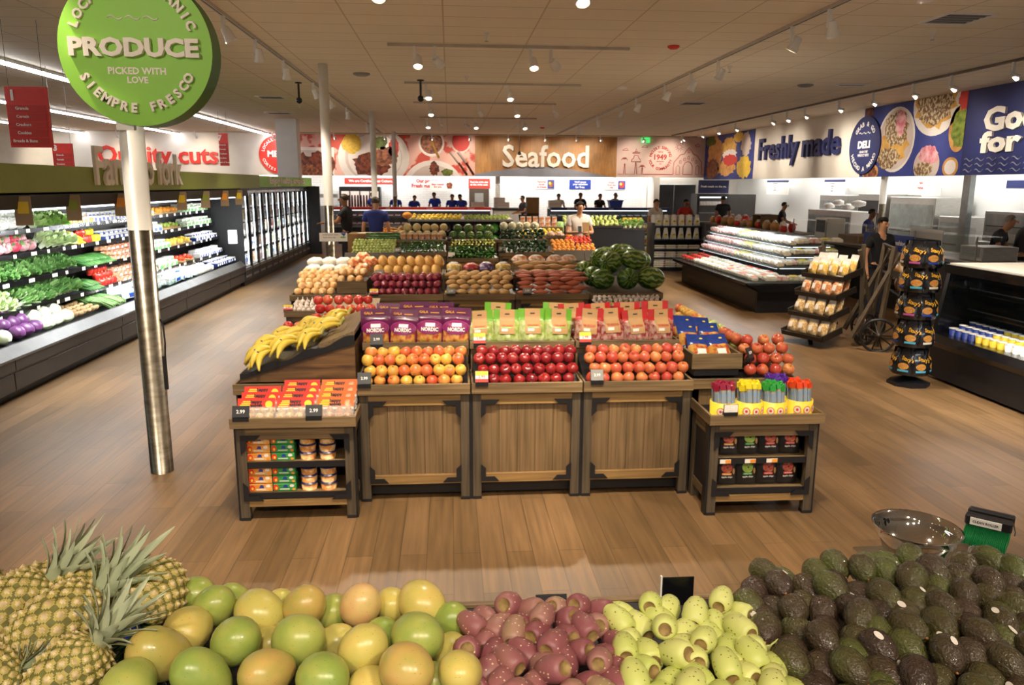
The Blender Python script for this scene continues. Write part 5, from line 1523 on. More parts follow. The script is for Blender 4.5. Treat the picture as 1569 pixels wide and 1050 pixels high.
for i, (x, y, tip, nm) in enumerate(((1.70, 4.54, '#8e1f3a', 'maroon'), (1.865, 4.54, '#ead42a', 'yellow'), (2.02, 4.54, '#2e9a3e', 'green'), (2.2, 4.56, '#e0481f', 'orange red'), (2.11, 4.7, '#5a2f9a', 'purple'))):
    body, badge, st = tub(tip)
    o = put('candy_tub', body, (x, y, 0.625), (0, 0, 0), 1.03, 'yellow tub packed with %s tipped candy pouches' % nm, 'candy tub', 'yellow candy tubs')
    put('printed_badge', badge, parent=o)
    for k in range(34):
        a = k * 2.4; rr = 0.07 * math.sqrt((k + 1) / 34.0)
        put('candy_pouch', st[k % 3], (rr * math.cos(a), rr * math.sin(a), 0.085 + r.uniform(0, 0.02)), (0.18 * math.sin(a), -0.0 + 0.25 * math.cos(a) * (rr / 0.07), a + PI / 2), 1.0, parent=o)
price_tag(1.7, 4.415, 0.69, 'w', 'white price tag on the maroon tipped candy tub', 0.09, 0.05, 0.0)
M_BLKF = mat('black_foil_bag', '#1b1a1c', 0.3, c2='#2a292b', ns=14, coat=0.2)
M_APPR = mat('red_apple_print', '#c23a32', 0.35, c2='#e08a5a', ns=40, pos=(0.45, 0.65))
M_APPG = mat('green_apple_print', '#9cc23c', 0.35, c2='#c3da72', ns=40, pos=(0.45, 0.65))
M_CHIPP = mat('apple_chip_print', '#dca765', 0.5)
def snack_bag(seed, kind):
    mb = MB()
    on = bag(mb, 0.135, 0.185, 0.05, lambda u, v: M_BLKF, 0.1, 12, 14, None, seed)
    m2 = MB()
    oval(m2, on, 0.0, 0.107, 0.034, 0.034, M_APPG if kind == 1 else M_APPR, 0.003)
    oval(m2, on, 0.002, 0.108, 0.006, 0.005, M_STALK, 0.005, 8)
    oval(m2, on, 0.042, 0.085, 0.008, 0.018, M_CHIPP, 0.003)
    patch(m2, on, -0.03, 0.028, 0.062, 0.076, (M_ORANGE, M_GREENP, M_RED)[kind], 0.0035, 3)
    text(m2, ('Cinnamon', 'Granny Smith', 'Fuji & Reds')[kind], MX.Identity(4), M_WHITEL, w=0.045, d=0.0006, off=0.02, fn=drape(on, -0.001, 0.069, 0.005))
    text(m2, 'apple chips', MX.Identity(4), M_WHITEL, w=0.066, d=0.0006, off=0.02, fn=drape(on, 0, 0.05, 0.004))
    text(m2, 'bare', MX.Identity(4), M_CHIPP, w=0.1, d=0.0006, off=0.03, fn=drape(on, 0, 0.152, 0.004))
    return mb.mesh('snack_bag'), m2.mesh('printed_front')
SB = [snack_bag(11, 0), snack_bag(12, 1), snack_bag(13, 2)]
for s_, z in enumerate((0.376, 0.176)):
    for i, (x, k) in enumerate(((1.74, 0), (1.875, 1), (2.01, 2), (2.14, 2))):
        o = put('snack_bag', SB[k][0], (x, 4.53, z), (-0.08, 0, r.uniform(-.06, .06)), 1.06, ('black apple chip bag with red apple and orange band, %s shelf', 'black apple chip bag with a green apple, %s shelf', 'black apple chip bag with red band beside the green apple one, %s shelf',
                'outermost black apple chip bag with red band, %s shelf')[i] % ('upper', 'lower')[s_], 'snack bag', 'black bags of apple chips')
        put('printed_front', SB[k][1], parent=o)
for i, x in enumerate((1.7, 1.86, 2.0)):
    mb = MB().box(x - 0.035, x + 0.035, 4.444, 4.4475, 0.346, 0.372, M_SIGNW).box(x, x + 0.034, 4.4425, 4.444, 0.348, 0.37, M_ORANGE)
    tag(mb.build('shelf_label'), 'white and orange shelf label, %s from the oak bins, candy cart' % ORD[i], 'shelf label')

# ================================================================ LONG PRODUCE CASE BY THE AISLE
CX, CY0, CY1 = -4.13, 5.0, 15.88
t = thing('produce_case', 'long open refrigerated produce case with dark base under the green fascia', 'refrigerated case', (0, 0, 0))
MB().box(-5.2, CX - 0.1, CY0, CY1, 0, 0.1, M_BLACK).build('toe_kick', t)
M_CASE = mat('case_base_bronze', '#37312c', 0.45, 0.2, c2='#322c28', ns=4)
mb = MB()
y = CY0
while y < CY1 - 0.1:
    y2 = min(y + 2.44, CY1)
    MB().box(-5.2, CX, y + 0.006, y2 - 0.006, 0.1, 0.27, M_CASE, bev=0.006).build('lower_panel', t)
    MB().prism([(-5.2, 0.275), (CX, 0.275), (CX + 0.02, 0.3), (CX + 0.02, 0.4), (-5.2, 0.4)], y + 0.006, y2 - 0.006, M_CASE, 'y').build('bumper_panel', t)
    y = y2
M_LIP = mat('brushed_lip', '#5d5b59', 0.4, 0.3, c2='#524f4d', ns=5)
MB().prism([(CX - 0.12, 0.4), (CX + 0.03, 0.4), (CX + 0.035, 0.425), (CX - 0.06, 0.515), (CX - 0.09, 0.515)], CY0, CY1, M_LIP, 'y').build('front_lip', t)
MB().prism([(CX - 0.1, 0.38), (CX - 0.1, 0.47), (-4.95, 0.6), (-4.95, 0.38)], CY0, CY1, M_BLACK, 'y').build('bottom_deck', t)
MB().box(-5.2, -5.06, CY0, CY1, 0.4, 1.95, M_DARK2).build('back_panel', t)
SHX = {1: (-4.50, 0.70), 2: (-4.58, 0.99), 3: (-4.66, 1.26), 4: (-4.72, 1.51)}
for k, (x, z) in SHX.items():
    mb = MB().prism([(x, z), (x, z + 0.018), (-5.06, z + 0.07), (-5.06, z + 0.05)], CY0, CY1, M_BLACK, 'y')
    mb.box(x - 0.004, x + 0.012, CY0, CY1, z - 0.02, z + 0.03, M_BLACKG)
    mb.build('shelf', t)
    mb = MB()
    rr = random.Random(k)
    yy = CY0 + 0.2
    while yy < CY1 - 0.3:
        wv = rr.choice((0.06, 0.08, 0.12))
        mb.box(x + 0.012, x + 0.015, yy, yy + wv, z - 0.016, z + 0.026, M_SIGNW)
        yy += wv + rr.uniform(0.12, 0.4)
    mb.build('price_label', t)
MB().prism([(-4.28, 1.78), (-4.0, 1.80), (-3.98, 1.93), (-5.2, 1.95), (-5.2, 1.78)], CY0, CY1, M_DARK2, 'y').build('canopy', t)
MB().box(-4.27, -4.22, CY0, CY1, 1.762, 1.78, M_LEDW).build('led_strip', t)
MB().box(-5.2, CX + 0.02, CY1 - 0.03, CY1, 0.1, 1.95, M_BLACK).build('end_panel', t)
MB().box(-4.7, -3.98, CY0, 16.9, 1.951, 2.215, M_GREENS).build('green_fascia', t)
mb = MB(); text(mb, 'Farm to fork', face_px(-3.975, 10.6, 2.235), M_LETTER, h=0.44, w=2.85, d=0.035, off=0.015)
tag(mb.build('fascia_lettering'), 'cream raised farm to fork lettering standing on the green fascia', 'lettering')
for i, y in enumerate((7.62, 8.6, 9.8, 11.97, 13.1, 14.2, 15.15)):
    t2 = thing('hanging_tag', 'tall tan hanging sign on the produce case, %s from the camera end' % ORD[i], 'hanging sign', (-3.965, y, 1.92), 0.5)
    MB().box(-0.07, 0.07, -0.004, 0.004, -0.27, 0, mat('tan_card', '#a58d70', 0.6)).build('card', t2)
    MB().box(-0.045, 0.045, -0.008, -0.004, -0.16, -0.05, (M_YEL, M_GREENS, M_ORANGE)[i % 3]).build('colour_panel', t2)

# goods: each shelf is filled section by section along the aisle
SEC_WHERE = {}
def fill(lv, y0, y1, me, sp, name, desc, cat, zoff=0.0, rows=2, tilt=None, s=(0.95, 1.08), dx=0.09, rz=None, dz=None):
    """one product facing on a shelf; lv 0 is the bottom deck"""
    rng = random.Random(int(y0 * 37 + lv * 11))
    mes = me if isinstance(me, list) else [me]
    n = max(1, int((y1 - y0) / sp)); st = (y1 - y0) / n
    lvn = ('bottom deck', 'lowest shelf', 'second shelf', 'third shelf', 'top shelf')[lv]
    for q in range(rows):
        for i in range(n):
            if lv == 0:
                x = CX - 0.2 - q * (dx + 0.06); z = 0.50 + (-CX * 0 + (CX - 0.1 - x) * 0.153) + zoff + (dz or 0.0) * q
            else:
                sx, sz = SHX[lv]
                x = sx - 0.06 - q * dx; z = sz + 0.02 + q * 0.012 + zoff + (dz if dz is not None else 0.035) * q
            yy = y0 + st * (i + 0.5 + (0.25 if q % 2 else 0))
            e = tilt(rng) if tilt else (rng.uniform(-.2, .2), rng.uniform(-.2, .2), rng.uniform(0, 6.28))
            put(name, mes[rng.randrange(len(mes))], (x, yy, z), e, rng.uniform(*s),
                '%s, %s along, %s row, %s, produce case' % (desc, ORD[min(i, 27)], ORD[q], lvn), cat, desc + ' on the ' + lvn)
out_ = lambda g: (g.uniform(-.25, .25), 0.95 + g.uniform(-.2, .2), g.uniform(-.3, .3))      # foot at the back, leaves toward the aisle
flat = lambda g: (0, g.uniform(-.06, .06), g.uniform(-.1, .1))
along = lambda g: (g.uniform(-.2, .2), g.uniform(-.1, .1), PI / 2 + g.uniform(-.15, .15))
across = lambda g: (g.uniform(-.2, .2), 0.25, g.uniform(-.12, .12))
def pack(name, w, d, h, body, top, lab=None, n=0):
    mb = MB().box(-d / 2, d / 2, -w / 2, w / 2, 0, h * 0.7, body, bev=0.006).box(-d / 2 * 0.96, d / 2 * 0.96, -w / 2 * 0.96, w / 2 * 0.96, h * 0.7, h, top, bev=0.008)
    if lab: mb.box(d / 2 - 0.002, d / 2 + 0.001, -w * 0.3, w * 0.3, h * 0.12, h * 0.62, lab)
    return mb.mesh(name)
M_CARROT = mat('carrots_through_film', '#d87f4c', 0.2, c2='#eec7a8', ns=26, coat=0.4, pos=(0.42, 0.6))
M_MUSHP = mat('blue_tray', '#34508f', 0.35, c2='#2a4078', ns=8)
M_SALADP = mat('salad_through_film', '#9fb877', 0.2, c2='#e4ecd9', ns=26, coat=0.4, pos=(0.42, 0.6))
M_BERRY = mat('mixed_fruit_through_film', '#c9874f', 0.2, c2='#e9d8b8', ns=30, coat=0.4, pos=(0.42, 0.6))
M_DRINK = mat('bottled_dressing', '#b9a894', 0.2, c2='#e0d4c2', ns=12, coat=0.4)
M_TEAL = mat('teal_print', '#7fb4a8', 0.35, c2='#e5efe9', ns=18, pos=(0.4, 0.6))
ME_CARROT = pack('carrot_bag', 0.13, 0.17, 0.06, M_CARROT, M_CARROT, M_WHITEL)
ME_MUSH = pack('mushroom_pack', 0.14, 0.12, 0.07, M_MUSHP, M_FILMW, M_WHITEL)
ME_SALADP = pack('salad_clamshell', 0.17, 0.13, 0.09, M_SALADP, M_FILMW, M_GREENP)
ME_BERRY = pack('cut_fruit_pack', 0.13, 0.12, 0.08, M_BERRY, M_FILMW, M_ORANGE)
ME_TEAL = pack('salad_kit', 0.16, 0.15, 0.1, M_TEAL, M_FILMW, M_BLUE)
ME_BLUEP = pack('blue_wrapped_pack', 0.12, 0.13, 0.08, M_BLUEF, M_FILMW, M_WHITEL)
ME_WHITEP = pack('white_wrapped_pack', 0.12, 0.13, 0.08, M_FILMW, M_GLOSSW, M_BLUE)
mb = MB().lathe([(0, 0), (0.03, 0), (0.032, 0.01), (0.032, 0.1), (0.014, 0.13), (0.014, 0.15), (0, 0.15)], 12, M_DRINK).lathe([(0.016, 0.14), (0.016, 0.165), (0, 0.165)], 10, M_RED)
ME_BOTTLE = mb.mesh('dressing_bottle')
mb = MB().lathe([(0, 0), (0.075, 0), (0.14, 0.035), (0.145, 0.05), (0.135, 0.045), (0.07, 0.012), (0, 0.012)], 20, M_ROOT); ME_BASKET = mb.mesh('shallow_bowl')
def beans(name, m):
    mb = MB(); g = random.Random(3)
    for i in range(34):
        a = g.uniform(-0.5, 0.5); y0 = g.uniform(-0.09, 0.09); z = 0.01 + 0.04 * g.random()
        mb.tube([(-0.1, y0, z), (0, y0 + a * 0.04, z + 0.015), (0.1, y0 + a * 0.09, z - 0.005)], 0.007, 5, m)
    return mb.mesh(name)
ME_BEANS, ME_ASPAR = beans('green_bean_bundle', M_LEAFD), beans('pale_green_bundle', M_LEAFP)
# leafy section at the camera end
fill(4, 7.9, 9.15, ME_CAULI, 0.17, 'cauliflower', 'white cauliflower head', 'cauliflower', 0.07, 2, dz=0.07, dx=0.14)
fill(4, 9.2, 9.95, ME_LETTUCE, 0.16, 'lettuce_head', 'curly green lettuce head', 'lettuce', 0.02, 2, out_, (1, 1.2))
fill(3, 7.6, 9.2, ME_RADISH, 0.15, 'radish_bunch', 'bunch of red radishes', 'radishes', 0.07, 2, dz=0.06, dx=0.12)
fill(3, 9.25, 9.95, ME_ROMAINE, 0.13, 'romaine_head', 'pale green romaine head', 'lettuce', 0.03, 2, out_, (0.95, 1.1))
fill(2, 7.4, 9.8, ME_HERB, 0.11, 'herb_bunch', 'leafy green herb bunch', 'herbs', 0.04, 3, out_, (0.85, 1.1), dx=0.09)
fill(1, 7.1, 8.3, ME_ROMAINE, 0.11, 'green_onion_bunch', 'pale bunch of green onions', 'green onions', 0.05, 3, out_, (0.8, 0.95), dx=0.1)
fill(1, 8.35, 9.7, ME_CELERY, 0.11, 'celery_bunch', 'leafy celery bunch', 'celery', 0.05, 3, out_, (0.75, 0.9), dx=0.1)
fill(0, 6.1, 7.25, ME_ASPAR, 0.2, 'leek_bundle', 'pale green leek bundle', 'leeks', 0.03, 3, across, (1.0, 1.3), dx=0.1)
fill(0, 7.3, 7.8, ME_CABB, 0.17, 'green_cabbage', 'near green cabbage', 'cabbage', 0.06, 3, dz=0.035, dx=0.1)
fill(0, 7.85, 8.35, ME_CABBP, 0.16, 'purple_cabbage', 'purple cabbage', 'cabbage', 0.06, 3, dz=0.035, dx=0.1)
fill(0, 8.4, 9.05, ME_CABB, 0.17, 'green_cabbage', 'far green cabbage', 'cabbage', 0.06, 3, dz=0.035, dx=0.1)
fill(0, 9.1, 9.75, ME_ROOT, 0.1, 'ginger_root', 'knobbly ginger root', 'ginger', 0.04, 4, along, (1, 1.3), dx=0.03)
fill(0, 9.8, 10.3, ME_BEANS, 0.2, 'green_bean_bundle', 'loose heap of green beans', 'green beans', 0.02, 3, across, (1.0, 1.2), dx=0.08)
fill(0, 10.35, 11.9, ME_TEAL, 0.18, 'salad_kit', 'pale salad kit bag', 'salad kit', 0.02, 3, dz=0.02, dx=0.1)
# peppers, carrots and packs
fill(4, 10.05, 10.75, ME_BERRY, 0.135, 'cut_fruit_pack', 'pack of cut orange vegetables', 'vegetable pack', 0.0, 2, flat)
fill(4, 10.75, 11.9, ME_WHITEP, 0.125, 'herb_pack', 'white herb pack', 'herb pack', 0.0, 2, flat)
fill(3, 10.02, 10.34, ME_SQUASH_Y, 0.12, 'yellow_squash', 'yellow squash', 'squash', 0.035, 3, across, dx=0.05)
fill(3, 10.35, 10.62, ME_BELL_R, 0.095, 'red_bell_pepper', 'high red bell pepper', 'bell pepper', 0.045, 2, dz=0.06)
fill(3, 10.64, 10.85, ME_BELL_Y, 0.095, 'yellow_bell_pepper', 'high yellow bell pepper', 'bell pepper', 0.045, 2, dz=0.06)
fill(3, 10.9, 12.0, ME_MUSH, 0.15, 'mushroom_pack', 'blue and white mushroom pack', 'mushroom pack', 0.0, 2, flat)
fill(2, 10.05, 10.9, ME_BELL_Y if False else ME_CUKE, 0.06, 'green_squash', 'dark green squash', 'squash', 0.03, 2, across, dx=0.08)
fill(2, 10.95, 12.1, ME_CARROT, 0.135, 'carrot_bag', 'bag of baby carrots', 'carrot bag', 0.0, 3, flat, dz=0.05, dx=0.06)
fill(1, 9.9, 10.3, ME_CUKE, 0.055, 'cucumber', 'wrapped pale cucumber', 'cucumber', 0.03, 2, across, dx=0.06)
fill(1, 10.35, 10.85, ME_BELL_R, 0.1, 'red_bell_pepper', 'low red bell pepper', 'bell pepper', 0.045, 3, dz=0.06, dx=0.06)
fill(1, 10.9, 12.2, ME_CARROT, 0.135, 'carrot_bag', 'low bag of baby carrots', 'carrot bag', 0.0, 3, flat, dz=0.05, dx=0.06)
fill(4, 12.0, 12.9, ME_BERRY, 0.135, 'cut_fruit_pack', 'pack of sliced fruit', 'fruit pack', 0.0, 2, flat)
fill(3, 12.1, 13.0, ME_TEAL, 0.17, 'salad_kit', 'boxed salad kit', 'salad kit', 0.0, 2, flat)
fill(2, 12.2, 13.1, ME_SALADP, 0.18, 'salad_clamshell', 'clear salad clamshell', 'salad box', 0.0, 2, flat)
fill(1, 12.3, 13.2, ME_SALADP, 0.18, 'salad_clamshell', 'large clear salad clamshell', 'salad box', 0.0, 2, flat)
fill(0, 12.0, 13.3, ME_TEAL, 0.18, 'salad_kit', 'chopped salad kit past the post', 'salad kit', 0.02, 3, dz=0.02, dx=0.1)
# fruit bowls and small packs beyond the post
for lv, ys, m_, nm, ds in ((4, (13.15, 13.5, 13.85), ME_ORANGE, 'orange', 'orange in a shallow bowl'), (3, (13.3, 13.7), ME_LIME, 'lime', 'pale lime in a shallow bowl'), (2, (13.3, 13.65, 14.0), ME_LEMON, 'lemon', 'lemon in a shallow bowl'), (1, (13.4, 13.8), ME_TOMATO, 'tomato', 'tomato in a shallow bowl')):
    sx, sz = SHX[lv]
    for bi, y in enumerate(ys):
        put('shallow_bowl', ME_BASKET, (sx - 0.1, y, sz + 0.03), (0, 0.15, 0), 1, 'shallow tan bowl, %s along the %s of the produce case' % (ORD[bi], ('', 'lowest shelf', 'second shelf', 'third shelf', 'top shelf')[lv]), 'bowl', 'tan display bowls')
        for k in range(9):
            a = k * 2.4; rr_ = 0.03 * math.sqrt(k)
            put(nm, m_, (sx - 0.1 + rr_ * math.cos(a) * 1.1, y + rr_ * math.sin(a) * 1.1, sz + 0.085 + 0.03 * (1 - k / 9.0)), (a, k, a), 1, '%s, %s bowl from the round sign end, small fruit heap' % (ds, ORD[bi]), 'fruit', '%s %d' % (ds, bi))
fill(4, 14.2, 15.7, ME_SALADP, 0.19, 'salad_clamshell', 'white topped salad box by glass doors', 'salad box', 0.0, 2, flat)
fill(3, 14.2, 15.7, ME_SALADP, 0.19, 'salad_clamshell', 'green salad box by glass doors', 'salad box', 0.0, 2, flat)
fill(2, 14.4, 15.7, ME_BLUEP, 0.13, 'blue_wrapped_pack', 'dark blue pack by the glass doors', 'packet', 0.0, 2, flat)
fill(1, 14.3, 15.7, ME_WHITEP, 0.13, 'white_wrapped_pack', 'small white pack by glass doors', 'packet', 0.0, 2, flat)
fill(0, 13.4, 14.3, ME_CAULI, 0.15, 'cauliflower', 'cauliflower heap past the post', 'cauliflower', 0.04, 3, (lambda g: (0, 0, g.uniform(0, 6))), (0.8, 1.0), dx=0.08)
fill(0, 14.5, 15.75, ME_BLUEP, 0.13, 'blue_wrapped_pack', 'blue wrapped pack by the glass doors', 'packet', 0.02, 3, flat, dx=0.1)
put('paper_roll', MB().lathe([(0, 0), (0.085, 0), (0.085, 0.26), (0, 0.26)], 16, M_GLOSSW).mesh('paper_roll'), (-4.2, 15.4, 0.9), (0, 0, 0), 1, 'white bag roll at the far end of the produce case', 'bag roll')

# ================================================================ GLASS DOOR COOLERS
N_D = 12; D0, D1 = 15.9, 23.35; DW = (D1 - D0) / N_D
M_ALU = mat('aluminium_trim', '#9aa09f', 0.3, 0.8, c2='#868b8a', ns=5)
def cooler_mesh():
    P = {}
    P['base'] = MB().box(-1.05, -0.02, 0, DW, 0, 0.1, M_BLACK).box(-1.05, 0.0, 0.004, DW - 0.004, 0.1, 0.27, M_DARK2, bev=0.01).box(0.0, 0.004, 0.1, DW - 0.1, 0.16, 0.2, M_GREY).mesh('base')
    P['cabinet'] = MB().box(-1.05, -0.98, 0, DW, 0.27, 1.95, M_BLACK).box(-0.98, 0, 0, DW, 1.9, 1.95, M_BLACK).box(-0.98, 0, 0, DW, 0.27, 0.32, M_BLACK).mesh('cabinet')
    P['door_frame'] = MB().box(-0.03, 0.01, 0, 0.04, 0.3, 1.9, M_BLACKG).box(-0.03, 0.01, DW - 0.04, DW, 0.3, 1.9, M_BLACKG).box(-0.03, 0.01, 0.04, DW - 0.04, 0.3, 0.36, M_ALU).box(-0.03, 0.01, 0.04, DW - 0.04, 1.85, 1.9, M_ALU).mesh('door_frame')
    P['glass_pane'] = MB().box(-0.012, -0.006, 0.04, DW - 0.04, 0.36, 1.85, M_GLASS).mesh('glass_pane')
    P['handle'] = MB().tube([(0.012, 0.07, 0.95), (0.05, 0.07, 0.98), (0.05, 0.07, 1.45), (0.012, 0.07, 1.48)], 0.01, 7, M_ALU).mesh('handle')
    P['led_strip'] = MB().box(-0.06, -0.04, DW - 0.06, DW - 0.042, 0.4, 1.82, M_LEDW).mesh('led_strip')
    sh = []
    for z in (0.36, 0.68, 0.99, 1.28, 1.56):
        sh.append((z, MB().box(-0.9, -0.1, 0.01, DW - 0.01, z, z + 0.012, M_GREY).box(-0.1, -0.094, 0.01, DW - 0.01, z - 0.01, z + 0.028, M_SIGNW).mesh('shelf')))
    return P, sh
CP_, CS_ = cooler_mesh()
def goods(cols):
    out = []
    for i, c in enumerate(cols):
        m = mat('cooler_pack', c, 0.3, c2='#e9e6df', ns=16, pos=(0.45, 0.62), coat=0.2)
        if i % 2: out.append(MB().box(-0.05, 0.05, -0.05, 0.05, 0, 0.21, m, bev=0.008).mesh('carton'))
        else: out.append(MB().lathe([(0, 0), (0.045, 0), (0.048, 0.01), (0.048, 0.14), (0.02, 0.19), (0.02, 0.215), (0, 0.215)], 10, m).mesh('bottle'))
    return out
GD = goods(('#d8cfc0', '#b9492f', '#e2b64a', '#3a5a9f', '#7f9f4a', '#e6e2da', '#c98d4a', '#2f6f8a'))
GN = ('white bottle', 'red carton', 'yellow bottle', 'blue carton', 'green bottle', 'white carton', 'tan bottle', 'teal carton')
rg = random.Random(5)
for d in range(N_D):
    t = thing('glass_door_cooler', 'black glass door cooler, %s door from the produce case' % ORD[d], 'glass door cooler', (-4.14, D0 + DW * d, 0), 0, 'glass door coolers')
    for k, me in CP_.items():
        put(k, me, parent=t)
    for z, me in CS_:
        put('shelf', me, parent=t)
    for si, (z, me) in enumerate(CS_):
        k = (d * 3 + si * 5) % 8
        for q in range(4):
            put(GN[k].split()[1], GD[k], (-4.32 - rg.uniform(0, 0.03), D0 + DW * d + 0.11 + 0.13 * q, z + 0.012), (0, 0, 0), 1.0, '%s on shelf %s up behind the %s cooler door' % (GN[k], ORD[si], ORD[d]), GN[k].split()[1], 'goods of door %d shelf %d' % (d + 1, si + 1))
t = thing('cooler_end_panel', 'tall black end panel closing the row of glass door coolers', 'end panel', (-4.14, D1, 0))
MB().box(-1.05, 0.33, 0, 0.1, 0, 1.97, M_BLACK).build('panel', t)
MB().box(-1.05, -0.2, 0.1, 2.6, 0, 1.97, M_BLACK).build('return_panel', t)
t = thing('cooler_fascia', 'pale green fascia strip with cream lettering above the coolers', 'fascia', (-3.98, 0, 0))
MB().box(-0.7, 0, 16.92, D1 - 0.2, 1.97, 2.2, M_LIME).build('panel', t)
mb = MB(); text(mb, 'Enjoy healthy organics.', face_px(0.0, 19.9, 2.09), M_LETTER, h=0.2, w=4.2, d=0.02, off=0.03); mb.build('lettering', t)

# ================================================================ SECOND ISLAND: onions, potatoes, watermelons
Y2 = 8.7
X2 = (-0.935, -0.08, 0.735, 1.59)
L2 = ('oak display bin of red onions behind the purple apple bags', 'oak display bin of brown potatoes in the second island', 'oak display bin of sweet potatoes beside the watermelons')
for i in range(3):
    bin_unit(X2[i], X2[i + 1], Y2, 0.83, L2[i], (0.42, 1.0), 1.0, 0.3, rise=0.12)
side_block(-1.80, -0.945, 8.74, 10.6, 0.825, 'oak end block of yellow onions in the second island')
side_block(1.60, 2.46, 8.74, 10.6, 0.825, 'oak end block stacked with watermelons')
cart_unit(-1.79, -1.0, 8.43, 0.695, 0.3, 'oak corner cart of garlic and jars at the onion end')
cart_unit(1.575, 2.40, 8.43, 0.70, 0.3, 'oak corner cart of garlic below the watermelons')
tilt = lambda a: (lambda g: (g.uniform(-a, a), g.uniform(-a, a), g.uniform(0, 6.28)))
side = lambda g: (g.uniform(-.3, .3) - 1.2, g.uniform(-.4, .4), g.uniform(-.5, .5))
heap('red_onion', ME_ONION_R, X2[0] + 0.05, X2[1] - 0.04, Y2, 0.83, [(0.03, 0.02, 9, 'bottom'), (0.07, 0.1, 9, 'second'), (0.14, 0.165, 10, 'third'), (0.24, 0.17, 9, 'top')], 'red onion, %s from the garlic side in the %s row', 'onion', 'red onions in the bin', 0.09, side, (1, 1.12))
lie = lambda g: (g.uniform(-.3, .3), g.uniform(-.08, .08), g.uniform(-.15, .15))
heap('russet_potato', ME_POTATO, X2[1] + 0.04, X2[2] - 0.04, Y2, 0.83, [(0.02, 0.015, 6, 'bottom'), (0.05, 0.07, 6, 'second'), (0.09, 0.12, 6, 'third'), (0.14, 0.165, 6, 'fourth'), (0.21, 0.19, 6, 'fifth'), (0.3, 0.2, 6, 'top')], 'brown potato, %s from the red onions in the %s row', 'potato', 'brown potatoes in the bin', 0.12, lie, (0.98, 1.1))
heap('sweet_potato', ME_YAM, X2[2] + 0.05, X2[3] - 0.05, Y2, 0.83, [(0.02, 0.012, 4, 'bottom'), (0.05, 0.06, 5, 'second'), (0.08, 0.105, 4, 'third'), (0.12, 0.15, 5, 'fourth'), (0.17, 0.185, 4, 'fifth'), (0.25, 0.2, 5, 'sixth'), (0.33, 0.205, 4, 'top')], 'red sweet potato, %s from the brown potatoes in the %s row', 'sweet potato', 'red sweet potatoes in the bin', 0.17, lie, (0.9, 1.05))
heap('sweet_potato', ME_YAM2, X2[2] + 0.06, X2[3] - 0.1, Y2 + 0.46, 1.03, [(0, 0, 4, 'front'), (0.07, 0.05, 4, 'middle'), (0.14, 0.09, 4, 'top')], 'tan sweet potato, %s from the bagged potatoes in the %s row', 'sweet potato', 'tan sweet potatoes on the upper tray', 0.2, lie)
mel = lambda g: (g.uniform(-.3, .3), 1.2 + g.uniform(-.3, .3), g.uniform(-.5, .5))
heap('golden_melon', ME_MELON_Y, X2[0] + 0.06, X2[1] - 0.02, Y2 + 0.47, 1.04, [(0, 0.0, 7, 'front'), (0.1, 0.1, 7, 'top')], 'golden melon, %s from the onion side in the %s row', 'melon', 'golden melons above the red onions', 0.11, mel, (0.82, 1.0))
M_BAGY = mat('yellow_potato_net', '#d9b04c', 0.3, c2='#f0e2b8', ns=30, coat=0.3, pos=(0.45, 0.6))
M_BAGRD = mat('red_potato_net', '#a02a2c', 0.3, c2='#c9706a', ns=26, coat=0.3, pos=(0.45, 0.62))
M_BAGVI = mat('violet_potato_net', '#4a2c5c', 0.3, c2='#a58fae', ns=26, coat=0.3, pos=(0.45, 0.6))
M_BAGCL = mat('carrots_in_film', '#d8874c', 0.25, c2='#efe0d2', ns=20, coat=0.4, pos=(0.42, 0.6))
M_BAGPK = mat('pink_net', '#e0703c', 0.35, c2='#f0cf9a', ns=26, coat=0.2, pos=(0.42, 0.6))
def net_bag(name, m, w=0.2, d=0.14, h=0.13, top=None, seed=1):
    mb = MB(); g = wob(seed, 0.1, 45)
    def fn(x, y, z):
        q = g(x * w, y * d, z * h)
        return (x * w / 2 * q, y * d / 2 * q, h / 2 + z * h / 2 * q)
    mb.ball((0, 0, 0), 1, 16, 10, m, None, fn)
    if top: mb.ball((0, 0, h * 0.93), (w * 0.3, d * 0.25, h * 0.16), 10, 6, top)
    return mb.mesh(name)
NB = {'yellow': net_bag('potato_bag', M_BAGY, seed=1, top=M_FILMW), 'red': net_bag('potato_bag', M_BAGRD, seed=2), 'violet': net_bag('potato_bag', M_BAGVI, seed=3, top=M_FILMW), 'carrot': net_bag('carrot_bag', M_BAGCL, 0.22, 0.14, 0.1, seed=4, top=M_FILMW), 'white': net_bag('onion_bag', M_ONION_W, 0.2, 0.15, 0.12, seed=5), 'orange': net_bag('onion_bag', M_BAGPK, 0.2, 0.15, 0.13, seed=6)}
for i, (x, k) in enumerate(((0.04, 'yellow'), (0.25, 'red'), (0.43, 'violet'), (0.63, 'yellow'))):
    put('potato_bag', NB[k], (x, Y2 + 0.55, 1.0), (0, 0, r.uniform(-.3, .3)), 1.0, '%s bag of potatoes above the brown potatoes, %s from the melons' % (k, ORD[i]), 'bag of potatoes', 'bags above the potatoes')
for i, x in enumerate((0.85, 1.05, 1.28, 1.45)):
    put('carrot_bag', NB['carrot'], (x, Y2 + 0.72, 1.1), (0, 0, r.uniform(-.3, .3)), 1, 'clear bag of carrots behind the tan sweet potatoes, %s from the potato bags' % ORD[i], 'bag of carrots', 'bags behind the sweet potatoes')
gz = lambda g: (g.uniform(-.25, .25), g.uniform(-.25, .25), g.uniform(0, 6.28))
heap('garlic_bulb', ME_GARLIC, -1.72, -1.02, 8.43, 0.695, [(0.025, 0.005, 13, 'front'), (0.065, 0.03, 13, 'second'), (0.11, 0.055, 12, 'third'), (0.16, 0.075, 13, 'rear')], 'white garlic bulb, %s from the aisle in the %s row', 'garlic', 'garlic bulbs at the onion end', 0.055, gz, (0.95, 1.1))
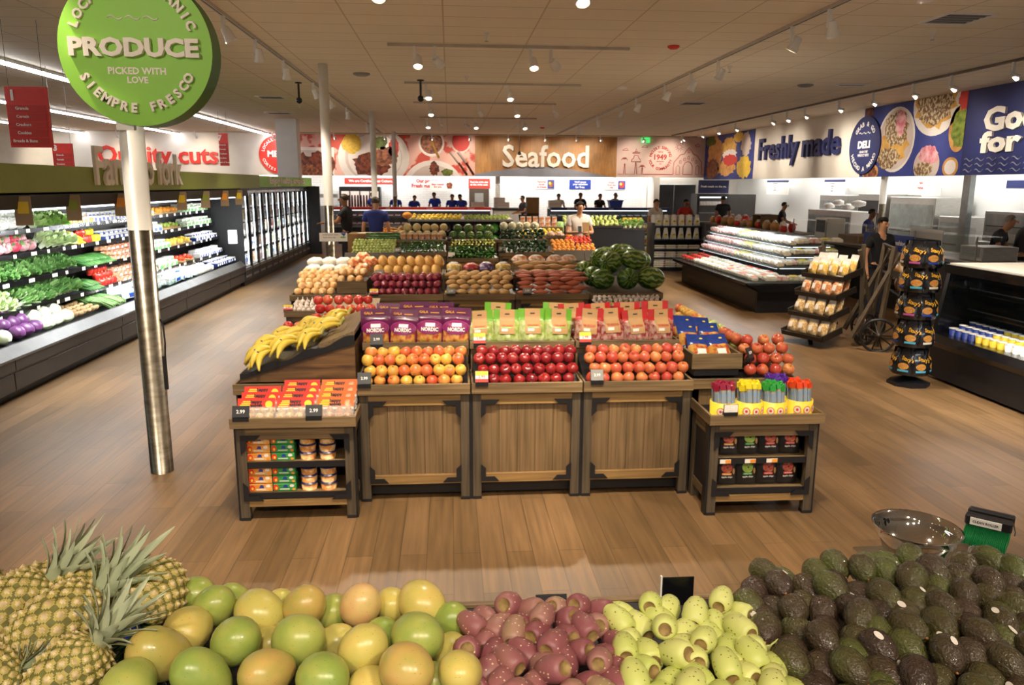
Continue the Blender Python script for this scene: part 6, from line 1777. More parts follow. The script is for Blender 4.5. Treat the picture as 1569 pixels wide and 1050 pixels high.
heap('garlic_bulb', ME_GARLIC, 1.60, 2.38, 8.43, 0.70, [(0.025, 0.005, 14, 'front'), (0.065, 0.035, 14, 'second'), (0.11, 0.07, 13, 'third'), (0.16, 0.095, 14, 'rear')], 'garlic bulb under the watermelons, %s from the apple bags, %s row', 'garlic', 'garlic bulbs under the watermelons', 0.055, (lambda g: (g.uniform(-1.6, 1.6), g.uniform(-1.6, 1.6), g.uniform(0, 6))), (0.9, 1.1))
M_JAR = mat('olive_jar', '#6b6536', 0.2, c2='#8a8450', ns=20, coat=0.3)
for i, x in enumerate((-1.62, -1.53, -1.44)):
    for k in range(2):
        mb = MB().lathe([(0, 0), (0.037, 0), (0.037, 0.07), (0, 0.07)], 14, M_JAR)
        o = put('glass_jar', mb.mesh('jar'), (x, 8.52, 0.376 + 0.09 * k), (0, 0, 0), 1, 'small olive jar on the garlic cart shelf, %s column, %s tier' % (ORD[i], ('lower', 'upper')[k]), 'jar', 'olive jars')
        MB().lathe([(0, 0.07), (0.038, 0.07), (0.038, 0.085), (0, 0.085)], 14, M_DARK).build('lid', o)
heap('yellow_onion', ME_ONION_Y, -1.74, -1.29, 8.75, 0.83, [(0.03, 0.02, 5, 'front'), (0.09, 0.08, 5, 'second'), (0.17, 0.12, 5, 'third'), (0.25, 0.15, 5, 'fourth'), (0.33, 0.18, 5, 'fifth'), (0.42, 0.2, 5, 'rear')], 'yellow onion, %s from the aisle in the %s row', 'onion', 'yellow onions on the end block', 0.09, side, (1, 1.15))
t = thing('display_riser', 'oak box holding bagged onions beside the red onions', 'display riser', (-1.12, 8.8, 0.825))
MB().box(-0.165, 0.17, 0, 0.02, 0.0, 0.14, W_OAK).box(-0.165, -0.15, 0.02, 0.7, 0, 0.14, W_OAKY).box(0.155, 0.17, 0.02, 0.7, 0, 0.14, W_OAKY).build('rim', t)
MB().box(-0.15, 0.155, 0.02, 0.7, 0.0, 0.1, M_BLACK).build('base', t)
for i in range(3):
    for k in range(2):
        put('onion_bag', NB['white'], (-1.64 + 0.17 * i, 9.42 + 0.16 * k, 0.98 + 0.07 * k), (0.2, 0, r.uniform(-.3, .3)), 1.0, 'white bagged onions, %s from the aisle, %s row' % (ORD[i], ('front', 'rear')[k]), 'bag of onions', 'bags of white onions')
heap('yellow_onion', ME_ONION_Y, -1.27, -0.96, 8.85, 0.965, [(0.0, 0.02, 3, 'front'), (0.07, 0.09, 4, 'second')], 'loose yellow onion on the oak box, %s from the aisle, %s row', 'onion', 'onions on the oak box', 0.09, side, (1, 1.1))
for i, (x, y, z) in enumerate(((-1.2, 9.05, 1.0), (-1.02, 9.08, 1.02), (-1.12, 9.22, 1.08), (-0.95, 9.3, 1.08), (-1.05, 9.42, 1.12))):
    put('onion_bag', NB['orange'], (x, y, z), (0.3, 0, r.uniform(-.4, .4)), 0.95, 'orange net of onions, %s going back over the oak box' % ORD[i], 'bag of onions', 'nets of onions')
WM = [(1.78, 8.92, .965, 0.5), (2.09, 8.95, .965, 1.5), (2.38, 9.0, .965, 0.1), (1.72, 9.2, .965, 1.2), (1.92, 9.12, 1.14, 0.9), (2.2, 9.12, 1.17, -0.3), (2.05, 9.36, 1.22, 1.0), (2.33, 9.42, 1.13, 0.4), (1.66, 9.48, 1.0, 1.4), (1.86, 9.45, 1.16, 0.8), (2.18, 9.6, 1.2, 0.3), (1.98, 9.72, 1.15, 0.2)]
WL = ['watermelon at the front corner nearest the sweet potatoes', 'yellow bellied watermelon in the middle of the front row', 'dark watermelon at the outer end of the front row', 'pale watermelon behind the front corner one, by the sweet potatoes', 'second layer watermelon above the front corner',
      'second layer watermelon above the outer end', 'watermelon on the crest of the heap', 'watermelon behind the outer end of the heap', 'low watermelon at the back beside the sweet potatoes', 'pale watermelon high at the back, sweet potato side', 'topmost watermelon at the back of the heap', 'watermelon hidden low at the very back']
for i, (x, y, z, a) in enumerate(WM):
    put('watermelon', ME_WMELON, (x, y, z), (0.1, 0.1, a), r.uniform(0.92, 1.02), WL[i], 'watermelon', 'watermelons on the end block')
for x, y, z, c, lab in ((-0.86, Y2 - 0.028, 0.835, 'y', 'yellow price tag in front of the red onions'), (-0.0, Y2 - 0.028, 0.835, 'g', 'silver price tag in front of the brown potatoes'), (0.87, Y2 - 0.028, 0.835, 'g', 'silver price tag in front of the sweet potatoes'),
                        (-0.83, Y2 + 0.4, 1.0, 'g', 'grey price tag in front of the golden melons'), (0.02, Y2 + 0.4, 1.0, 'g', 'silver tag before the first yellow potato bag'), (0.24, Y2 + 0.4, 1.0, 'k', 'dark tag before the red potato bag'), (0.44, Y2 + 0.4, 1.0, 'k', 'dark tag before the violet potato bag'),
                        (0.64, Y2 + 0.4, 1.0, 'k', 'dark tag before the second yellow potato bag'), (0.8, Y2 + 0.4, 1.0, 'g', 'silver tag before the tan sweet potatoes'), (1.77, 8.4, 0.705, 'y', 'yellow price tag on the garlic under the watermelons'), (-1.76, 8.42, 0.7, 'y', 'yellow price tag at the aisle end of the garlic')):
    price_tag(x, y, z, c, lab, 0.1, 0.06)

# ================================================================ THIRD ISLAND: chiles, cucumbers, oranges
Y3 = 13.4
X3 = (-0.93, -0.06, 0.84, 1.75)
L3 = ('oak bin of small green chiles in the third island', 'oak bin of long green chiles below yellow ones', 'oak bin of dark green chiles and cucumbers')
for i, z in enumerate((0.9, 0.8, 0.9)):
    bin_unit(X3[i], X3[i + 1], Y3, z, L3[i], (0.46, 1.08), 1.1, 0.3, rise=0.12)
side_block(-1.75, -0.94, 13.45, 15.0, 0.86, 'oak end block of pale tomatillos in the third island')
side_block(1.76, 2.58, 13.45, 15.0, 0.9, 'oak end block of oranges in the third island')
rows = lambda n, dy, dz, c: [(dy * i, dz * i * (1 - 0.03 * i), c, ('bottom', 'second', 'third', 'fourth', 'fifth', 'sixth', 'seventh', 'top')[i if i < n - 1 else 7]) for i in range(n)]
heap('tomatillo', ME_TOMATILLO, -1.7, -0.95, 13.48, 0.87, rows(6, 0.09, 0.045, 13), 'pale green tomatillo, %s from the aisle in the %s row', 'tomatillo', 'tomatillos on the end block', 0.058, tilt(1), (0.95, 1.15))
heap('cucumber', ME_CUKE, -1.45, -0.8, 14.1, 1.09, rows(3, 0.06, 0.04, 5), 'cucumber behind the tomatillos, %s from the aisle, %s row', 'cucumber', 'cucumbers behind the tomatillos', 0.1, lie)
chl = lambda g: (g.uniform(-.4, .4), g.uniform(-.3, .5), PI / 2 + g.uniform(-.9, .9))
heap('green_chile', ME_JALA, X3[0] + 0.05, X3[1] - 0.05, Y3, 0.91, rows(6, 0.055, 0.032, 14), 'small green chile, %s from the tomatillos in the %s row', 'chile', 'small green chiles in the bin', 0.055, chl, (0.85, 1.1))
heap('green_chile', ME_JALA, X3[1] + 0.05, X3[2] - 0.05, Y3, 0.81, rows(5, 0.05, 0.04, 12), 'long green chile, %s from the small chile bin in the %s row', 'chile', 'long green chiles in the bin', 0.055, chl, (1.2, 1.5))
heap('yellow_chile', ME_CHILE_Y, X3[1] + 0.07, X3[2] - 0.05, Y3 + 0.27, 1.0, rows(3, 0.06, 0.035, 13), 'yellow chile, %s from the small chile bin in the %s row', 'chile', 'yellow chiles in the bin', 0.06, chl, (0.95, 1.15))
heap('dark_chile', ME_POBLANO, X3[2] + 0.06, X3[3] - 0.06, Y3, 0.92, rows(4, 0.06, 0.05, 9), 'dark glossy chile, %s from the yellow chiles in the %s row', 'chile', 'dark chiles in the bin', 0.09, chl, (0.9, 1.1))
heap('dark_chile', ME_POBLANO, X3[2] + 0.06, X3[3] - 0.06, Y3 + 0.5, 1.12, rows(3, 0.07, 0.05, 9), 'dark chile on the upper tray, %s from the yellow chiles, %s row', 'chile', 'dark chiles on the upper tray', 0.09, chl, (0.9, 1.1))
heap('pale_melon', ME_MELON_W, X3[2] + 0.1, X3[3] - 0.1, Y3 + 0.85, 1.3, [(0, 0, 5, 'only')], 'pale round melon above the dark chiles, %s from the yellow chile side, %s row', 'melon', 'pale melons above the chiles', 0.15, tilt(0.5), (0.85, 0.95))
heap('netted_melon', ME_MELON_C, X3[0] + 0.06, X3[1] + 0.0, Y3 + 0.62, 1.16, [(0, 0, 6, 'front'), (0.13, 0.12, 5, 'top')], 'netted melon, %s from the tomatillo side in the %s row', 'melon', 'netted melons', 0.14, tilt(0.5), (0.92, 1.05))
heap('small_watermelon', ME_WMELON_S, X3[1] + 0.06, X3[2] - 0.05, Y3 + 0.55, 1.15, [(0, 0, 5, 'front'), (0.13, 0.12, 4, 'top')], 'small round watermelon, %s from the netted melons in the %s row', 'watermelon', 'small watermelons', 0.15, tilt(0.6), (0.9, 1.05))
M_CUPC = mat('cut_melon_cup', '#e38a4c', 0.2, c2='#f0d8c2', ns=20, coat=0.4, pos=(0.42, 0.6))
ME_CUPC = MB().box(-0.045, 0.045, -0.04, 0.04, 0, 0.09, M_CUPC, bev=0.01).box(-0.047, 0.047, -0.042, 0.042, 0.09, 0.1, M_FILMW).mesh('cut_fruit_cup')
for i in range(7):
    put('cut_fruit_cup', ME_CUPC, (X3[0] + 0.1 + 0.108 * i, Y3 + 0.5, 1.085), (0, 0, 0), 1, 'small cup of cut melon before the netted melons, %s from the tomatillos' % ORD[i], 'fruit cup', 'cups of cut melon')
heap('orange', ME_ORANGE, 1.79, 2.2, 13.48, 0.92, rows(5, 0.07, 0.04, 5), 'orange, %s from the dark chiles in the %s row', 'orange', 'oranges on the end block', 0.085, tilt(1), (0.95, 1.1))
heap('orange', ME_ORANGE, 2.22, 2.56, 13.48, 0.91, rows(4, 0.07, 0.03, 4), 'pale orange at the outer end, %s from the oranges, %s row', 'orange', 'pale oranges on the end block', 0.085, tilt(1), (0.95, 1.05))
heap('tomato', ME_TOMATO, 2.1, 2.56, 13.9, 1.02, rows(4, 0.07, 0.03, 6), 'red plum, %s from the orange heap in the %s row', 'plum', 'red plums behind the oranges', 0.075, tilt(1), (1, 1.15))
for i, x in enumerate((1.83, 1.98)):
    put('carrot_bag', NB['carrot'], (x, 14.0, 1.12), (0, 0, 0.3), 0.9, 'clear bag on top of the orange heap, %s from the dark chiles' % ORD[i], 'bag of fruit', 'bags on the orange heap')
for x, z, c, lab in ((-0.9, 0.9, 'g', 'silver price tag in front of the small green chiles'), (0.02, 0.82, 'w', 'white price tag in front of the long green chiles'), (0.9, 0.91, 'g', 'silver price tag in front of the dark chiles')):
    price_tag(x, Y3 - 0.03, z, c, lab, 0.12, 0.08)
price_tag(0.0, Y3 + 0.43, 1.08, 'k', 'dark price tag in front of the small watermelons', 0.1, 0.07)
M_TRAYD = mat('dark_tray', '#4f463b', 0.5, c2='#463e34', ns=6)
def slant_table(x0, x1, y, z, lab):
    t = thing('slanted_tray_table', lab, 'tray table', ((x0 + x1) / 2, y, 0)); w = (x1 - x0) / 2
    for k in range(3):
        a, b = -w + 2 * w * k / 3, -w + 2 * w * (k + 1) / 3
        MB().prism([(-0.12, z - 0.16), (-0.1, z - 0.175), (0.06, z - 0.01), (0.04, z)], a + 0.004, b - 0.004, M_TRAYD, 'x').build('sloped_panel', t)
    for a in (-w + 0.03, w - 0.03, -w / 3, w / 3):
        MB().box(a - 0.02, a + 0.02, 0, 0.04, 0, z - 0.05, M_TRAYD).build('leg', t)
    MB().box(-w, w, 0.0, 0.3, z - 0.08, z - 0.05, M_TRAYD).build('shelf_board', t)
slant_table(-1.72, -0.85, 12.75, 0.95, 'dark slanted tray stand in front of the tomatillos')
slant_table(1.72, 2.48, 12.75, 0.98, 'dark slanted tray stand in front of the oranges')

# ================================================================ FOURTH ISLAND and what stands round it
t = thing('refrigerated_island', 'black ended case of bagged salads topped with yellow fruit', 'refrigerated case', (0.22, 16.5, 0))
MB().box(-1.06, 1.08, 0.3, 1.6, 0, 1.28, M_BLACK).build('carcass', t)
MB().box(-1.06, -0.8, 0, 0.3, 0.3, 1.28, M_BLACK).build('end_panel', t)
MB().box(0.86, 1.08, 0, 0.3, 0.3, 1.28, M_BLACK).build('end_panel', t)
MB().box(-1.1, 1.12, -0.04, 1.64, 1.28, 1.32, M_STEEL).build('top_shelf', t)
MB().box(-0.8, 0.86, 0, 0.3, 0.75, 0.8, M_BLACK).build('shelf', t)
MB().box(-0.8, 0.86, 0.05, 0.3, 1.02, 1.04, M_BLACK).build('shelf', t)
MB().box(-1.06, 1.08, -0.02, 0.3, 0, 0.75, M_DARK2).build('base_panel', t)
SC4 = [('red', '#a52a2e'), ('dark red', '#7a2433'), ('dark violet', '#33243f'), ('violet', '#463058'), ('plum', '#5a3450'), ('mauve', '#6a4560'), ('green', '#3f9a36'), ('bright green', '#4fb83e')]
for i, (nm, c) in enumerate(SC4):
    me = net_bag('salad_bag', mat('salad_film', c, 0.15, c2='#d8d4da', ns=7, coat=0.6, pos=(0.5, 0.78)), 0.2, 0.13, 0.19, seed=i)
    for k, z in enumerate((0.8, 1.04)):
        put('salad_bag', me, (0.22 - 0.7 + 0.205 * i, 16.6, z), (-0.1, 0, 0), 1, '%s salad bag on the %s shelf of the black ended case' % (nm, ('lower', 'upper')[k]), 'salad bag', 'bagged salads')
heap('lemon', ME_LEMON, -0.8, 0.25, 16.55, 1.35, [(0, 0, 11, 'front'), (0.08, 0.04, 11, 'rear')], 'yellow fruit on the black ended case, %s from its aisle end, %s row', 'lemon', 'yellow fruit on the case', 0.09, tilt(1), (1.1, 1.5))
heap('lime', ME_LIME, 0.3, 1.25, 16.55, 1.35, [(0, 0, 11, 'front'), (0.07, 0.035, 11, 'rear')], 'greenish fruit on the black ended case, %s from the lemons, %s row', 'mango', 'greenish fruit on the case', 0.08, tilt(1), (1.3, 1.6))
put('pumpkin', lumpy('pumpkin', M_ORANGE, 0.1, 0.1, 0.075, 1, 0.02, 20), (-0.9, 16.6, 1.4), (0, 0, 0), 1, 'small orange pumpkin at the end of the yellow fruit', 'pumpkin')
t = thing('fruit_table', 'wooden tiered table of fruit cups and lemons past the pale melons', 'display table', (1.85, 15.4, 0))
MB().box(-0.5, 0.45, 0.0, 1.2, 0, 1.0, W_OAKZ).build('body', t)
MB().box(-0.52, 0.47, -0.02, 1.2, 1.0, 1.06, W_OAK).build('tray', t)
MB().box(-0.5, 0.45, 0.35, 1.2, 1.06, 1.2, W_OAK).build('upper_step', t)
heap('lemon', ME_LEMON, 1.38, 2.25, 15.45, 1.08, rows(3, 0.08, 0.04, 9), 'lemon on the tiered table, %s from the black ended case, %s row', 'lemon', 'lemons on the tiered table', 0.09, tilt(1))
for i in range(6):
    for k in range(2):
        put('cut_fruit_cup', ME_CUPC, (1.48 + 0.13 * i, 15.85, 1.2 + 0.105 * k), (0, 0, 0), 1.05, 'peach coloured fruit cup on the tiered table, %s across, %s layer' % (ORD[i], ('bottom', 'top')[k]), 'fruit cup', 'stacked fruit cups')
def skirted(x0, x1, y0, y1, z, lab):
    t = thing('skirted_table', lab, 'display table', ((x0 + x1) / 2, y0, 0)); w = (x1 - x0) / 2
    MB().box(-w, w, 0, y1 - y0, 0.02, z, M_BLACK).build('black_skirt', t)
    MB().box(-w - 0.02, w + 0.02, -0.02, y1 - y0, z, z + 0.04, M_DARK).build('table_top', t)
skirted(2.35, 3.65, 16.3, 18.2, 1.16, 'long black skirted table of green fruit behind the white shirted man')
skirted(3.68, 4.3, 16.9, 18.2, 1.08, 'lower black skirted table beside the shelf of bagged snacks')
heap('avocado_pear', ME_PEAR, 2.4, 3.6, 16.4, 1.23, rows(4, 0.09, 0.05, 12), 'green fruit on the black table, %s from its near end, %s row', 'pear', 'green fruit on the black table', 0.1, tilt(1), (0.9, 1.1))
heap('romaine_head', ME_LETTUCE, 3.72, 4.28, 17.0, 1.12, [(0, 0, 5, 'front'), (0.12, 0.05, 5, 'rear')], 'leafy green on the lower black table, %s from the fruit, %s row', 'lettuce', 'leafy greens on the black table', 0.12, tilt(0.3), (0.8, 1))
t = thing('pineapple_bag_stand', 'two pink and green bags of fruit standing by the black table', 'bagged fruit', (2.38, 15.9, 0.0))
MB().box(-0.22, 0.22, 0, 0.3, 0, 0.86, W_OAKZ).build('stand', t)
for k in (-0.1, 0.1):
    MB().lathe([(0, 0.87), (0.07, 0.87), (0.08, 1.0), (0.07, 1.06), (0, 1.07)], 14, M_ORANGE, MX.Translation(V((k, 0.12, 0)))).build('fruit', t)
    MB().lathe([(0.06, 1.06), (0.085, 1.12), (0.07, 1.3), (0, 1.3)], 10, M_LEAFD if k < 0 else M_PINK, MX.Translation(V((k, 0.12, 0)))).build('bag_top', t)
# cardboard shipping box on a cart by the second post
t = thing('cardboard_box', 'big brown cardboard box on a low dolly beside the pipe post', 'cardboard box', (-1.55, 15.15, 0.0), 0.0)
MB().box(-0.42, 0.36, 0, 0.6, 0.5, 1.1, M_CARD).box(-0.43, 0.37, -0.004, 0.6, 0.78, 0.8, M_CARD).build('carton', t)
MB().box(0.2, 0.26, -0.004, 0, 0.6, 1.05, M_STALK).build('printed_mark', t)
MB().box(-0.45, 0.4, -0.02, 0.62, 0.44, 0.5, M_BLACK).build('dolly_deck', t)
for a in (-0.4, 0.33):
    MB().box(a, a + 0.06, 0, 0.06, 0, 0.44, M_BLACK).build('dolly_leg', t)
tag(MB().box(0, 0.28, 0, 0.2, 0, 0.008, M_SIGNW).build('paper_sheet', loc=(-1.75, 15.3, 1.1), rot=(0, 0, 0.4)), 'white sheet of paper on top of the cardboard box', 'paper')
t = thing('post_sign', 'white card sign strapped to the second pipe post', 'sign', (-2.1, 14.27, 1.02))
MB().box(-0.26, 0.24, 0, 0.008, 0, 0.155, M_SIGNW).build('card', t)
mb = MB().prism([(0.12, 0.15), (0.22, 0.15), (0.18, 0.09)], -0.003, 0, M_BLUE, 'y').disc((0.16, 0, 0.075), 0.05, 0.018, M_LEAFD, d=0.003)
text(mb, 'locally grown herbs', face_y(-0.06, 0, 0.12), M_GREY, w=0.28, d=0.002); text(mb, 'fresh every day', face_y(-0.08, 0, 0.07), M_GREY, w=0.22, d=0.002)
mb.build('print', t)
t = thing('herb_stand', 'low dark stand of herb boxes in front of the second post', 'stand', (-2.05, 13.2, 0))
MB().box(-0.3, 0.35, 0, 0.4, 0, 0.55, M_DARK2).build('base', t)
MB().box(-0.28, 0.0, 0.02, 0.36, 0.55, 0.66, M_SIGNW).build('box', t)
MB().box(0.05, 0.33, 0.02, 0.36, 0.55, 0.64, M_DARK).build('box', t)
MB().ball((-0.14, 0.2, 0.7), (0.13, 0.13, 0.07), 12, 8, M_LEAFD).build('herbs', t)
MB().box(0.04, 0.36, 0.0, 0.36, 0.7, 0.712, M_SIGNW).build('card', t)
# heaps of nuts and fruit at the aisle side of the fourth island
t = thing('produce_stand', 'small wooden stand with orange fruit and paper bags by the aisle', 'display stand', (-1.2, 16.35, 0))
MB().box(-0.45, 0.3, 0, 0.8, 0, 0.92, W_OAKZ).build('body', t)
MB().box(-0.47, 0.32, -0.02, 0.8, 0.92, 0.98, W_OAK).build('tray', t)
heap('orange', ME_ORANGE, -1.6, -1.2, 16.4, 1.02, rows(3, 0.09, 0.05, 5), 'small orange fruit on the wooden stand, %s from the aisle, %s row', 'orange', 'fruit on the wooden stand', 0.085, tilt(1))
heap('ginger_root', ME_ROOT, -1.18, -0.94, 16.4, 1.02, rows(3, 0.09, 0.05, 3), 'pale root on the wooden stand, %s from the orange fruit, %s row', 'root', 'roots on the wooden stand', 0.085, tilt(1), (1.2, 1.5))

# ================================================================ MEAT AND SEAFOOD COUNTERS AT THE BACK
def service_counter(x0, x1, y, band, words, lab, goods_m, nm):
    t = thing('service_counter', lab, 'service counter', (0, y, 0))
    MB().box(x0, x1, 0, 1.2, 0.05, 0.42, M_BLACK).build('base', t)
    MB().box(x0, x1, 0.1, 1.2, 0.42, 0.52, M_STEEL).build('deck', t)
    MB().box(x0, x1, 1.1, 1.2, 0.52, 1.1, M_GREY).build('back_panel', t)
    MB().box(x0, x1, -0.02, 0.5, 1.08, 1.18, band).build('top_band', t)
    MB().box(x0, x1, 0.45, 1.2, 1.12, 1.16, M_STEEL).build('counter_top', t)
    MB().prism([(0.0, 0.45), (0.02, 0.45), (0.05, 1.08), (0.03, 1.08)], x0, x1, M_GLASS, 'x').build('front_glass', t)
    MB().box(x0, x1, 0.4, 0.9, 0.8, 0.815, M_STEEL).build('shelf', t)
    mb = MB()
    n = int((x1 - x0) / 0.28)
    for i in range(len(words)):
        text(mb, words[i], face_y(x0 + (x1 - x0) * (i + 0.5) / len(words), -0.02, 1.13), M_WHITEL, h=0.045, d=0.002)
    mb.build('lettering', t)
    MB().box(x0 + 0.05, x1 - 0.05, 0.3, 0.35, 1.04, 1.07, M_LEDW).build('led_strip', t)
    me = MB().box(-0.12, 0.12, -0.1, 0.1, 0, 0.02, M_BLACK).box(-0.11, 0.11, -0.09, 0.09, 0.02, 0.07, goods_m, bev=0.02).mesh(nm)
    for k, (yy, z) in enumerate(((0.22, 0.52), (0.55, 0.815), (0.5, 0.55))[:2]):
        for i in range(n):
            put(nm, me, (x0 + 0.16 + 0.28 * i, y + yy, z), (0.15, 0, 0), 1, '%s in the counter at the back, %s along the %s level' % (nm.replace('_', ' '), ORD[i % 28], ('lower', 'upper')[k]), 'food tray', nm + ' trays %d' % k)
M_MEATP = mat('wrapped_meat', '#d9a9a2', 0.2, c2='#f0e4e0', ns=20, coat=0.4, pos=(0.4, 0.6))
M_FISHP = mat('fish_on_ice', '#d5dde0', 0.25, c2='#b2674f', ns=14, pos=(0.5, 0.75))
service_counter(-4.7, 1.6, 30, M_RED, ['BEEF', 'PORK', 'CHICKEN', 'SAUSAGE'], 'long glass meat counter with a red top band at the back', M_MEATP, 'meat_tray')
service_counter(3.9, 8.6, 30, M_NAVY, ['FRESH FISH', 'SHRIMP', 'SHELLFISH'], 'glass seafood counter with a navy top band at the back', M_FISHP, 'fish_tray')
t = thing('service_counter', 'short white topped counter between the meat and seafood counters', 'service counter', (2.25, 30.2, 0))
MB().box(-0.55, 0.55, 0, 1, 0, 1.06, M_WHITEM).build('body', t)
MB().box(-0.58, 0.58, -0.03, 1, 1.06, 1.14, M_DARK2).build('counter_top', t)
t = thing('meat_fridge', 'black framed glass meat cabinet under the red certified sign', 'refrigerated cabinet', (-4.0, 35.4, 0))
MB().box(-0.9, 0.9, 0.1, 0.7, 0, 1.92, M_BLACK).build('cabinet', t)
MB().box(-0.82, 0.82, 0.06, 0.1, 0.9, 1.72, mat('lit_meat_shelf', '#e9d6cc', 0.5, es=0.5)).build('lit_interior', t)
for i in range(5):
    MB().box(-0.9 + 0.44 * i, -0.86 + 0.44 * i, 0, 0.06, 0.2, 1.9, M_BLACK).build('door_frame', t)
mb = None
for i in range(12):
    MB().tube([(-0.74 + 0.13 * i, 0.03, 1.55), (-0.74 + 0.13 * i, 0.03, 1.0)], [0.03, 0.05], 7, M_MEAT).build('hanging_meat', t)
t = thing('hood', 'steel shelf and machine beside the black meat cabinet', 'kitchen equipment', (-5.4, 34.6, 0))
MB().box(-0.45, 0.5, 0, 0.5, 1.45, 1.6, M_STEEL).build('hood_top', t)
MB().box(-0.4, 0.45, 0.1, 0.5, 0.0, 1.1, M_STEEL).build('bench', t)
for x, y, z, w, h, m, lab in ((2.1, 30.6, 1.14, 0.45, 0.22, M_SIGNW, 'pink white carton on the counter behind the tiered fruit'), (2.45, 30.7, 1.36, 0.3, 0.2, M_CARD, 'brown box stacked on the counter by the meat band') if False else (1.1, 30.7, 1.16, 0.5, 0.2, M_SIGNW, 'pale carton on the meat counter beside the brown door'),
                              (1.95, 30.7, 1.14, 0.42, 0.4, M_SIGNW, 'pale carton between the two back counters'), (3.3, 31.0, 0.0, 0.5, 1.55, M_CARD, 'tall brown cardboard carton beside the seafood counter'), (4.15, 30.8, 1.16, 0.45, 0.28, M_SIGNW, 'pale carton on the end of the seafood counter')):
    t = thing('carton', lab, 'carton', (x, y, z))
    MB().box(-w / 2, w / 2, 0, 0.35, 0, h, m).build('box', t)
    MB().box(-w / 2, w / 2, -0.002, 0, h * 0.35, h * 0.6, M_PINK if m is M_SIGNW else M_STALK).build('printed_band', t)
t = thing('plastic_basket', 'blue plastic basket on the seafood counter', 'basket', (6.6, 30.7, 1.16))
MB().prism([(-0.22, 0), (0.22, 0), (0.28, 0.28), (-0.28, 0.28)], 0, 0.4, M_BLUE, 'y').build('tub', t)
MB().box(-0.3, 0.3, -0.02, 0.42, 0.26, 0.3, M_BLUE).build('rim', t)

# ================================================================ OPEN DELI ISLAND
M_DELI = mat('cheese_through_film', '#ece0c2', 0.2, c2='#f6f2e8', ns=16, coat=0.4, pos=(0.42, 0.62))
M_HAM = mat('sliced_meat_film', '#d98c80', 0.2, c2='#f2dcd6', ns=18, coat=0.4, pos=(0.42, 0.62))
M_GRN = mat('deli_salad_film', '#c3c892', 0.2, c2='#ece8d4', ns=18, coat=0.4, pos=(0.42, 0.62))
M_REDPK = mat('red_deli_pack', '#b5322d', 0.25, c2='#e3c9b8', ns=16, coat=0.4, pos=(0.5, 0.66))
IX0, IX1, IY0, IY1 = 5.0, 6.2, 12.15, 16.3
t = thing('deli_island', 'dark open deli island with tiers of packaged cheese and meat', 'refrigerated case', (0, 0, 0))
MB().box(IX0, IX1 - 0.08, IY0, IY1, 0.0, 0.36, M_BLACK).build('base_panel', t)
MB().box(IX0 - 0.004, IX0, IY0 + 0.05, IY1, 0.06, 0.36, M_DARK2).build('side_panel', t)
MB().prism([(IX0 - 0.02, 0.36), (IX0 - 0.22, 0.46), (IX0 - 0.22, 0.5), (IX1 + 0.06, 0.5), (IX1 + 0.06, 0.36)], IY0 - 0.04, IY1, M_BLACKG, 'y').prism([(IX0, 0.36), (IX0 - 0.22, 0.48), (IX1 + 0.1, 0.48), (IX1, 0.36)], IY0 - 0.14, IY0 - 0.04, M_BLACKG, 'y').build('tray_rim', t)
MB().box(IX0 - 0.22, IX0 - 0.21, IY0 - 0.14, IY1, 0.5, 0.6, M_PLEX).box(IX0 - 0.22, IX1 + 0.06, IY0 - 0.14, IY0 - 0.13, 0.5, 0.6, M_PLEX).build('clear_guard', t)
MB().box(5.75, 6.25, IY0 + 0.3, IY1, 0.5, 1.2, M_DARK2).build('spine', t)
for z, x in ((0.72, 5.32), (0.9, 5.42), (1.07, 5.52)):
    mb = MB().box(x, 6.3, IY0 + 0.12, IY1, z, z + 0.02, M_ALU).box(x - 0.006, x, IY0 + 0.12, IY1, z - 0.012, z + 0.045, M_PLEX).box(x, 6.3, IY0 + 0.112, IY0 + 0.12, z - 0.012, z + 0.045, M_PLEX)
    mb.build('shelf', t)
    MB().box(x + 0.03, x + 0.05, IY0 + 0.15, IY1 - 0.05, z - 0.012, z - 0.002, M_LEDW).box(x + 0.1, 6.25, IY0 + 0.15, IY0 + 0.17, z - 0.012, z - 0.002, M_LEDW).build('led_strip', t)
for y in (13.0, 14.2, 15.4):
    area('island_led', (5.5, y, 1.5), (5.25, y, 0.6), 0.3, 1.1, 22, COOL)
ME_DP = [MB().box(-0.09, 0.09, -0.06, 0.06, 0, 0.07, a, bev=0.018).box(-0.05, 0.05, -0.04, 0.04, 0.07, 0.075, b).mesh('deli_pack') for a, b in ((M_DELI, M_WHITEL), (M_HAM, M_WHITEL), (M_GRN, M_YEL), (M_REDPK, M_RED), (M_DELI, M_RED))]
rd = random.Random(9)
LVN = ('wide bottom tray', 'lowest tier', 'middle tier', 'top tier')
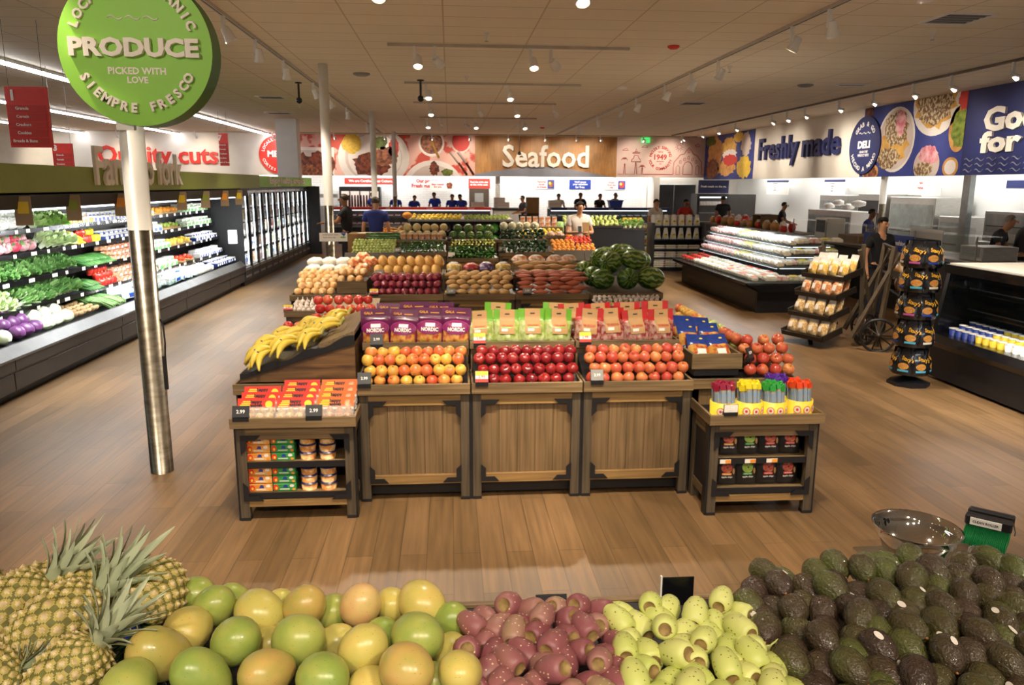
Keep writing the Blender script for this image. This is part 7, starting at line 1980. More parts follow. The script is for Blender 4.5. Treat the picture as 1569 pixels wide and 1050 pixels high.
for lv, (x, z) in enumerate(((5.0, 0.5), (5.42, 0.742), (5.52, 0.922), (5.6, 1.092))):
    n = 25
    for q in range(2 if lv else 3):
        for i in range(n):
            yy = IY0 + 0.2 + 0.158 * i
            k = (3 if i > 19 else 0 if i > 9 else rd.choice((0, 4))) if lv == 0 else (1 if i > 12 else 2 if i > 8 else 0) if lv < 3 else (1 if i > 15 else 2 if i > 10 else 0)
            put('deli_pack', ME_DP[k], (x + 0.17 * q * (1 if lv == 0 else 0.8) + rd.uniform(-.01, .01), yy, z + 0.012 + 0.025 * q), (0, -0.2 if lv else -0.06, PI / 2 + rd.uniform(-.15, .15)), rd.uniform(0.95, 1.1), 'clear deli pack, %s from the near end, %s, %s row' % (ORD[i], LVN[lv], ORD[q]), 'deli pack', 'deli packs %d %d' % (lv, q))
    for q in range(5 if lv == 0 else 4):
        put('deli_pack', ME_DP[(lv + q) % 3], (x + 0.2 + 0.19 * q, IY0 + (0.0 if lv == 0 else 0.22), z + 0.02 + 0.01), (0.15, 0, rd.uniform(-.1, .1)), 1.15, 'deli pack facing the near end of the island, %s across, %s' % (ORD[q], LVN[lv]), 'deli pack', 'deli packs on the end')
MB().box(5.78, 5.9, IY0 - 0.004, IY0, 0.12, 0.2, M_GREY).build('outlet_plate', bpy.data.objects['deli_island'])

# ================================================================ SHELVES OF BAGS BY THE DARK DOORS
t = thing('snack_shelf', 'dark shelf rack of white cornmeal and rice bags', 'shelf rack', (5.5, 18.4, 0))
for a in (-0.64, 0.58): MB().box(a, a + 0.06, 0, 0.5, 0, 1.16, M_DARK).build('upright', t)
for z in (0.08, 0.32, 0.53, 0.77, 1.09): MB().box(-0.58, 0.58, 0.0, 0.5, z - 0.03, z, M_BLACK).build('shelf', t)
MB().box(-0.64, 0.64, 0.5, 0.52, 0, 1.12, M_BLACK).build('back_panel', t)
MB().box(-0.58, 0.58, 0, 0.02, 0, 0.06, M_BLACK).build('kick_panel', t)
mb = MB(); on = bag(mb, 0.17, 0.27, 0.1, lambda u, v: M_DELI, 0.3, 8, 10, None, 2, 0.5)
m2 = MB(); oval(m2, on, 0, 0.1, 0.045, 0.035, M_YEL, 0.003); oval(m2, on, 0, 0.11, 0.03, 0.014, M_LEAFD, 0.005)
ME_CORNB, ME_CORNL = mb.mesh('cornmeal_bag'), m2.mesh('printed_label')
for k, z in enumerate((0.77, 1.09)):
    for i in range(6):
        o = put('cornmeal_bag', ME_CORNB, (5.02 + 0.19 * i, 18.48, z), (0, 0, 0), 1, 'cream pointed bag on the %s shelf of the rack, %s from the watermelons' % (('third', 'top')[k], ORD[i]), 'bag', 'cream pointed bags')
        put('printed_label', ME_CORNL, parent=o)
ME_RICE = MB().box(-0.14, 0.14, -0.06, 0.06, 0, 0.05, M_DELI, bev=0.022).box(0.1, 0.12, -0.062, 0.0, 0.04, 0.052, M_RED).mesh('rice_bag')
for k, (z, n) in enumerate(((0.08, 4), (0.32, 3), (0.53, 2))):
    for l in range(n):
        for i in range(4):
            put('rice_bag', ME_RICE, (5.07 + 0.285 * i, 18.47, z + 0.052 * l), (0, 0, 0), 1, 'flat white rice bag, %s column, %s up on the %s rack shelf' % (ORD[i], ORD[l], ('lowest', 'second', 'third')[k]), 'rice bag', 'flat rice bags')
for i, x in enumerate((5.0, 5.16, 5.3, 5.47, 5.66, 5.85)):
    put('white_bucket', MB().lathe([(0, 0), (0.075, 0), (0.085, 0.24), (0, 0.24)], 14, M_GLOSSW).mesh('white_bucket'), (x, 18.75, 1.1), (0, 0, 0), 1, 'white tub standing on top of the rice rack, %s from the watermelons' % ORD[i], 'tub', 'white tubs on the rack')
t = thing('hanging_snack_rack', 'dark end rack hung with small colourful snack bags', 'snack rack', (4.62, 18.6, 0))
MB().box(-0.5, -0.34, -0.3, 0.5, 0, 1.15, M_DARK).build('side_panel', t)
MB().box(-0.34, 0.16, 0.1, 0.14, 0, 1.12, M_BLACK).build('back_panel', t)
for z in (0.33, 0.02): MB().box(-0.36, 0.18, -0.25, 0.1, z, z + 0.03, M_BLACK).build('shelf', t)
MB().tube([(-0.3, -0.2, 0.3), (0.15, -0.28, 0.1)], 0.012, 6, M_ALU).build('rail', t)
M_SNK = mat('snack_print', '#7a4a3a', 0.25, c2='#d8c46a', ns=14, coat=0.3, pos=(0.4, 0.6))
mb = MB(); on = bag(mb, 0.12, 0.22, 0.05, lambda u, v: M_SNK if v < 0.7 else M_SALADP, 0.15, 6, 8, None, 2); ME_SNK = mb.mesh('small_snack_bag')
for k in range(4):
    for i in range(5):
        put('small_snack_bag', ME_SNK, (4.34 + 0.1 * i, 18.66 - 0.02 * i, 0.9 - 0.27 * k + (0.0 if k < 3 else 0.1)), (-0.15, 0, 0.3), 1, 'small snack bag hung on the end rack, %s row down, %s across' % (ORD[k], ORD[i]), 'snack bag', 'small hung snack bags')
for i in range(4):
    put('glass_jar', MB().lathe([(0, 0), (0.055, 0), (0.055, 0.1), (0, 0.1)], 12, M_ORANGE).lathe([(0.056, 0.1), (0.056, 0.13), (0, 0.13)], 12, M_YEL).mesh('orange_jar'), (4.2 + 0.13 * i, 18.5 + 0.02 * i, 1.15), (0, 0, 0), 1, 'orange jar with yellow lid on the end rack, %s from the black table' % ORD[i], 'jar', 'orange jars')

# ================================================================ BREAD CARTS WITH SPOKED WHEELS
def wheel(name, t, x, y, r_, w=0.035):
    mb = MB()
    mb.tube([(x + r_ * math.cos(2 * PI * i / 28), y, r_ + 0.0 + r_ * math.sin(2 * PI * i / 28)) for i in range(28)], 0.018, 8, M_BLACK, True)
    wl = mb.build(name, t)
    m2 = MB()
    for i in range(10):
        a = 2 * PI * i / 10
        m2.tube([(x + 0.02 * math.cos(a), y, r_ + 0.02 * math.sin(a)), (x + r_ * math.cos(a), y, r_ + r_ * math.sin(a))], 0.009, 5, M_DARK)
    m2.build('spoke', wl)
    MB().tube([(x, y - 0.04, r_), (x, y + 0.04, r_)], 0.03, 10, M_DARK).build('hub', wl)
M_PAS = {'golden': mat('golden_pasta', '#d9a53c', 0.3, c2='#edd08a', ns=34, coat=0.3, pos=(0.42, 0.6)), 'orange': mat('orange_snack', '#c8743a', 0.3, c2='#e8bd94', ns=34, coat=0.3, pos=(0.42, 0.6)), 'tan': mat('tan_cookie', '#c89a58', 0.3, c2='#e8d2a6', ns=34, coat=0.3, pos=(0.42, 0.6)), 'bread': mat('bread_crust', '#b87a3c', 0.35, c2='#e8c896', ns=12, coat=0.3, pos=(0.42, 0.6))}
def clear_bag(m, seed):
    mb = MB(); on = bag(mb, 0.15, 0.24, 0.1, lambda u, v: m if v < 0.68 else M_FILMW, 0.25, 10, 12, 0.005, seed, 0.15)
    m2 = MB(); patch(m2, on, -0.025, 0.025, 0.05, 0.12, M_SIGNW, 0.004, 3)
    return mb.mesh('clear_bag'), m2.mesh('paper_label')
CB = {k: clear_bag(m, i + 1) for i, (k, m) in enumerate(M_PAS.items())}
def bread_cart(x, y, rz, lab, kinds, tag_):
    t = thing('bread_cart', lab, 'bread cart', (x, y, 0), rz)
    # local: shelves step down toward -x; tall A frames at both ends (y)
    for yy in (0.0, 0.62):
        MB().tube([(0.12, yy, 0.05), (0.02, yy, 1.32)], 0.035, 4, W_POST, smooth=False).build('upright', t)
        MB().tube([(-0.05, yy, 1.25), (0.42, yy, 0.15)], 0.032, 4, W_POST, smooth=False).build('brace', t)
    MB().tube([(0.02, 0.0, 1.3), (0.02, 0.62, 1.3)], 0.02, 6, M_DARK).build('handle_bar', t)
    SH = ((-0.32, 0.86), (-0.42, 0.62), (-0.52, 0.36), (-0.62, 0.1))
    for (sx, z) in SH:
        X = MX.Translation(V((sx, 0, z))) @ MX.Rotation(-0.25, 4, 'Y')
        mb = MB().box(0, 0.36, -0.02, 0.64, 0, 0.02, M_DARK, X).box(-0.015, 0, -0.02, 0.64, 0, 0.06, M_DARK, X).box(0, 0.36, -0.035, -0.02, 0, 0.08, M_DARK, X).box(0, 0.36, 0.64, 0.655, 0, 0.08, M_DARK, X)
        mb.build('tilted_shelf', t)
    MB().tube([(-0.5, 0.3, 0.12), (-0.45, 0.3, 0.0)], 0.03, 6, M_DARK).build('front_leg', t)
    for yy in (-0.07, 0.7): wheel('spoked_wheel', t, 0.12, yy, 0.205)
    ca, sa = math.cos(rz), math.sin(rz)
    for k, (sx, z) in enumerate(SH):
        for q in range(2):
            for i in range(4):
                lx, ly = sx + 0.07 + 0.14 * q, 0.07 + 0.16 * i
                o = put('clear_bag', CB[kinds[k]][0], (x + lx * ca - ly * sa, y + lx * sa + ly * ca, z + 0.03 + (lx - sx) * 0.25), (-0.3, 0.0, rz - PI / 2 + rd.uniform(-.2, .2)), rd.uniform(0.95, 1.1), 'clear bag of %s goods, %s across, %s shelf, %s row, %s' % (kinds[k], ORD[i], ('top', 'second', 'third', 'lowest')[k], ('front', 'rear')[q], tag_), 'bagged goods', 'bags on the bread carts')
                put('paper_label', CB[kinds[k]][1], parent=o)
bread_cart(5.28, 9.55, 0.42, 'dark wooden bread cart with spoked wheels beside the deli island', ('golden', 'orange', 'tan', 'tan'), 'first cart')
bread_cart(5.72, 9.75, PI - 0.35, 'dark wooden bread cart with spoked wheels behind the chip stand', ('bread', 'bread', 'bread', 'tan'), 'second cart')

# ================================================================ BLACK CHIP STAND
M_BLKC = mat('black_chip_bag', '#141416', 0.22, c2='#222226', ns=12, coat=0.4)
M_GOLDP = mat('golden_script', '#d8a028', 0.35)
M_CHIPS = mat('chips_print', '#cf9a4c', 0.4, c2='#b06a2a', ns=40)
def chip_bag(seed, acc):
    mb = MB(); on = bag(mb, 0.175, 0.275, 0.1, lambda u, v: M_BLKC, 0.12, 10, 12, None, seed, 0.0, 0.05)
    m2 = MB()
    oval(m2, on, 0, 0.1, 0.055, 0.036, M_CHIPS, 0.003); patch(m2, on, -0.055, 0.055, 0.04, 0.062, acc, 0.003, 4)
    text(m2, "Stacy's", MX.Rotation(0.2, 4, 'Y'), M_GOLDP, w=0.125, h=0.055, d=0.001, off=0.025, fn=drape(on, 0, 0.175, 0.005))
    return mb.mesh('chip_bag'), m2.mesh('printed_front')
CHB = [chip_bag(1, mat('aqua_print', '#58b8d8', 0.4)), chip_bag(2, mat('white_print', '#e8e0d0', 0.4)), chip_bag(3, mat('pink_magenta_print', '#c05aa0', 0.4)), chip_bag(4, M_BLUE)]
t = thing('chip_stand', 'black round floor stand hung with five tiers of chip bags', 'display stand', (4.82, 7.55, 0))
MB().prism([(0.21 * math.cos(PI / 4 * i + PI / 8), 0.21 * math.sin(PI / 4 * i + PI / 8)) for i in range(8)], 0, 0.03, M_BLACK).lathe([(0.18, 0.03), (0.05, 0.09), (0, 0.09)], 8, M_BLACK).build('base', t)
MB().tube([(0, 0, 0.08), (0, 0, 1.36)], 0.02, 10, M_BLACK).build('pole', t)
for k, z in enumerate((0.12, 0.42, 0.71, 0.99, 1.24)):
    mb = MB().tube([(0.13 * math.cos(PI * i / 10), 0.13 * math.sin(PI * i / 10), z) for i in range(20)], 0.006, 6, M_BLACK, True).lathe([(0, z - 0.01), (0.12, z - 0.01), (0.12, z), (0, z)], 14, M_BLACK)
    mb.build('ring_shelf', t)
    n = 7
    for i in range(n):
        a = -PI / 2 + (i - (n - 1) / 2) * 2 * PI / n + 0.2 * (k % 2)
        b_, l_ = CHB[(k * 2 + i) % 4 if k else 0]
        o = put('chip_bag', b_, (4.82 + 0.155 * math.cos(a), 7.55 + 0.155 * math.sin(a), z + 0.003), (-0.08, 0, a + PI / 2), 0.98, 'black chip bag, %s round the %s tier of the floor stand' % (ORD[i], ('lowest', 'second', 'middle', 'fourth', 'top')[k]), 'chip bag', 'chip bags on the stand')
        put('printed_front', l_, parent=o)

# ================================================================ GLASS FRONTED REFRIGERATED CASE
RX0, RX1, RY1 = 5.22, 6.3, 7.85
t = thing('refrigerated_case', 'black glass fronted refrigerated case with a white top', 'refrigerated case', (0, 0, 0))
MB().box(RX0, RX1, 3.2, RY1, 0.03, 0.36, M_BLACK).build('base', t)
MB().prism([(RX0 - 0.02, 0.36), (RX0 - 0.06, 0.42), (RX0 - 0.02, 0.5), (RX1, 0.5), (RX1, 0.36)], 3.2, RY1 + 0.02, M_BLACKG, 'y').build('bumper', t)
MB().prism([(RX0, 0.5), (RX0 + 0.1, 1.2), (RX1, 1.2), (RX1, 0.5)], RY1 - 0.06, RY1, M_BLACKG, 'y').build('end_panel', t)
MB().box(RX0 + 0.06, RX1, 3.2, RY1, 1.15, 1.24, M_BLACKG).build('top_rail', t)
MB().box(RX0 + 0.1, RX1, 3.2, RY1 - 0.02, 1.24, 1.255, M_WHITEM).build('top_board', t)
MB().box(RX1 - 0.05, RX1, 3.2, RY1, 0.5, 1.2, M_BLACK).build('back_panel', t)
for y0, y1 in ((6.4, RY1 - 0.07), (4.9, 6.38), (3.3, 4.88)):
    MB().prism([(RX0 + 0.01, 0.5), (RX0 + 0.018, 0.5), (RX0 + 0.1, 1.15), (RX0 + 0.092, 1.15)], y0, y1, M_GLASS, 'y').build('front_glass', t)
for z in (0.72, 0.94):
    MB().box(RX0 + 0.3, RX1 - 0.05, 3.2, RY1 - 0.08, z, z + 0.012, M_BLACKG).tube([(RX0 + 0.3, 3.2, z + 0.05), (RX0 + 0.3, RY1 - 0.1, z + 0.05)], 0.006, 6, M_ALU).build('shelf', t)
MB().box(RX0 + 0.12, RX0 + 0.15, 3.2, RY1 - 0.1, 1.146, 1.15, M_LEDW).build('led_strip', t)
area('case_led', (RX0 + 0.2, 6.3, 1.1), (RX0 + 0.35, 6.3, 0.5), 0.08, 2.6, 26, COOL)
ME_YOG = [MB().lathe([(0, 0), (0.035, 0), (0.045, 0.07), (0, 0.07)], 12, a).lathe([(0.047, 0.07), (0.047, 0.078), (0, 0.078)], 12, M_GLOSSW).mesh('dip_tub') for a in (M_BLUE, M_YEL, M_GLOSSW, M_MEATP)]
for q in range(3):
    for i in range(16):
        put('dip_tub', ME_YOG[min(3, i // 4) if q == 0 else (i // 5) % 4], (RX0 + 0.12 + 0.11 * q, RY1 - 0.18 - 0.105 * i, 0.5 + 0.03 * q), (0, 0, 0), 1, 'small dip tub in the glass fronted case, %s from the chip stand end, %s row' % (ORD[i], ORD[q]), 'tub', 'dip tubs in the case')

# ================================================================ DELI COUNTERS AND KITCHEN
t = thing('deli_counter', 'long dark deli counter with steel top and clear sneeze guard', 'service counter', (0, 0, 0))
MB().box(7.5, 8.3, 10.4, 16.6, 0.0, 0.94, M_DARK2).build('base', t)
MB().box(7.44, 8.34, 10.4, 16.6, 0.94, 0.99, M_STEEL).build('counter_top', t)
MB().box(7.5, 7.508, 10.5, 16.5, 1.02, 1.34, M_PLEX).box(7.5, 7.9, 10.5, 16.5, 1.34, 1.348, M_PLEX).build('sneeze_guard', t)
for y in (10.5, 12.0, 13.5, 15.0, 16.5): MB().tube([(7.5, y, 0.99), (7.5, y, 1.35)], 0.012, 6, M_STEEL).build('guard_post', t)
t = thing('deli_counter', 'wooden topped deli counter crowded with wrapped treats', 'service counter', (0, 0, 0))
MB().box(7.45, 8.2, 17.0, 22.2, 0.0, 0.96, M_DARK2).build('base', t)
MB().box(7.38, 8.25, 16.9, 22.25, 0.96, 1.0, wood('counter_oak', '#7d6040', '#5c452c', 'y', 0.5)).build('counter_top', t)
TR = [('red', M_RED), ('orange', M_ORANGE), ('brown', M_BREADP), ('white', M_FILMW), ('blue', M_BLUEF), ('tan', M_KRAFT), ('green', M_GREENP), ('dark', M_MEAT)]
TM = [net_bag('wrapped_treat', m, 0.2, 0.16, 0.2, M_FILMW, i) for i, (n_, m) in enumerate(TR)]
for i in range(21):
    k = (i * 5 + i // 3) % 8
    put('wrapped_treat', TM[k], (7.55 + 0.1 * (i % 2), 17.1 + 0.24 * i, 1.0), (0, 0, rd.uniform(0, 3)), rd.uniform(0.8, 1.15), '%s wrapped treat on the wooden topped counter, %s from its near end' % (TR[k][0], ORD[i]), 'wrapped treat', 'wrapped treats')
    if i % 2: put('wrapped_treat', TM[(k + 3) % 8], (7.85, 17.1 + 0.24 * i, 1.0), (0, 0, 1), rd.uniform(1.0, 1.5), '%s taller treat at the back of the wooden counter, %s from its near end' % (TR[(k + 3) % 8][0], ORD[i]), 'wrapped treat', 'wrapped treats')
t = thing('wooden_crate', 'open grey wooden crate standing among the wrapped treats', 'crate', (7.75, 18.4, 1.0))
MB().box(-0.22, 0.22, 0, 0.02, 0, 0.36, W_OAK).box(-0.22, 0.22, 0.5, 0.52, 0, 0.36, W_OAK).box(0.2, 0.22, 0, 0.52, 0, 0.36, W_OAK).box(-0.22, 0.22, 0, 0.52, 0, 0.02, W_OAK).box(-0.22, 0.22, 0, 0.52, 0.34, 0.36, W_OAK).build('slat_box', t)
def kit(name, lab, cat, x0, x1, y0, y1, z0, z1, m, extra=None):
    t = thing(name, lab, cat, ((x0 + x1) / 2, y0, z0)); w = (x1 - x0) / 2
    MB().box(-w, w, 0, y1 - y0, 0, z1 - z0, m, bev=0.01).build('housing', t)
    MB().box(-w - 0.006, -w, 0.06, y1 - y0 - 0.06, (z1 - z0) * 0.3, (z1 - z0) * 0.9, extra or M_ALU).build('front_panel', t)
    MB().box(-w - 0.03, -w - 0.006, 0.1, y1 - y0 - 0.1, (z1 - z0) * 0.5, (z1 - z0) * 0.53, M_DARK).build('handle', t)
    return t
kit('steel_cabinet', 'tall steel cabinet under the menu boards', 'steel cabinet', 12.0, 13.0, 22.8, 24.6, 0, 1.78, M_STEEL)
kit('steel_oven', 'dark mouthed steel oven behind the white kitchen post', 'oven', 12.0, 13.0, 20.7, 22.2, 0, 1.84, M_STEEL, M_BLACK)
kit('steel_cabinet', 'wide steel refrigerator right of the oven by the white post' if False else 'wide steel refrigerator between the oven and the low steel unit', 'steel cabinet', 12.0, 13.0, 18.5, 20.5, 0, 1.78, M_STEEL)
kit('steel_cabinet', 'low steel unit beside the wide steel refrigerator', 'steel cabinet', 12.0, 13.0, 17.3, 18.3, 0, 1.35, M_STEEL)
kit('steel_oven', 'steel conveyor oven behind the two deli workers', 'oven', 11.6, 12.9, 14.2, 16.1, 0.9, 1.55, M_STEEL)
kit('steel_bench', 'steel bench under the conveyor oven', 'bench', 11.6, 12.9, 13.4, 16.3, 0, 0.88, M_STEEL)
kit('glass_warmer', 'small lit glass warmer on the deli counter behind the dark shirted man', 'food warmer', 7.75, 8.25, 11.6, 12.6, 0.99, 1.42, M_PLEX, M_WHITEM)
kit('meat_slicer', 'steel meat slicer at the near end of the deli counter', 'slicer', 7.6, 8.15, 10.5, 11.0, 0.99, 1.2, M_STEEL)
kit('paper_box', 'brown carton on the deli counter by the bread carts', 'carton', 7.6, 8.1, 13.9, 14.7, 0.99, 1.14, M_CARD, M_CARD)
kit('steel_scale', 'tilted white counter scale at the far end of the deli counter', 'scale', 7.7, 8.1, 15.4, 15.9, 0.99, 1.4, M_WHITEM, M_BLACK)
t = thing('menu_fridge', 'black grab and go fridge under the navy fresh meals sign', 'refrigerated case', (10.6, 31.0, 0))
MB().box(-0.6, 0.7, 0.05, 0.9, 0, 1.72, M_BLACK).box(0.7, 1.9, 0.2, 0.9, 0, 1.7, M_DARK2).build('cabinet', t)
MB().box(-0.52, 0.62, 0.03, 0.05, 0.5, 1.6, M_DARK2).build('interior', t)
MB().box(-0.5, 0.6, 0.0, 0.03, 1.56, 1.6, M_LEDW).build('led_strip', t)
for z in (0.6, 0.95, 1.25): MB().box(-0.52, 0.62, 0.0, 0.05, z, z + 0.02, M_ALU).build('shelf', t)
for i in range(9): put('drink_pack', ME_WHITEP, (10.15 + 0.125 * i, 30.98, 1.27 if i < 7 else 0.97), (0, 0, PI / 2), (1, 1, 1.9), 'white drink pack in the grab and go fridge, %s across' % ORD[i], 'drink', 'white drink packs')
wall_sign(10.0, 11.25, 1.74, 2.26, 31.0, M_NAVY, ['Fresh meals on the go.'], 'navy fresh meals on the go sign above the black fridge', h=0.2)
def rsign(y0, y1, z0, z1, base, lines, lab, top=None, lm=None):
    t = thing('wall_sign', lab, 'sign', (12.6, (y0 + y1) / 2, z0)); w = y1 - y0; h = z1 - z0
    MB().box(0, 0.02, -w / 2, w / 2, 0, h, base).build('board', t)
    if top: MB().box(-0.004, 0, -w / 2, w / 2, h * 0.86, h, top).build('heading_band', t)
    mb = MB()
    for i, s_ in enumerate(lines): text(mb, s_, face_mx(-0.004, 0.1 * w, h * (0.78 - i * 0.6 / len(lines))), lm or M_GREY, h=h * (0.15 if len(lines) < 3 else 0.08), d=0.003)
    mb.build('lettering', t)
    MB().box(0.02, 0.5, -0.02, 0.02, h * 0.4, h * 0.5, M_WHITEM).build('wall_arm', t)
rsign(28.4, 30.4, 1.72, 2.26, M_WHITEL, ['Cold cut sandwich', 'turkey', 'ham', 'roast beef'], 'white menu board nearest the grab and go fridge', M_NAVY)
rsign(24.2, 25.6, 1.72, 2.26, M_WHITEL, ['Hot sandwich', 'meatball', 'tri tip', 'torta'], 'white menu board with a navy heading above the steel cabinet', M_NAVY)
rsign(19.3, 20.7, 1.82, 2.24, M_SIGNW, ['Aguas', 'frescas.'], 'cream aguas frescas poster above the wide steel refrigerator', None, M_REDP)
rsign(14.6, 16.9, 2.02, 2.2, M_NAVY, ['Fresh pizza'], 'small navy sign on the white tile wall behind the workers', None, M_WHITEL)
tag(put('column_6', MB().tube([(0, 0, 0), (0, 0, 1.6)], 0.09, 16, M_STEELR).tube([(0, 0, 1.6), (0, 0, 4.1)], 0.09, 16, M_WHITEM).mesh('column_6'), (11.35, 19.75, 0)), kind='structure')
tag(put('column_7', MB().box(-0.06, 0.06, -0.12, 0.12, 0, 2.3, M_ALU).mesh('column_7'), (11.4, 16.45, 0)), kind='structure')
t = thing('drink_banner', 'blue banner reading real fruit on the counter behind the bread carts', 'banner', (7.42, 12.6, 1.0))
MB().box(-0.02, 0, -0.72, 0.78, -0.1, 0.26, M_BLUE).build('panel', t)
mb = MB(); text(mb, 'Real fruit. Real refreshing.', face_mx(-0.02, 0.02, 0.12), M_WHITEL, w=1.1, d=0.003, off=0.03); mb.build('lettering', t)
for i in range(4):
    put('rolled_towel', net_bag('rolled_towel', M_GLOSSW, 0.4, 0.3, 0.18), (11.0, 20.3 + 0.55 * i, 1.5 - 0.1 * (i % 2)), (0, 0, 0.5 * i), 1, 'white wrapped bundle on the kitchen shelf, %s from the white post' % ORD[i], 'bundle', 'white kitchen bundles')
kit('steel_bench', 'white bench holding wrapped bundles before the ovens', 'bench', 10.6, 11.3, 19.9, 22.4, 0, 1.38, M_WHITEM)

# ================================================================ NEAREST DISPLAY: pineapples, mangoes, cactus pears, avocados
t = thing('fruit_table', 'nearest oak fruit table heaped with pineapples, mangoes, cactus pears and avocados', 'display table', (0.2, 1.0, 0))
MB().box(-1.6, 1.6, 0.02, 0.80, 0.9, 0.985, M_BLACK).build('table_top', t)
mb = MB().box(-1.62, 1.62, 0.80, 0.82, 0.86, 0.992, W_OAK).box(-1.62, 1.62, 0.0, 0.02, 0.86, 1.0, W_OAK)
mb.build('rim', t)
for a in (-0.9, -0.19, 0.14, 0.43): MB().box(a, a + 0.008, 0.05, 0.74, 0.985, 1.01, M_BLACK).build('divider', t)
for a in (-1.58, 1.5):
    for b in (0.03, 0.71): MB().box(a, a + 0.08, b, b + 0.08, 0, 0.9, W_POST).build('leg', t)
MB().box(-1.55, 1.55, 0.74, 0.76, 0.1, 0.88, W_OAKZ).build('apron_panel', t)
M_MG = {'g': tex_mat('green_mango_skin', blush(['#7d9444', '#93a64c', '#b0b45a', '#c9b866'], None, 1.3, (1, 1, 1), dots=('#7a6a35', 6.0, 0.05), rnd=0.2), 0.32, 0.2),
        'y': tex_mat('yellow_mango_skin', blush(['#a9ae50', '#c6bd62', '#d8c268', '#d9b565'], None, 1.3, (1, 1, 1), dots=('#7a6a35', 6.0, 0.05), rnd=0.2), 0.32, 0.2),
        'o': tex_mat('blushed_mango_skin', blush(['#939c4c', '#b4a654', '#ceab60', '#d09e60'], None, 1.3, (1, 1, 1), dots=('#7a5a35', 6.0, 0.05), rnd=0.2), 0.32, 0.2),
        'p': tex_mat('peach_mango_skin', blush(['#c3b868', '#dfbf7c', '#e2ae76', '#d8936a'], None, 1.3, (1, 1, 1), dots=('#8a5a35', 6.0, 0.05), rnd=0.2), 0.32, 0.2)}
def mango(m):
    mb = MB()
    def fn(x, y, z):
        k = 1 + 0.10 * z
        return (x * 0.88 * k + 0.14 * (z * z), y * 0.82 * k, z * 1.12)
    mb.ball((0, 0, 0), 1, 24, 16, m, None, fn)
    return mb.mesh('mango')
ME_MG = {k: mango(m) for k, m in M_MG.items()}
M_SCAR = mat('dark_stem_scar', '#3a2a18', 0.8)
ME_SCAR = MB().lathe([(0, -1.165), (0.06, -1.16), (0.085, -1.11), (0, -1.1)], 10, M_SCAR).mesh('stem_scar')
MG=[(-.627,1.753,1.065,.052,'g'),(-.551,1.664,1.095,.050,'g'),(-.580,1.573,1.095,.053,'y'),(-.590,1.435,1.124,.057,'o'),(-.450,1.473,1.125,.053,'g'),(-.485,1.359,1.125,.052,'g'),(-.446,1.635,1.095,.055,'y'),(-.362,1.358,1.125,.050,'o'),(-.409,1.544,1.065,.043,'y'),(-.341,1.635,1.102,.051,'o'),(-.323,1.461,1.125,.056,'g'),(-.284,1.685,1.057,.046,'g'),(-.215,1.640,1.095,.051,'p'),(-.148,1.690,1.063,.045,'y'),(-.078,1.646,1.097,.055,'y'),(-.081,1.463,1.125,.055,'g'),(-.187,1.420,1.122,.052,'y'),(-.263,1.538,1.065,.043,'y'),(-.160,1.568,1.065,.042,'g'),(-.092,1.307,1.155,.054,'o'),(-.005,1.603,1.065,.046,'g'),(-.009,1.496,1.065,.041,'y'),(0.011,1.329,1.130,.044,'y'),(-.253,1.338,1.125,.052,'g'),(-.408,1.711,1.065,.037,'y'),(-.610,1.339,1.126,.051,'g'),(-.528,1.746,1.065,.038,'g'),(-.164,1.341,1.098,.043,'y'),(-.050,1.358,1.090,.043,'g')]
MGN = {'g': 'green', 'y': 'yellow green', 'o': 'orange blushed green', 'p': 'peach coloured'}
# each mango is singled out by its place between the pineapples and the cactus pears
bands = {}
for i, (x, y, z, rr, c) in enumerate(MG):
    b_ = 'rear' if y > 1.6 else 'middle' if y > 1.42 else 'front'
    bands.setdefault(b_, []).append((x, i))
pos_ = {}
for b_, l in bands.items():
    for k, (x, i) in enumerate(sorted(l)): pos_[i] = (b_, ORD[k])
rf = random.Random(21)
for i, (x, y, z, rr, c) in enumerate(MG):
    o = put('mango', ME_MG[c], (x, y, z), (1.1 + rf.uniform(-.7, .5), rf.uniform(-.6, .6), rf.uniform(-.9, .9)), rr * 1.1, '%s mango, %s from the pineapples in the %s row' % (MGN[c], pos_[i][1], pos_[i][0]), 'mango', 'mangoes')
    put('stem_scar', ME_SCAR, parent=o)
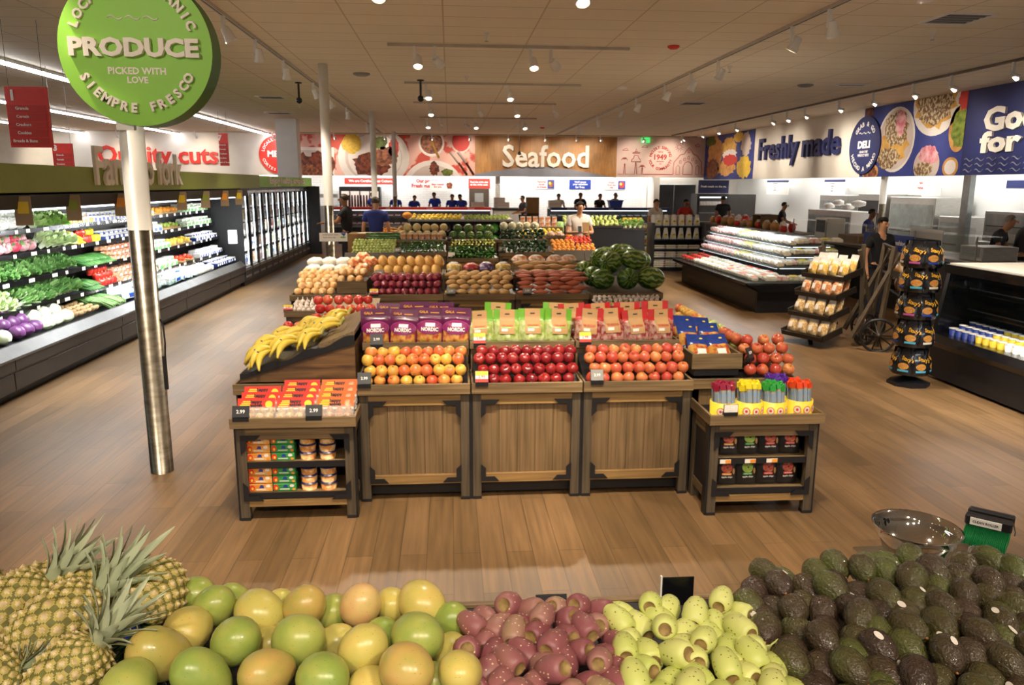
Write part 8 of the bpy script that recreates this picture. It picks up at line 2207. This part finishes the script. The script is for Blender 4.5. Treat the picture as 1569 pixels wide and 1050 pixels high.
# pineapples
M_PIN = [mat('pineapple_eye', '#c9b568', 0.6, c2='#a8984a', ns=30, bump=0.3, bs=120), mat('pineapple_tip', '#e6d3a4', 0.65, c2='#c6a877', ns=40), mat('pineapple_groove', '#7d7a3a', 0.7, c2='#5f5a2c', ns=30)]
M_PLF = tex_mat('pineapple_leaf', blush(['#7f8f6a', '#a6b08c', '#c3c7a6', '#5d7046'], None, 12.0, (1, 1, 0.3), rnd=0.5), 0.55)
M_PLFD = tex_mat('dark_pineapple_leaf', blush(['#33501f', '#4b6a2c', '#263c18'], None, 12.0, rnd=0.3), 0.45)
def pineapple_body():
    mb = MB(); nu, nv, L_, R_ = 120, 84, 0.088, 0.064
    vs = []; cell = {}
    def pat(i, k):
        u = i / nu; v = k / nv
        a = u * 12 + v * 7.5; b = u * 12 - v * 7.5
        return abs(math.sin(PI * a)) * abs(math.sin(PI * b))
    for k in range(nv + 1):
        v = k / nv; th = PI * v
        rad = R_ * (math.sin(th) ** 0.55 if 0 < v < 1 else 0.0); z = -L_ * math.cos(th)
        for i in range(nu):
            d = pat(i, k); e = 0.005 * (d ** 0.7) + (0.005 * max(0, d - 0.82) / 0.18 if d > 0.82 else 0)
            w = rad + e * min(1, rad / (R_ * 0.4)); a = 2 * PI * i / nu
            vs.append((w * math.cos(a), w * math.sin(a), z))
    fm = {0: [], 1: [], 2: []}
    for k in range(nv):
        for i in range(nu):
            j = (i + 1) % nu
            d = pat(i + 0.5, k + 0.5)
            fm[1 if d > 0.74 else 2 if d < 0.2 else 0].append((k * nu + i, k * nu + j, (k + 1) * nu + j, (k + 1) * nu + i))
    base = len(mb.v); mb.v.extend(vs)
    for q in (0, 1, 2):
        mb.ms.append(M_PIN[q])
        for f in fm[q]: mb.f.append(list(f)); mb.mi.append(q); mb.sm.append(True)
    return mb.mesh('pineapple')
ME_PIN = pineapple_body()
def crown(m, seed):
    mb = MB(); g = random.Random(seed)
    for i in range(34):
        a = i * 2.4; t_ = i / 34.0; ln = 0.055 + 0.1 * t_ * g.uniform(0.75, 1.1); out = 0.9 - 0.75 * t_; wd = 0.013
        vs = []; fs = []
        for k in range(6):
            u = k / 5; rad = 0.012 + ln * u * out * (0.8 + 0.5 * u); z = 0.08 + 0.03 * t_ + ln * u * (1 - 0.45 * out * u); w = wd * (1 - u) ** 0.7 + 0.0006
            for q, dz in ((-1, 0.004), (0, 0), (1, 0.004)): vs.append((rad * math.cos(a) - q * w * math.sin(a), rad * math.sin(a) + q * w * math.cos(a), z + dz))
        for k in range(5):
            for q in (0, 1): A = k * 3 + q; fs.append((A, A + 1, A + 4, A + 3))
        mb.add(vs, fs, m, True)
    return mb.mesh('crown')
ME_CR = [crown(M_PLF, 1), crown(M_PLF, 2), crown(M_PLFD, 3)]
PN = [((-1.10, 1.72, 1.10), (-0.3, 0.4, 0.5), 0.95, None, 'pineapple at the far rear corner of the table, cut off by the frame'), ((-0.975, 1.73, 1.11), (0.3, 0.8, -0.2), 0.98, None, 'pineapple in the rear row beside the corner one'), ((-0.855, 1.71, 1.115), (0.3, 0.8, -0.1), 0.98, None, 'pineapple in the rear row behind the big grey leaf crown'),
      ((-0.69, 1.69, 1.11), (0.1, -1.0, -0.35), 1.0, 2, 'pineapple touching the green mangoes with its dark crown toward the viewer'), ((-0.985, 1.64, 1.11), (0.7, 0.55, 0.5), 1.1, 0, 'large pineapple lying in front of the rear corner pineapples'), ((-0.845, 1.56, 1.12), (0.62, 0.72, 0.42), 1.12, 1, 'big pineapple in the middle with a tall grey green crown'),
      ((-0.92, 1.40, 1.09), (0.8, 0.2, 0.2), 1.0, None, 'pineapple at the near corner of the heap'), ((-0.755, 1.40, 1.10), (0.62, 0.3, 0.72), 1.0, 0, 'pineapple nearest the viewer beside the orange blushed mango')]
for i, (p, d, s_, cr, lab) in enumerate(PN):
    q = V(d).normalized().to_track_quat('Z', 'Y').to_euler()
    o = put('pineapple', ME_PIN, p, q, s_, lab, 'pineapple', 'pineapples')
    c_ = put('crown', ME_CR[cr if cr is not None else 0], (0, 0, 0), (0, 0, i), 1 if cr is not None else 0.7, parent=o)
    if i == 3:
        t2 = MB().lathe([(0, 0), (0.024, 0), (0.024, 0.002), (0, 0.002)], 22, M_BLUE).lathe([(0.018, 0.003), (0.0205, 0.003)], 22, M_YEL).lathe([(0, 0.003), (0.007, 0.003)], 12, M_SIGNW).mesh('hang_tag')
        put('hang_tag', t2, (0.03, -0.03, 0.12), (0.9, -0.6, 0.3), 1, parent=c_)
# cactus pears
def pear_mat(nm, cols, dot):
    return tex_mat(nm, blush(cols, None, 9.0, (1, 1, 0.6), dots=(dot, 88.0, 0.13), rnd=0.5), 0.45)
M_CPR = pear_mat('red_cactus_pear_skin', ['#98925a', '#a4786a', '#94595c', '#84484e', '#a05a62'], '#e2c9a8')
M_CPG = pear_mat('green_cactus_pear_skin', ['#aebc58', '#c8cf72', '#d6d884', '#b8c462'], '#6f6a2c')
M_CPS = mat('cactus_pear_scar', '#a58a52', 0.7, c2='#6f5230', ns=60)
prp = [(0, -0.042), (0.010, -0.041), (0.020, -0.031), (0.0275, -0.008), (0.028, 0.012), (0.024, 0.029), (0.018, 0.036), (0.014, 0.036)]
def cpear(m, nm):
    return MB().lathe(prp, 16, m).mesh(nm), MB().lathe([(0.0145, 0.0362), (0.010, 0.033), (0, 0.031)], 16, M_CPS).mesh('flower_scar')
CPR, CPG = cpear(M_CPR, 'red_cactus_pear'), cpear(M_CPG, 'green_cactus_pear')
ROWN = ('front', 'second', 'third', 'fourth', 'fifth', 'sixth', 'seventh', 'eighth', 'ninth', 'tenth', 'eleventh', 'rear')
def near_heap(nm, me, x0f, x1f, y0, y1, dy, sp, zf, lab, cat, grp, orient, parts, scale=(0.95, 1.1), seed=1):
    g = random.Random(seed); n = int((y1 - y0) / dy) + 1
    for j in range(n):
        y = y0 + dy * j; xa, xb = x0f(y), x1f(y); m = max(1, int(round((xb - xa) / sp)))
        rn = ROWN[j] if j < n - 1 else 'rear'
        for i in range(m):
            x = xa + sp * (i + 0.5 + (0.25 if j % 2 else -0.25)) + g.uniform(-.22, .22) * sp
            z = zf(x, y) + (0.014 if (i + 2 * (j % 2)) % 3 == 0 else -0.008) + g.uniform(-.006, .006)
            o = put(nm, me, (x, y + g.uniform(-.2, .2) * dy, z), orient(g), g.uniform(*scale), lab % (ORD[i], rn), cat, grp)
            for pn, pm, pr in parts:
                if g.random() < pr: put(pn, pm, (0, 0, 0), (0, 0, g.uniform(0, 6.28)), 1, parent=o)
# tip (+z of the fruit) leans toward the viewer
def lean(a, b):
    def f(g):
        d = V((g.uniform(-b, b), -1 + g.uniform(-.3, .4), g.uniform(-0.35, a))).normalized()
        return d.to_track_quat('Z', 'Y').to_euler()
    return f
near_heap('red_cactus_pear', CPR[0], lambda y: 0.02, lambda y: 0.35, 1.24, 1.62, 0.052, 0.056, lambda x, y: 1.075 + 0.02 * math.sin((x - 0.02) / 0.33 * PI), 'red cactus pear, %s from the mangoes in the %s row', 'cactus pear', 'red cactus pears', lean(0.9, 0.9), (('flower_scar', CPR[1], 1.0),), seed=4)
near_heap('green_cactus_pear', CPG[0], lambda y: 0.35, lambda y: 0.66, 1.24, 1.62, 0.052, 0.056, lambda x, y: 1.075 + 0.012 * math.sin((x - 0.35) / 0.31 * PI), 'green cactus pear, %s from the red ones in the %s row', 'cactus pear', 'green cactus pears', lean(0.5, 0.7), (('flower_scar', CPG[1], 1.0),), seed=5)
M_AVO = tex_mat('avocado_skin', blush(['#33291e', '#44342b', '#4b4429', '#596130', '#3d2b21'], None, 7.0, (1, 1, 1), rnd=0.6), 0.27, 0.25, 0.9, 170)
ap = [(0, -0.040), (0.012, -0.0385), (0.024, -0.031), (0.032, -0.014), (0.0325, 0.004), (0.027, 0.022), (0.019, 0.036), (0.011, 0.044), (0, 0.046)]
ME_AVO = MB().lathe(ap, 18, M_AVO).mesh('avocado')
ME_AST = MB().lathe([(0, 0.0455), (0.0028, 0.0465), (0.0024, 0.0495), (0, 0.05)], 8, mat('stem_button', '#a8703c', 0.7)).mesh('stem_button')
ME_ASK = MB().lathe([(0, 0), (0.008, 0)], 12, M_SIGNW, MX.Translation(V((0.0335, 0, -0.004))) @ MX.Rotation(PI / 2, 4, 'Y') @ MX.Diagonal((1.4, 0.8, 1, 1))).mesh('fruit_sticker')
near_heap('avocado', ME_AVO, lambda y: 0.68 if y < 1.68 else 0.76, lambda y: 1.72, 1.16, 1.73, 0.057, 0.066, lambda x, y: 1.06 + 0.05 * min(1, max(0, (x - 0.68) / 0.35)) - 0.03 * max(0, x - 1.05) / 0.5, 'dark avocado, %s from the green cactus pears in the %s row', 'avocado', 'avocados', lean(0.1, 0.5), (('stem_button', ME_AST, 1.0), ('fruit_sticker', ME_ASK, 0.5)), (0.98, 1.14), 6)
M_MIRR = mat('polished_steel', '#d8d6d2', 0.06, 1.0, c2='#cfcdc9', ns=4)
t = thing('shelf_sign', 'small dark card standing behind the green cactus pears', 'sign', (0.55, 1.70, 1.03))
MB().box(-0.04, 0.04, 0, 0.004, 0.0, 0.075, M_BLACKG).build('card', t)
MB().box(-0.044, -0.04, -0.002, 0.006, 0, 0.08, M_GLOSSW).build('card_edge', t)
price_tag(0.25, 1.79, 0.965, 'k', 'dark price tag behind the red cactus pears', 0.08, 0.05)

# ---- scale bowl and brush on a small stand behind the avocados
t = thing('scale_stand', 'steel topped stand under the shiny bowl behind the avocados', 'stand', (1.78, 2.42, 0))
MB().box(-0.26, 0.26, -0.14, 0.2, 0.68, 0.7, M_MIRR, bev=0.006).build('steel_top', t)
MB().box(-0.2, 0.2, -0.1, 0.16, 0, 0.68, M_DARK2).build('pedestal', t)
t = thing('scale_bowl', 'shiny steel weighing bowl on a round steel foot', 'bowl', (1.655, 2.45, 0.7))
MB().lathe([(0, 0), (0.105, 0), (0.105, 0.012), (0.085, 0.02), (0.03, 0.024), (0.03, 0.05), (0, 0.05)], 28, M_MIRR).build('foot', t)
X = MX.Translation(V((0, 0, 0.05))) @ MX.Rotation(0.02, 4, 'Y')
MB().lathe([(0, 0), (0.085, 0.0), (0.1, 0.008), (0.135, 0.075), (0.142, 0.1), (0.15, 0.104), (0.15, 0.108), (0.14, 0.104), (0.13, 0.075), (0.096, 0.012), (0, 0.006)], 44, M_MIRR, X).build('bowl', t)
t = thing('produce_brush', 'black capped brush with green bristles on a white bottle', 'brush', (1.91, 2.42, 0.7), -0.75); t.scale = (0.8, 0.8, 0.85)
MB().lathe([(0, 0), (0.06, 0), (0.062, 0.02), (0.06, 0.075), (0.05, 0.085), (0.015, 0.09), (0, 0.09)], 20, mat('milky_plastic', '#e4e1da', 0.3, trans=0.4), MX.Diagonal((1.15, 0.8, 1, 1))).build('bottle', t)
MB().tube([(0, 0, 0.085), (0, 0, 0.125)], 0.018, 10, M_BLACK).build('neck', t)
g = random.Random(3); M_BRI = mat('green_bristle', '#12924c', 0.5, c2='#0b6f38', ns=60, stretch=(6, 6, 0.3))
for sgn in (-1, 1):
    mb = MB()
    for i in range(26):
        u = -0.08 + 0.16 * i / 25
        for k in range(3):
            v = sgn * (0.012 + 0.014 * k)
            mb.tube([(u, v, 0.205), (u * 1.03 - 0.008, v * 1.5, 0.15), (u * 1.08 - 0.014, v * 2.0 + g.uniform(-.003, .003), 0.112 + g.uniform(0, 0.008))], 0.0042, 4, M_BRI)
    mb.build('bristle', t)
for sgn in (-1, 1): MB().box(-0.092, 0.088, sgn * 0.004, sgn * 0.05, 0.2, 0.245, M_BLACK, MX.Translation(V((0, sgn * 0.0, 0.0))) @ MX.Rotation(-sgn * 0.05, 4, 'X'), 0.006).build('brush_head', t)
mb = MB().box(-0.07, 0.05, -0.068, -0.06, 0.205, 0.235, M_GLOSSW); text(mb, 'CLEAN ROLLER', face_y(-0.01, -0.068, 0.22), M_BLACK, w=0.1, d=0.001); mb.build('name_plate', t)
MB().tube([(0.088, -0.03, 0.235), (0.1, -0.03, 0.2), (0.098, -0.03, 0.185)], 0.003, 6, M_STEEL).build('clip', t)

# ================================================================ PEOPLE
def person(lab, loc, rz, h, shirt, pants, hair, skin, arms=None, bend=0.0, extra=None, long_hair=False, sleeves='short'):
    """one continuous skinned body facing -y, clothing as children"""
    k = h / 1.75
    J = {'pel': (0, 0, .96), 'sp': (0, -.01 - bend * .1, 1.14), 'ch': (0, -.01 - bend * .3, 1.34), 'nk': (0, -.01 - bend * .5, 1.5), 'h0': (0, -.025 - bend * .62, 1.555), 'h1': (0, -.03 - bend * .68, 1.625), 'h2': (0, -.015 - bend * .7, 1.685)}
    E_ = []
    def e(a, b): E_.append((a, b))
    for a, b in (('pel', 'sp'), ('sp', 'ch'), ('ch', 'nk'), ('nk', 'h0'), ('h0', 'h1'), ('h1', 'h2')): e(a, b)
    R_ = {'pel': (.13, .09), 'sp': (.112, .078), 'ch': (.128, .082), 'nk': (.052, .055), 'h0': (.062, .07), 'h1': (.076, .094), 'h2': (.058, .072)}
    A = arms or {}
    for s_, q in ((-1, 'L'), (1, 'R')):
        J['sh' + q] = (s_ * .185, -bend * .3, 1.41); R_['sh' + q] = (.044, .044)
        el, wr = A.get(q, ((s_ * .25, .02, 1.13), (s_ * .26, -.06, .9)))
        J['el' + q] = (el[0], el[1] - bend * .2, el[2]); J['wr' + q] = (wr[0], wr[1] - bend * .2, wr[2])
        R_['el' + q] = (.042, .042); R_['wr' + q] = (.028, .026)
        d = (V(J['wr' + q]) - V(J['el' + q])).normalized()
        n = V((1, 0, 0)) if abs(d.x) < .7 else V((0, 1, 0)); u = (n - d * n.dot(d)).normalized(); w = d.cross(u)
        pm = V(J['wr' + q]) + d * .055; J['pm' + q] = tuple(pm); R_['pm' + q] = (.034, .018)
        e('ch', 'sh' + q); e('sh' + q, 'el' + q); e('el' + q, 'wr' + q); e('wr' + q, 'pm' + q)
        for fi, (off, ln) in enumerate(((-.027, .062), (-.009, .074), (.009, .07), (.026, .056))):
            a = pm + u * off + d * .025; b = a + d * ln * .55 - w * .006; c = b + d * ln * .4 - w * .02
            for nm_, p in (('a', a), ('b', b), ('c', c)): J['f%s%d%s' % (q, fi, nm_)] = tuple(p); R_['f%s%d%s' % (q, fi, nm_)] = (.0095, .0095)
            e('pm' + q, 'f%s%da' % (q, fi)); e('f%s%da' % (q, fi), 'f%s%db' % (q, fi)); e('f%s%db' % (q, fi), 'f%s%dc' % (q, fi))
        a = V(J['wr' + q]) + d * .03 - u * .035; b = a + d * .035 - u * .018
        J['t' + q] = tuple(a); J['u' + q] = tuple(b); R_['t' + q] = R_['u' + q] = (.011, .011); e('wr' + q, 't' + q); e('t' + q, 'u' + q)
        J['hp' + q] = (s_ * .09, 0, .9); J['kn' + q] = (s_ * .1, -.02, .5); J['an' + q] = (s_ * .1, .02, .09); J['toe' + q] = (s_ * .11, -.13, .035)
        R_['hp' + q] = (.082, .082); R_['kn' + q] = (.062, .062); R_['an' + q] = (.042, .042); R_['toe' + q] = (.04, .026)
        e('pel', 'hp' + q); e('hp' + q, 'kn' + q); e('kn' + q, 'an' + q); e('an' + q, 'toe' + q)
    def skin_mesh(nm, keys, grow, m, root, cut=None):
        idx = {}; vs = []
        JJ = dict(J); RR = dict(R_)
        if cut: JJ.update(cut[0]); RR.update(cut[1])
        ed = [(a, b) for a, b in (E_ if not cut else cut[2]) if a in keys and b in keys]
        for a in keys: idx[a] = len(vs); vs.append(V(JJ[a]) * k)
        me = bpy.data.meshes.new(nm); me.from_pydata(vs, [(idx[a], idx[b]) for a, b in ed], [])
        o = bpy.data.objects.new(nm, me); COL.objects.link(o)
        o.modifiers.new('skin', 'SKIN'); sd = o.modifiers.new('smooth', 'SUBSURF'); sd.levels = 1; sd.render_levels = 1
        for a in keys:
            sv = me.skin_vertices[0].data[idx[a]]
            sv.radius = ((RR[a][0] + grow) * k, (RR[a][1] + grow) * k); sv.use_root = (a == root)
        bpy.context.view_layer.update()
        out = bpy.data.meshes.new_from_object(o.evaluated_get(bpy.context.evaluated_depsgraph_get()))
        bpy.data.objects.remove(o); bpy.data.meshes.remove(me)
        out.materials.clear(); out.materials.append(m)
        out.polygons.foreach_set('use_smooth', [True] * len(out.polygons))
        return out
    body = put('person', skin_mesh('person', list(J), 0, skin, 'pel'), loc, (0, 0, rz), 1, lab, 'person')
    mid = {'pel': (0, 0, .885)}; mr = {'pel': (.118, .088)}; ce = [('pel', 'sp'), ('sp', 'ch'), ('ch', 'nk2')]
    mid['nk2'] = tuple(V(J['ch']).lerp(V(J['nk']), 1.0)); mr['nk2'] = (.034, .036)
    keys = ['pel', 'sp', 'ch', 'nk2']
    for q in 'LR':
        f_ = .6 if sleeves == 'short' else 1.0
        mid['sl' + q] = tuple(V(J['sh' + q]).lerp(V(J['el' + q]), f_)); mr['sl' + q] = (.04, .04) if sleeves == 'short' else (.03, .03)
        keys += ['sh' + q, 'sl' + q]; ce += [('ch', 'sh' + q), ('sh' + q, 'sl' + q)]
        if sleeves == 'long': keys.append('wr' + q); ce.append(('sl' + q, 'wr' + q))
    put('shirt', skin_mesh('shirt', keys, .032, shirt, 'pel', (mid, mr, ce)), parent=body)
    kk = ['pel'] + [a + q for q in 'LR' for a in ('hp', 'kn', 'an')]
    put('trousers', skin_mesh('trousers', kk, .026, pants, 'pel', ({'pel': (0, 0, .93)}, {'pel': (.14, .1)}, [('pel', 'hpL'), ('pel', 'hpR'), ('hpL', 'knL'), ('hpR', 'knR'), ('knL', 'anL'), ('knR', 'anR')])), parent=body)
    for q in 'LR':
        p = V(J['an' + q]) * k
        MB().ball((p.x, p.y - .06, .04 * k), (.05 * k, .13 * k, .045 * k), 10, 7, M_BLACK).build('shoe', body)
    hc = V(J['h1']) * k
    mb = MB()
    def cap(x, y, z):
        return (hc.x + x * .088 * k, hc.y + .012 * k + y * .1 * k, hc.z + .03 * k + z * .092 * k)
    prof = [(math.sin(PI * i / 8), -math.cos(PI * i / 8)) for i in range(9)]
    prof = [(max(a, 0), b) for a, b in prof if b > (-.9 if long_hair else -.5)]; prof[-1] = (0, 1)
    mb.lathe(prof, 14, hair, None, lambda x, y, z: cap(x, y if y > -.4 else y * .82, z if y > -.2 else max(z, .42)))
    mb.build('hair', body)
    f = MB()
    f.prism([(-.011, -.01), (.011, -.01), (.004, .03), (-.004, .03)], hc.y - .118 * k, hc.y - .085 * k, skin, 'y', MX.Translation(V((hc.x, 0, hc.z - .012 * k))))
    f.build('nose', body)
    for s_ in (-1, 1):
        MB().ball((hc.x + s_ * .03 * k, hc.y - .088 * k, hc.z + .012 * k), (.011 * k, .006 * k, .007 * k), 8, 6, M_BLACK).build('eye', body)
        MB().ball((hc.x + s_ * .079 * k, hc.y + .01, hc.z - .005), (.01 * k, .018 * k, .03 * k), 8, 6, skin).build('ear', body)
    MB().box(hc.x - .022 * k, hc.x + .022 * k, hc.y - .096 * k, hc.y - .08 * k, hc.z - .045 * k, hc.z - .038 * k, M_REDP).build('mouth', body)
    if extra: extra(body, J, k)
    return body
SK1, SK2, SK3 = mat('skin_light', '#c9946f', 0.55, c2='#c08a65'), mat('skin_tan', '#a87350', 0.55, c2='#9f6b49'), mat('skin_brown', '#7f543a', 0.55, c2='#774d34')
HB, HG, HBR = mat('black_hair', '#15110f', 0.6), mat('grey_hair', '#8d8880', 0.6), mat('brown_hair', '#3a2618', 0.6)
C_WH, C_NV, C_BL, C_BK, C_RD, C_GY, C_CAP = mat('white_shirt', '#e6ddd2', 0.75, c2='#d9cfc4'), mat('blue_polo', '#1d2c7a', 0.75), mat('royal_uniform', '#1f3aa8', 0.7), mat('black_shirt', '#15151a', 0.75), mat('red_shirt', '#c4281f', 0.7), mat('grey_uniform', '#3d4048', 0.75), mat('tan_trousers', '#4a4034', 0.8)
C_DK = mat('dark_trousers', '#191b24', 0.8)
hold = {'L': ((-.26, -.06, 1.12), (-.06, -.3, 1.14)), 'R': ((.27, -.05, 1.12), (.1, -.32, 1.15))}
def pad(b, J, k):
    t = thing('clipboard', 'brown folder held by the white shirted man', 'folder', tuple(V(b.location) + V((0.03, -0.4, 1.17 * k))))
    MB().box(-0.01, 0.12, -0.01, 0.01, -0.08, 0.18, M_CARD, MX.Rotation(-0.4, 4, 'X')).build('folder', t)
    MB().box(-0.1, -0.03, -0.02, 0.0, -0.02, 0.1, M_BLACK, MX.Rotation(-0.4, 4, 'X')).build('phone', t)
person('man in a white short sleeved shirt looking down at a phone', (2.55, 15.35, 0), 0.1, 1.74, C_WH, C_DK, HB, SK1, hold, 0.12, pad)
person('man in a black shirt standing behind the bread carts', (6.32, 10.95, 0), 0.2, 1.62, C_BK, C_DK, HB, SK1)
reach = {'L': ((-.3, -.1, 1.2), (-.32, -.4, 1.18)), 'R': ((.3, -.1, 1.2), (.25, -.4, 1.18))}
person('man in black reaching toward the meat counter beside the second post', (-2.15, 16.6, 0), -PI / 2 - 0.2, 1.85, C_BK, C_DK, HBR, SK2, reach, 0.05)
person('man in a dark blue polo shirt seen from behind by the third post', (-1.5, 16.0, 0), PI, 1.8, C_NV, C_CAP, HBR, SK1)
work = {'L': ((-.26, -.1, 1.14), (-.12, -.36, 1.08)), 'R': ((.26, -.1, 1.14), (.12, -.36, 1.08))}
ST = [(-2.2, 32.6, 'nearest the third post'), (-1.35, 33.0, 'second from the third post'), (-0.6, 32.8, 'third from the third post'), (0.3, 33.2, 'fourth from the third post'), (1.0, 32.4, 'fifth from the third post'), (-3.0, 32.9, 'partly behind the third post')]
for i, (x, y, w_) in enumerate(ST[:5]):
    person('meat counter worker in royal blue uniform and dark cap, %s' % w_, (x - 0.9, y, 0), 0.3 * (i % 3 - 1), 1.72 - 0.06 * (i % 3), C_BL, C_DK, HB, SK2, work, 0.25)
person('worker in royal blue uniform bending beside the brown door', (0.55, 32.2, 0), -0.6, 1.66, C_BL, C_DK, HB, SK2, work, 0.35)
person('woman in dark clothes standing between the two back counters', (2.75, 28.8, 0), -1.2, 1.66, C_GY, C_DK, HB, SK2, work, 0.1, None, True)
for i, (x, y, sh, hr, lab) in enumerate(((4.6, 32.3, C_WH, HB, 'seafood worker in pale uniform, first from the white carton'), (5.5, 32.3, C_BK, HB, 'seafood worker in black, second from the white carton'), (6.35, 32.5, C_BK, HB, 'seafood worker in black behind the white shirted man'), (6.95, 32.3, C_GY, HG, 'grey haired seafood worker beside the blue basket'))):
    person(lab, (x - 0.1, y, 0), 0.2 * i, 1.7 + 0.04 * (i % 2), sh, C_DK, hr, SK2, work, 0.1)
person('shopper with dark hair behind the white tubs by the dark doors', (5.75, 21.5, 0), 0.5, 1.68, C_WH, C_DK, HBR, SK1)
person('shopper in a red shirt raising a hand to the face', (7.0, 22.8, 0), 0.2, 1.66, C_RD, C_DK, HB, SK3, {'R': ((.24, -.12, 1.2), (.08, -.14, 1.5))})
person('shopper in dark clothes before the grab and go fridge', (9.0, 25.2, 0), PI, 1.72, C_BK, C_DK, HB, SK2)
person('deli worker with black hair behind the wooden topped counter', (9.6, 22.0, 0), 1.0, 1.6, C_BK, C_DK, HB, SK2, work, 0.1)
person('deli worker in a cap stooping behind the sneeze guard', (9.1, 16.4, 0), 0.8, 1.58, C_NV, C_DK, HB, SK3, work, 0.15)
person('older deli worker in glasses bending over the counter', (8.85, 12.0, 0), 0.7, 1.62, C_GY, C_DK, HG, SK1, work, 0.3)
person('deli worker in a dark grey uniform beside the older worker', (9.2, 11.9, 0), 1.1, 1.66, C_GY, C_DK, HBR, SK1, work, 0.25)
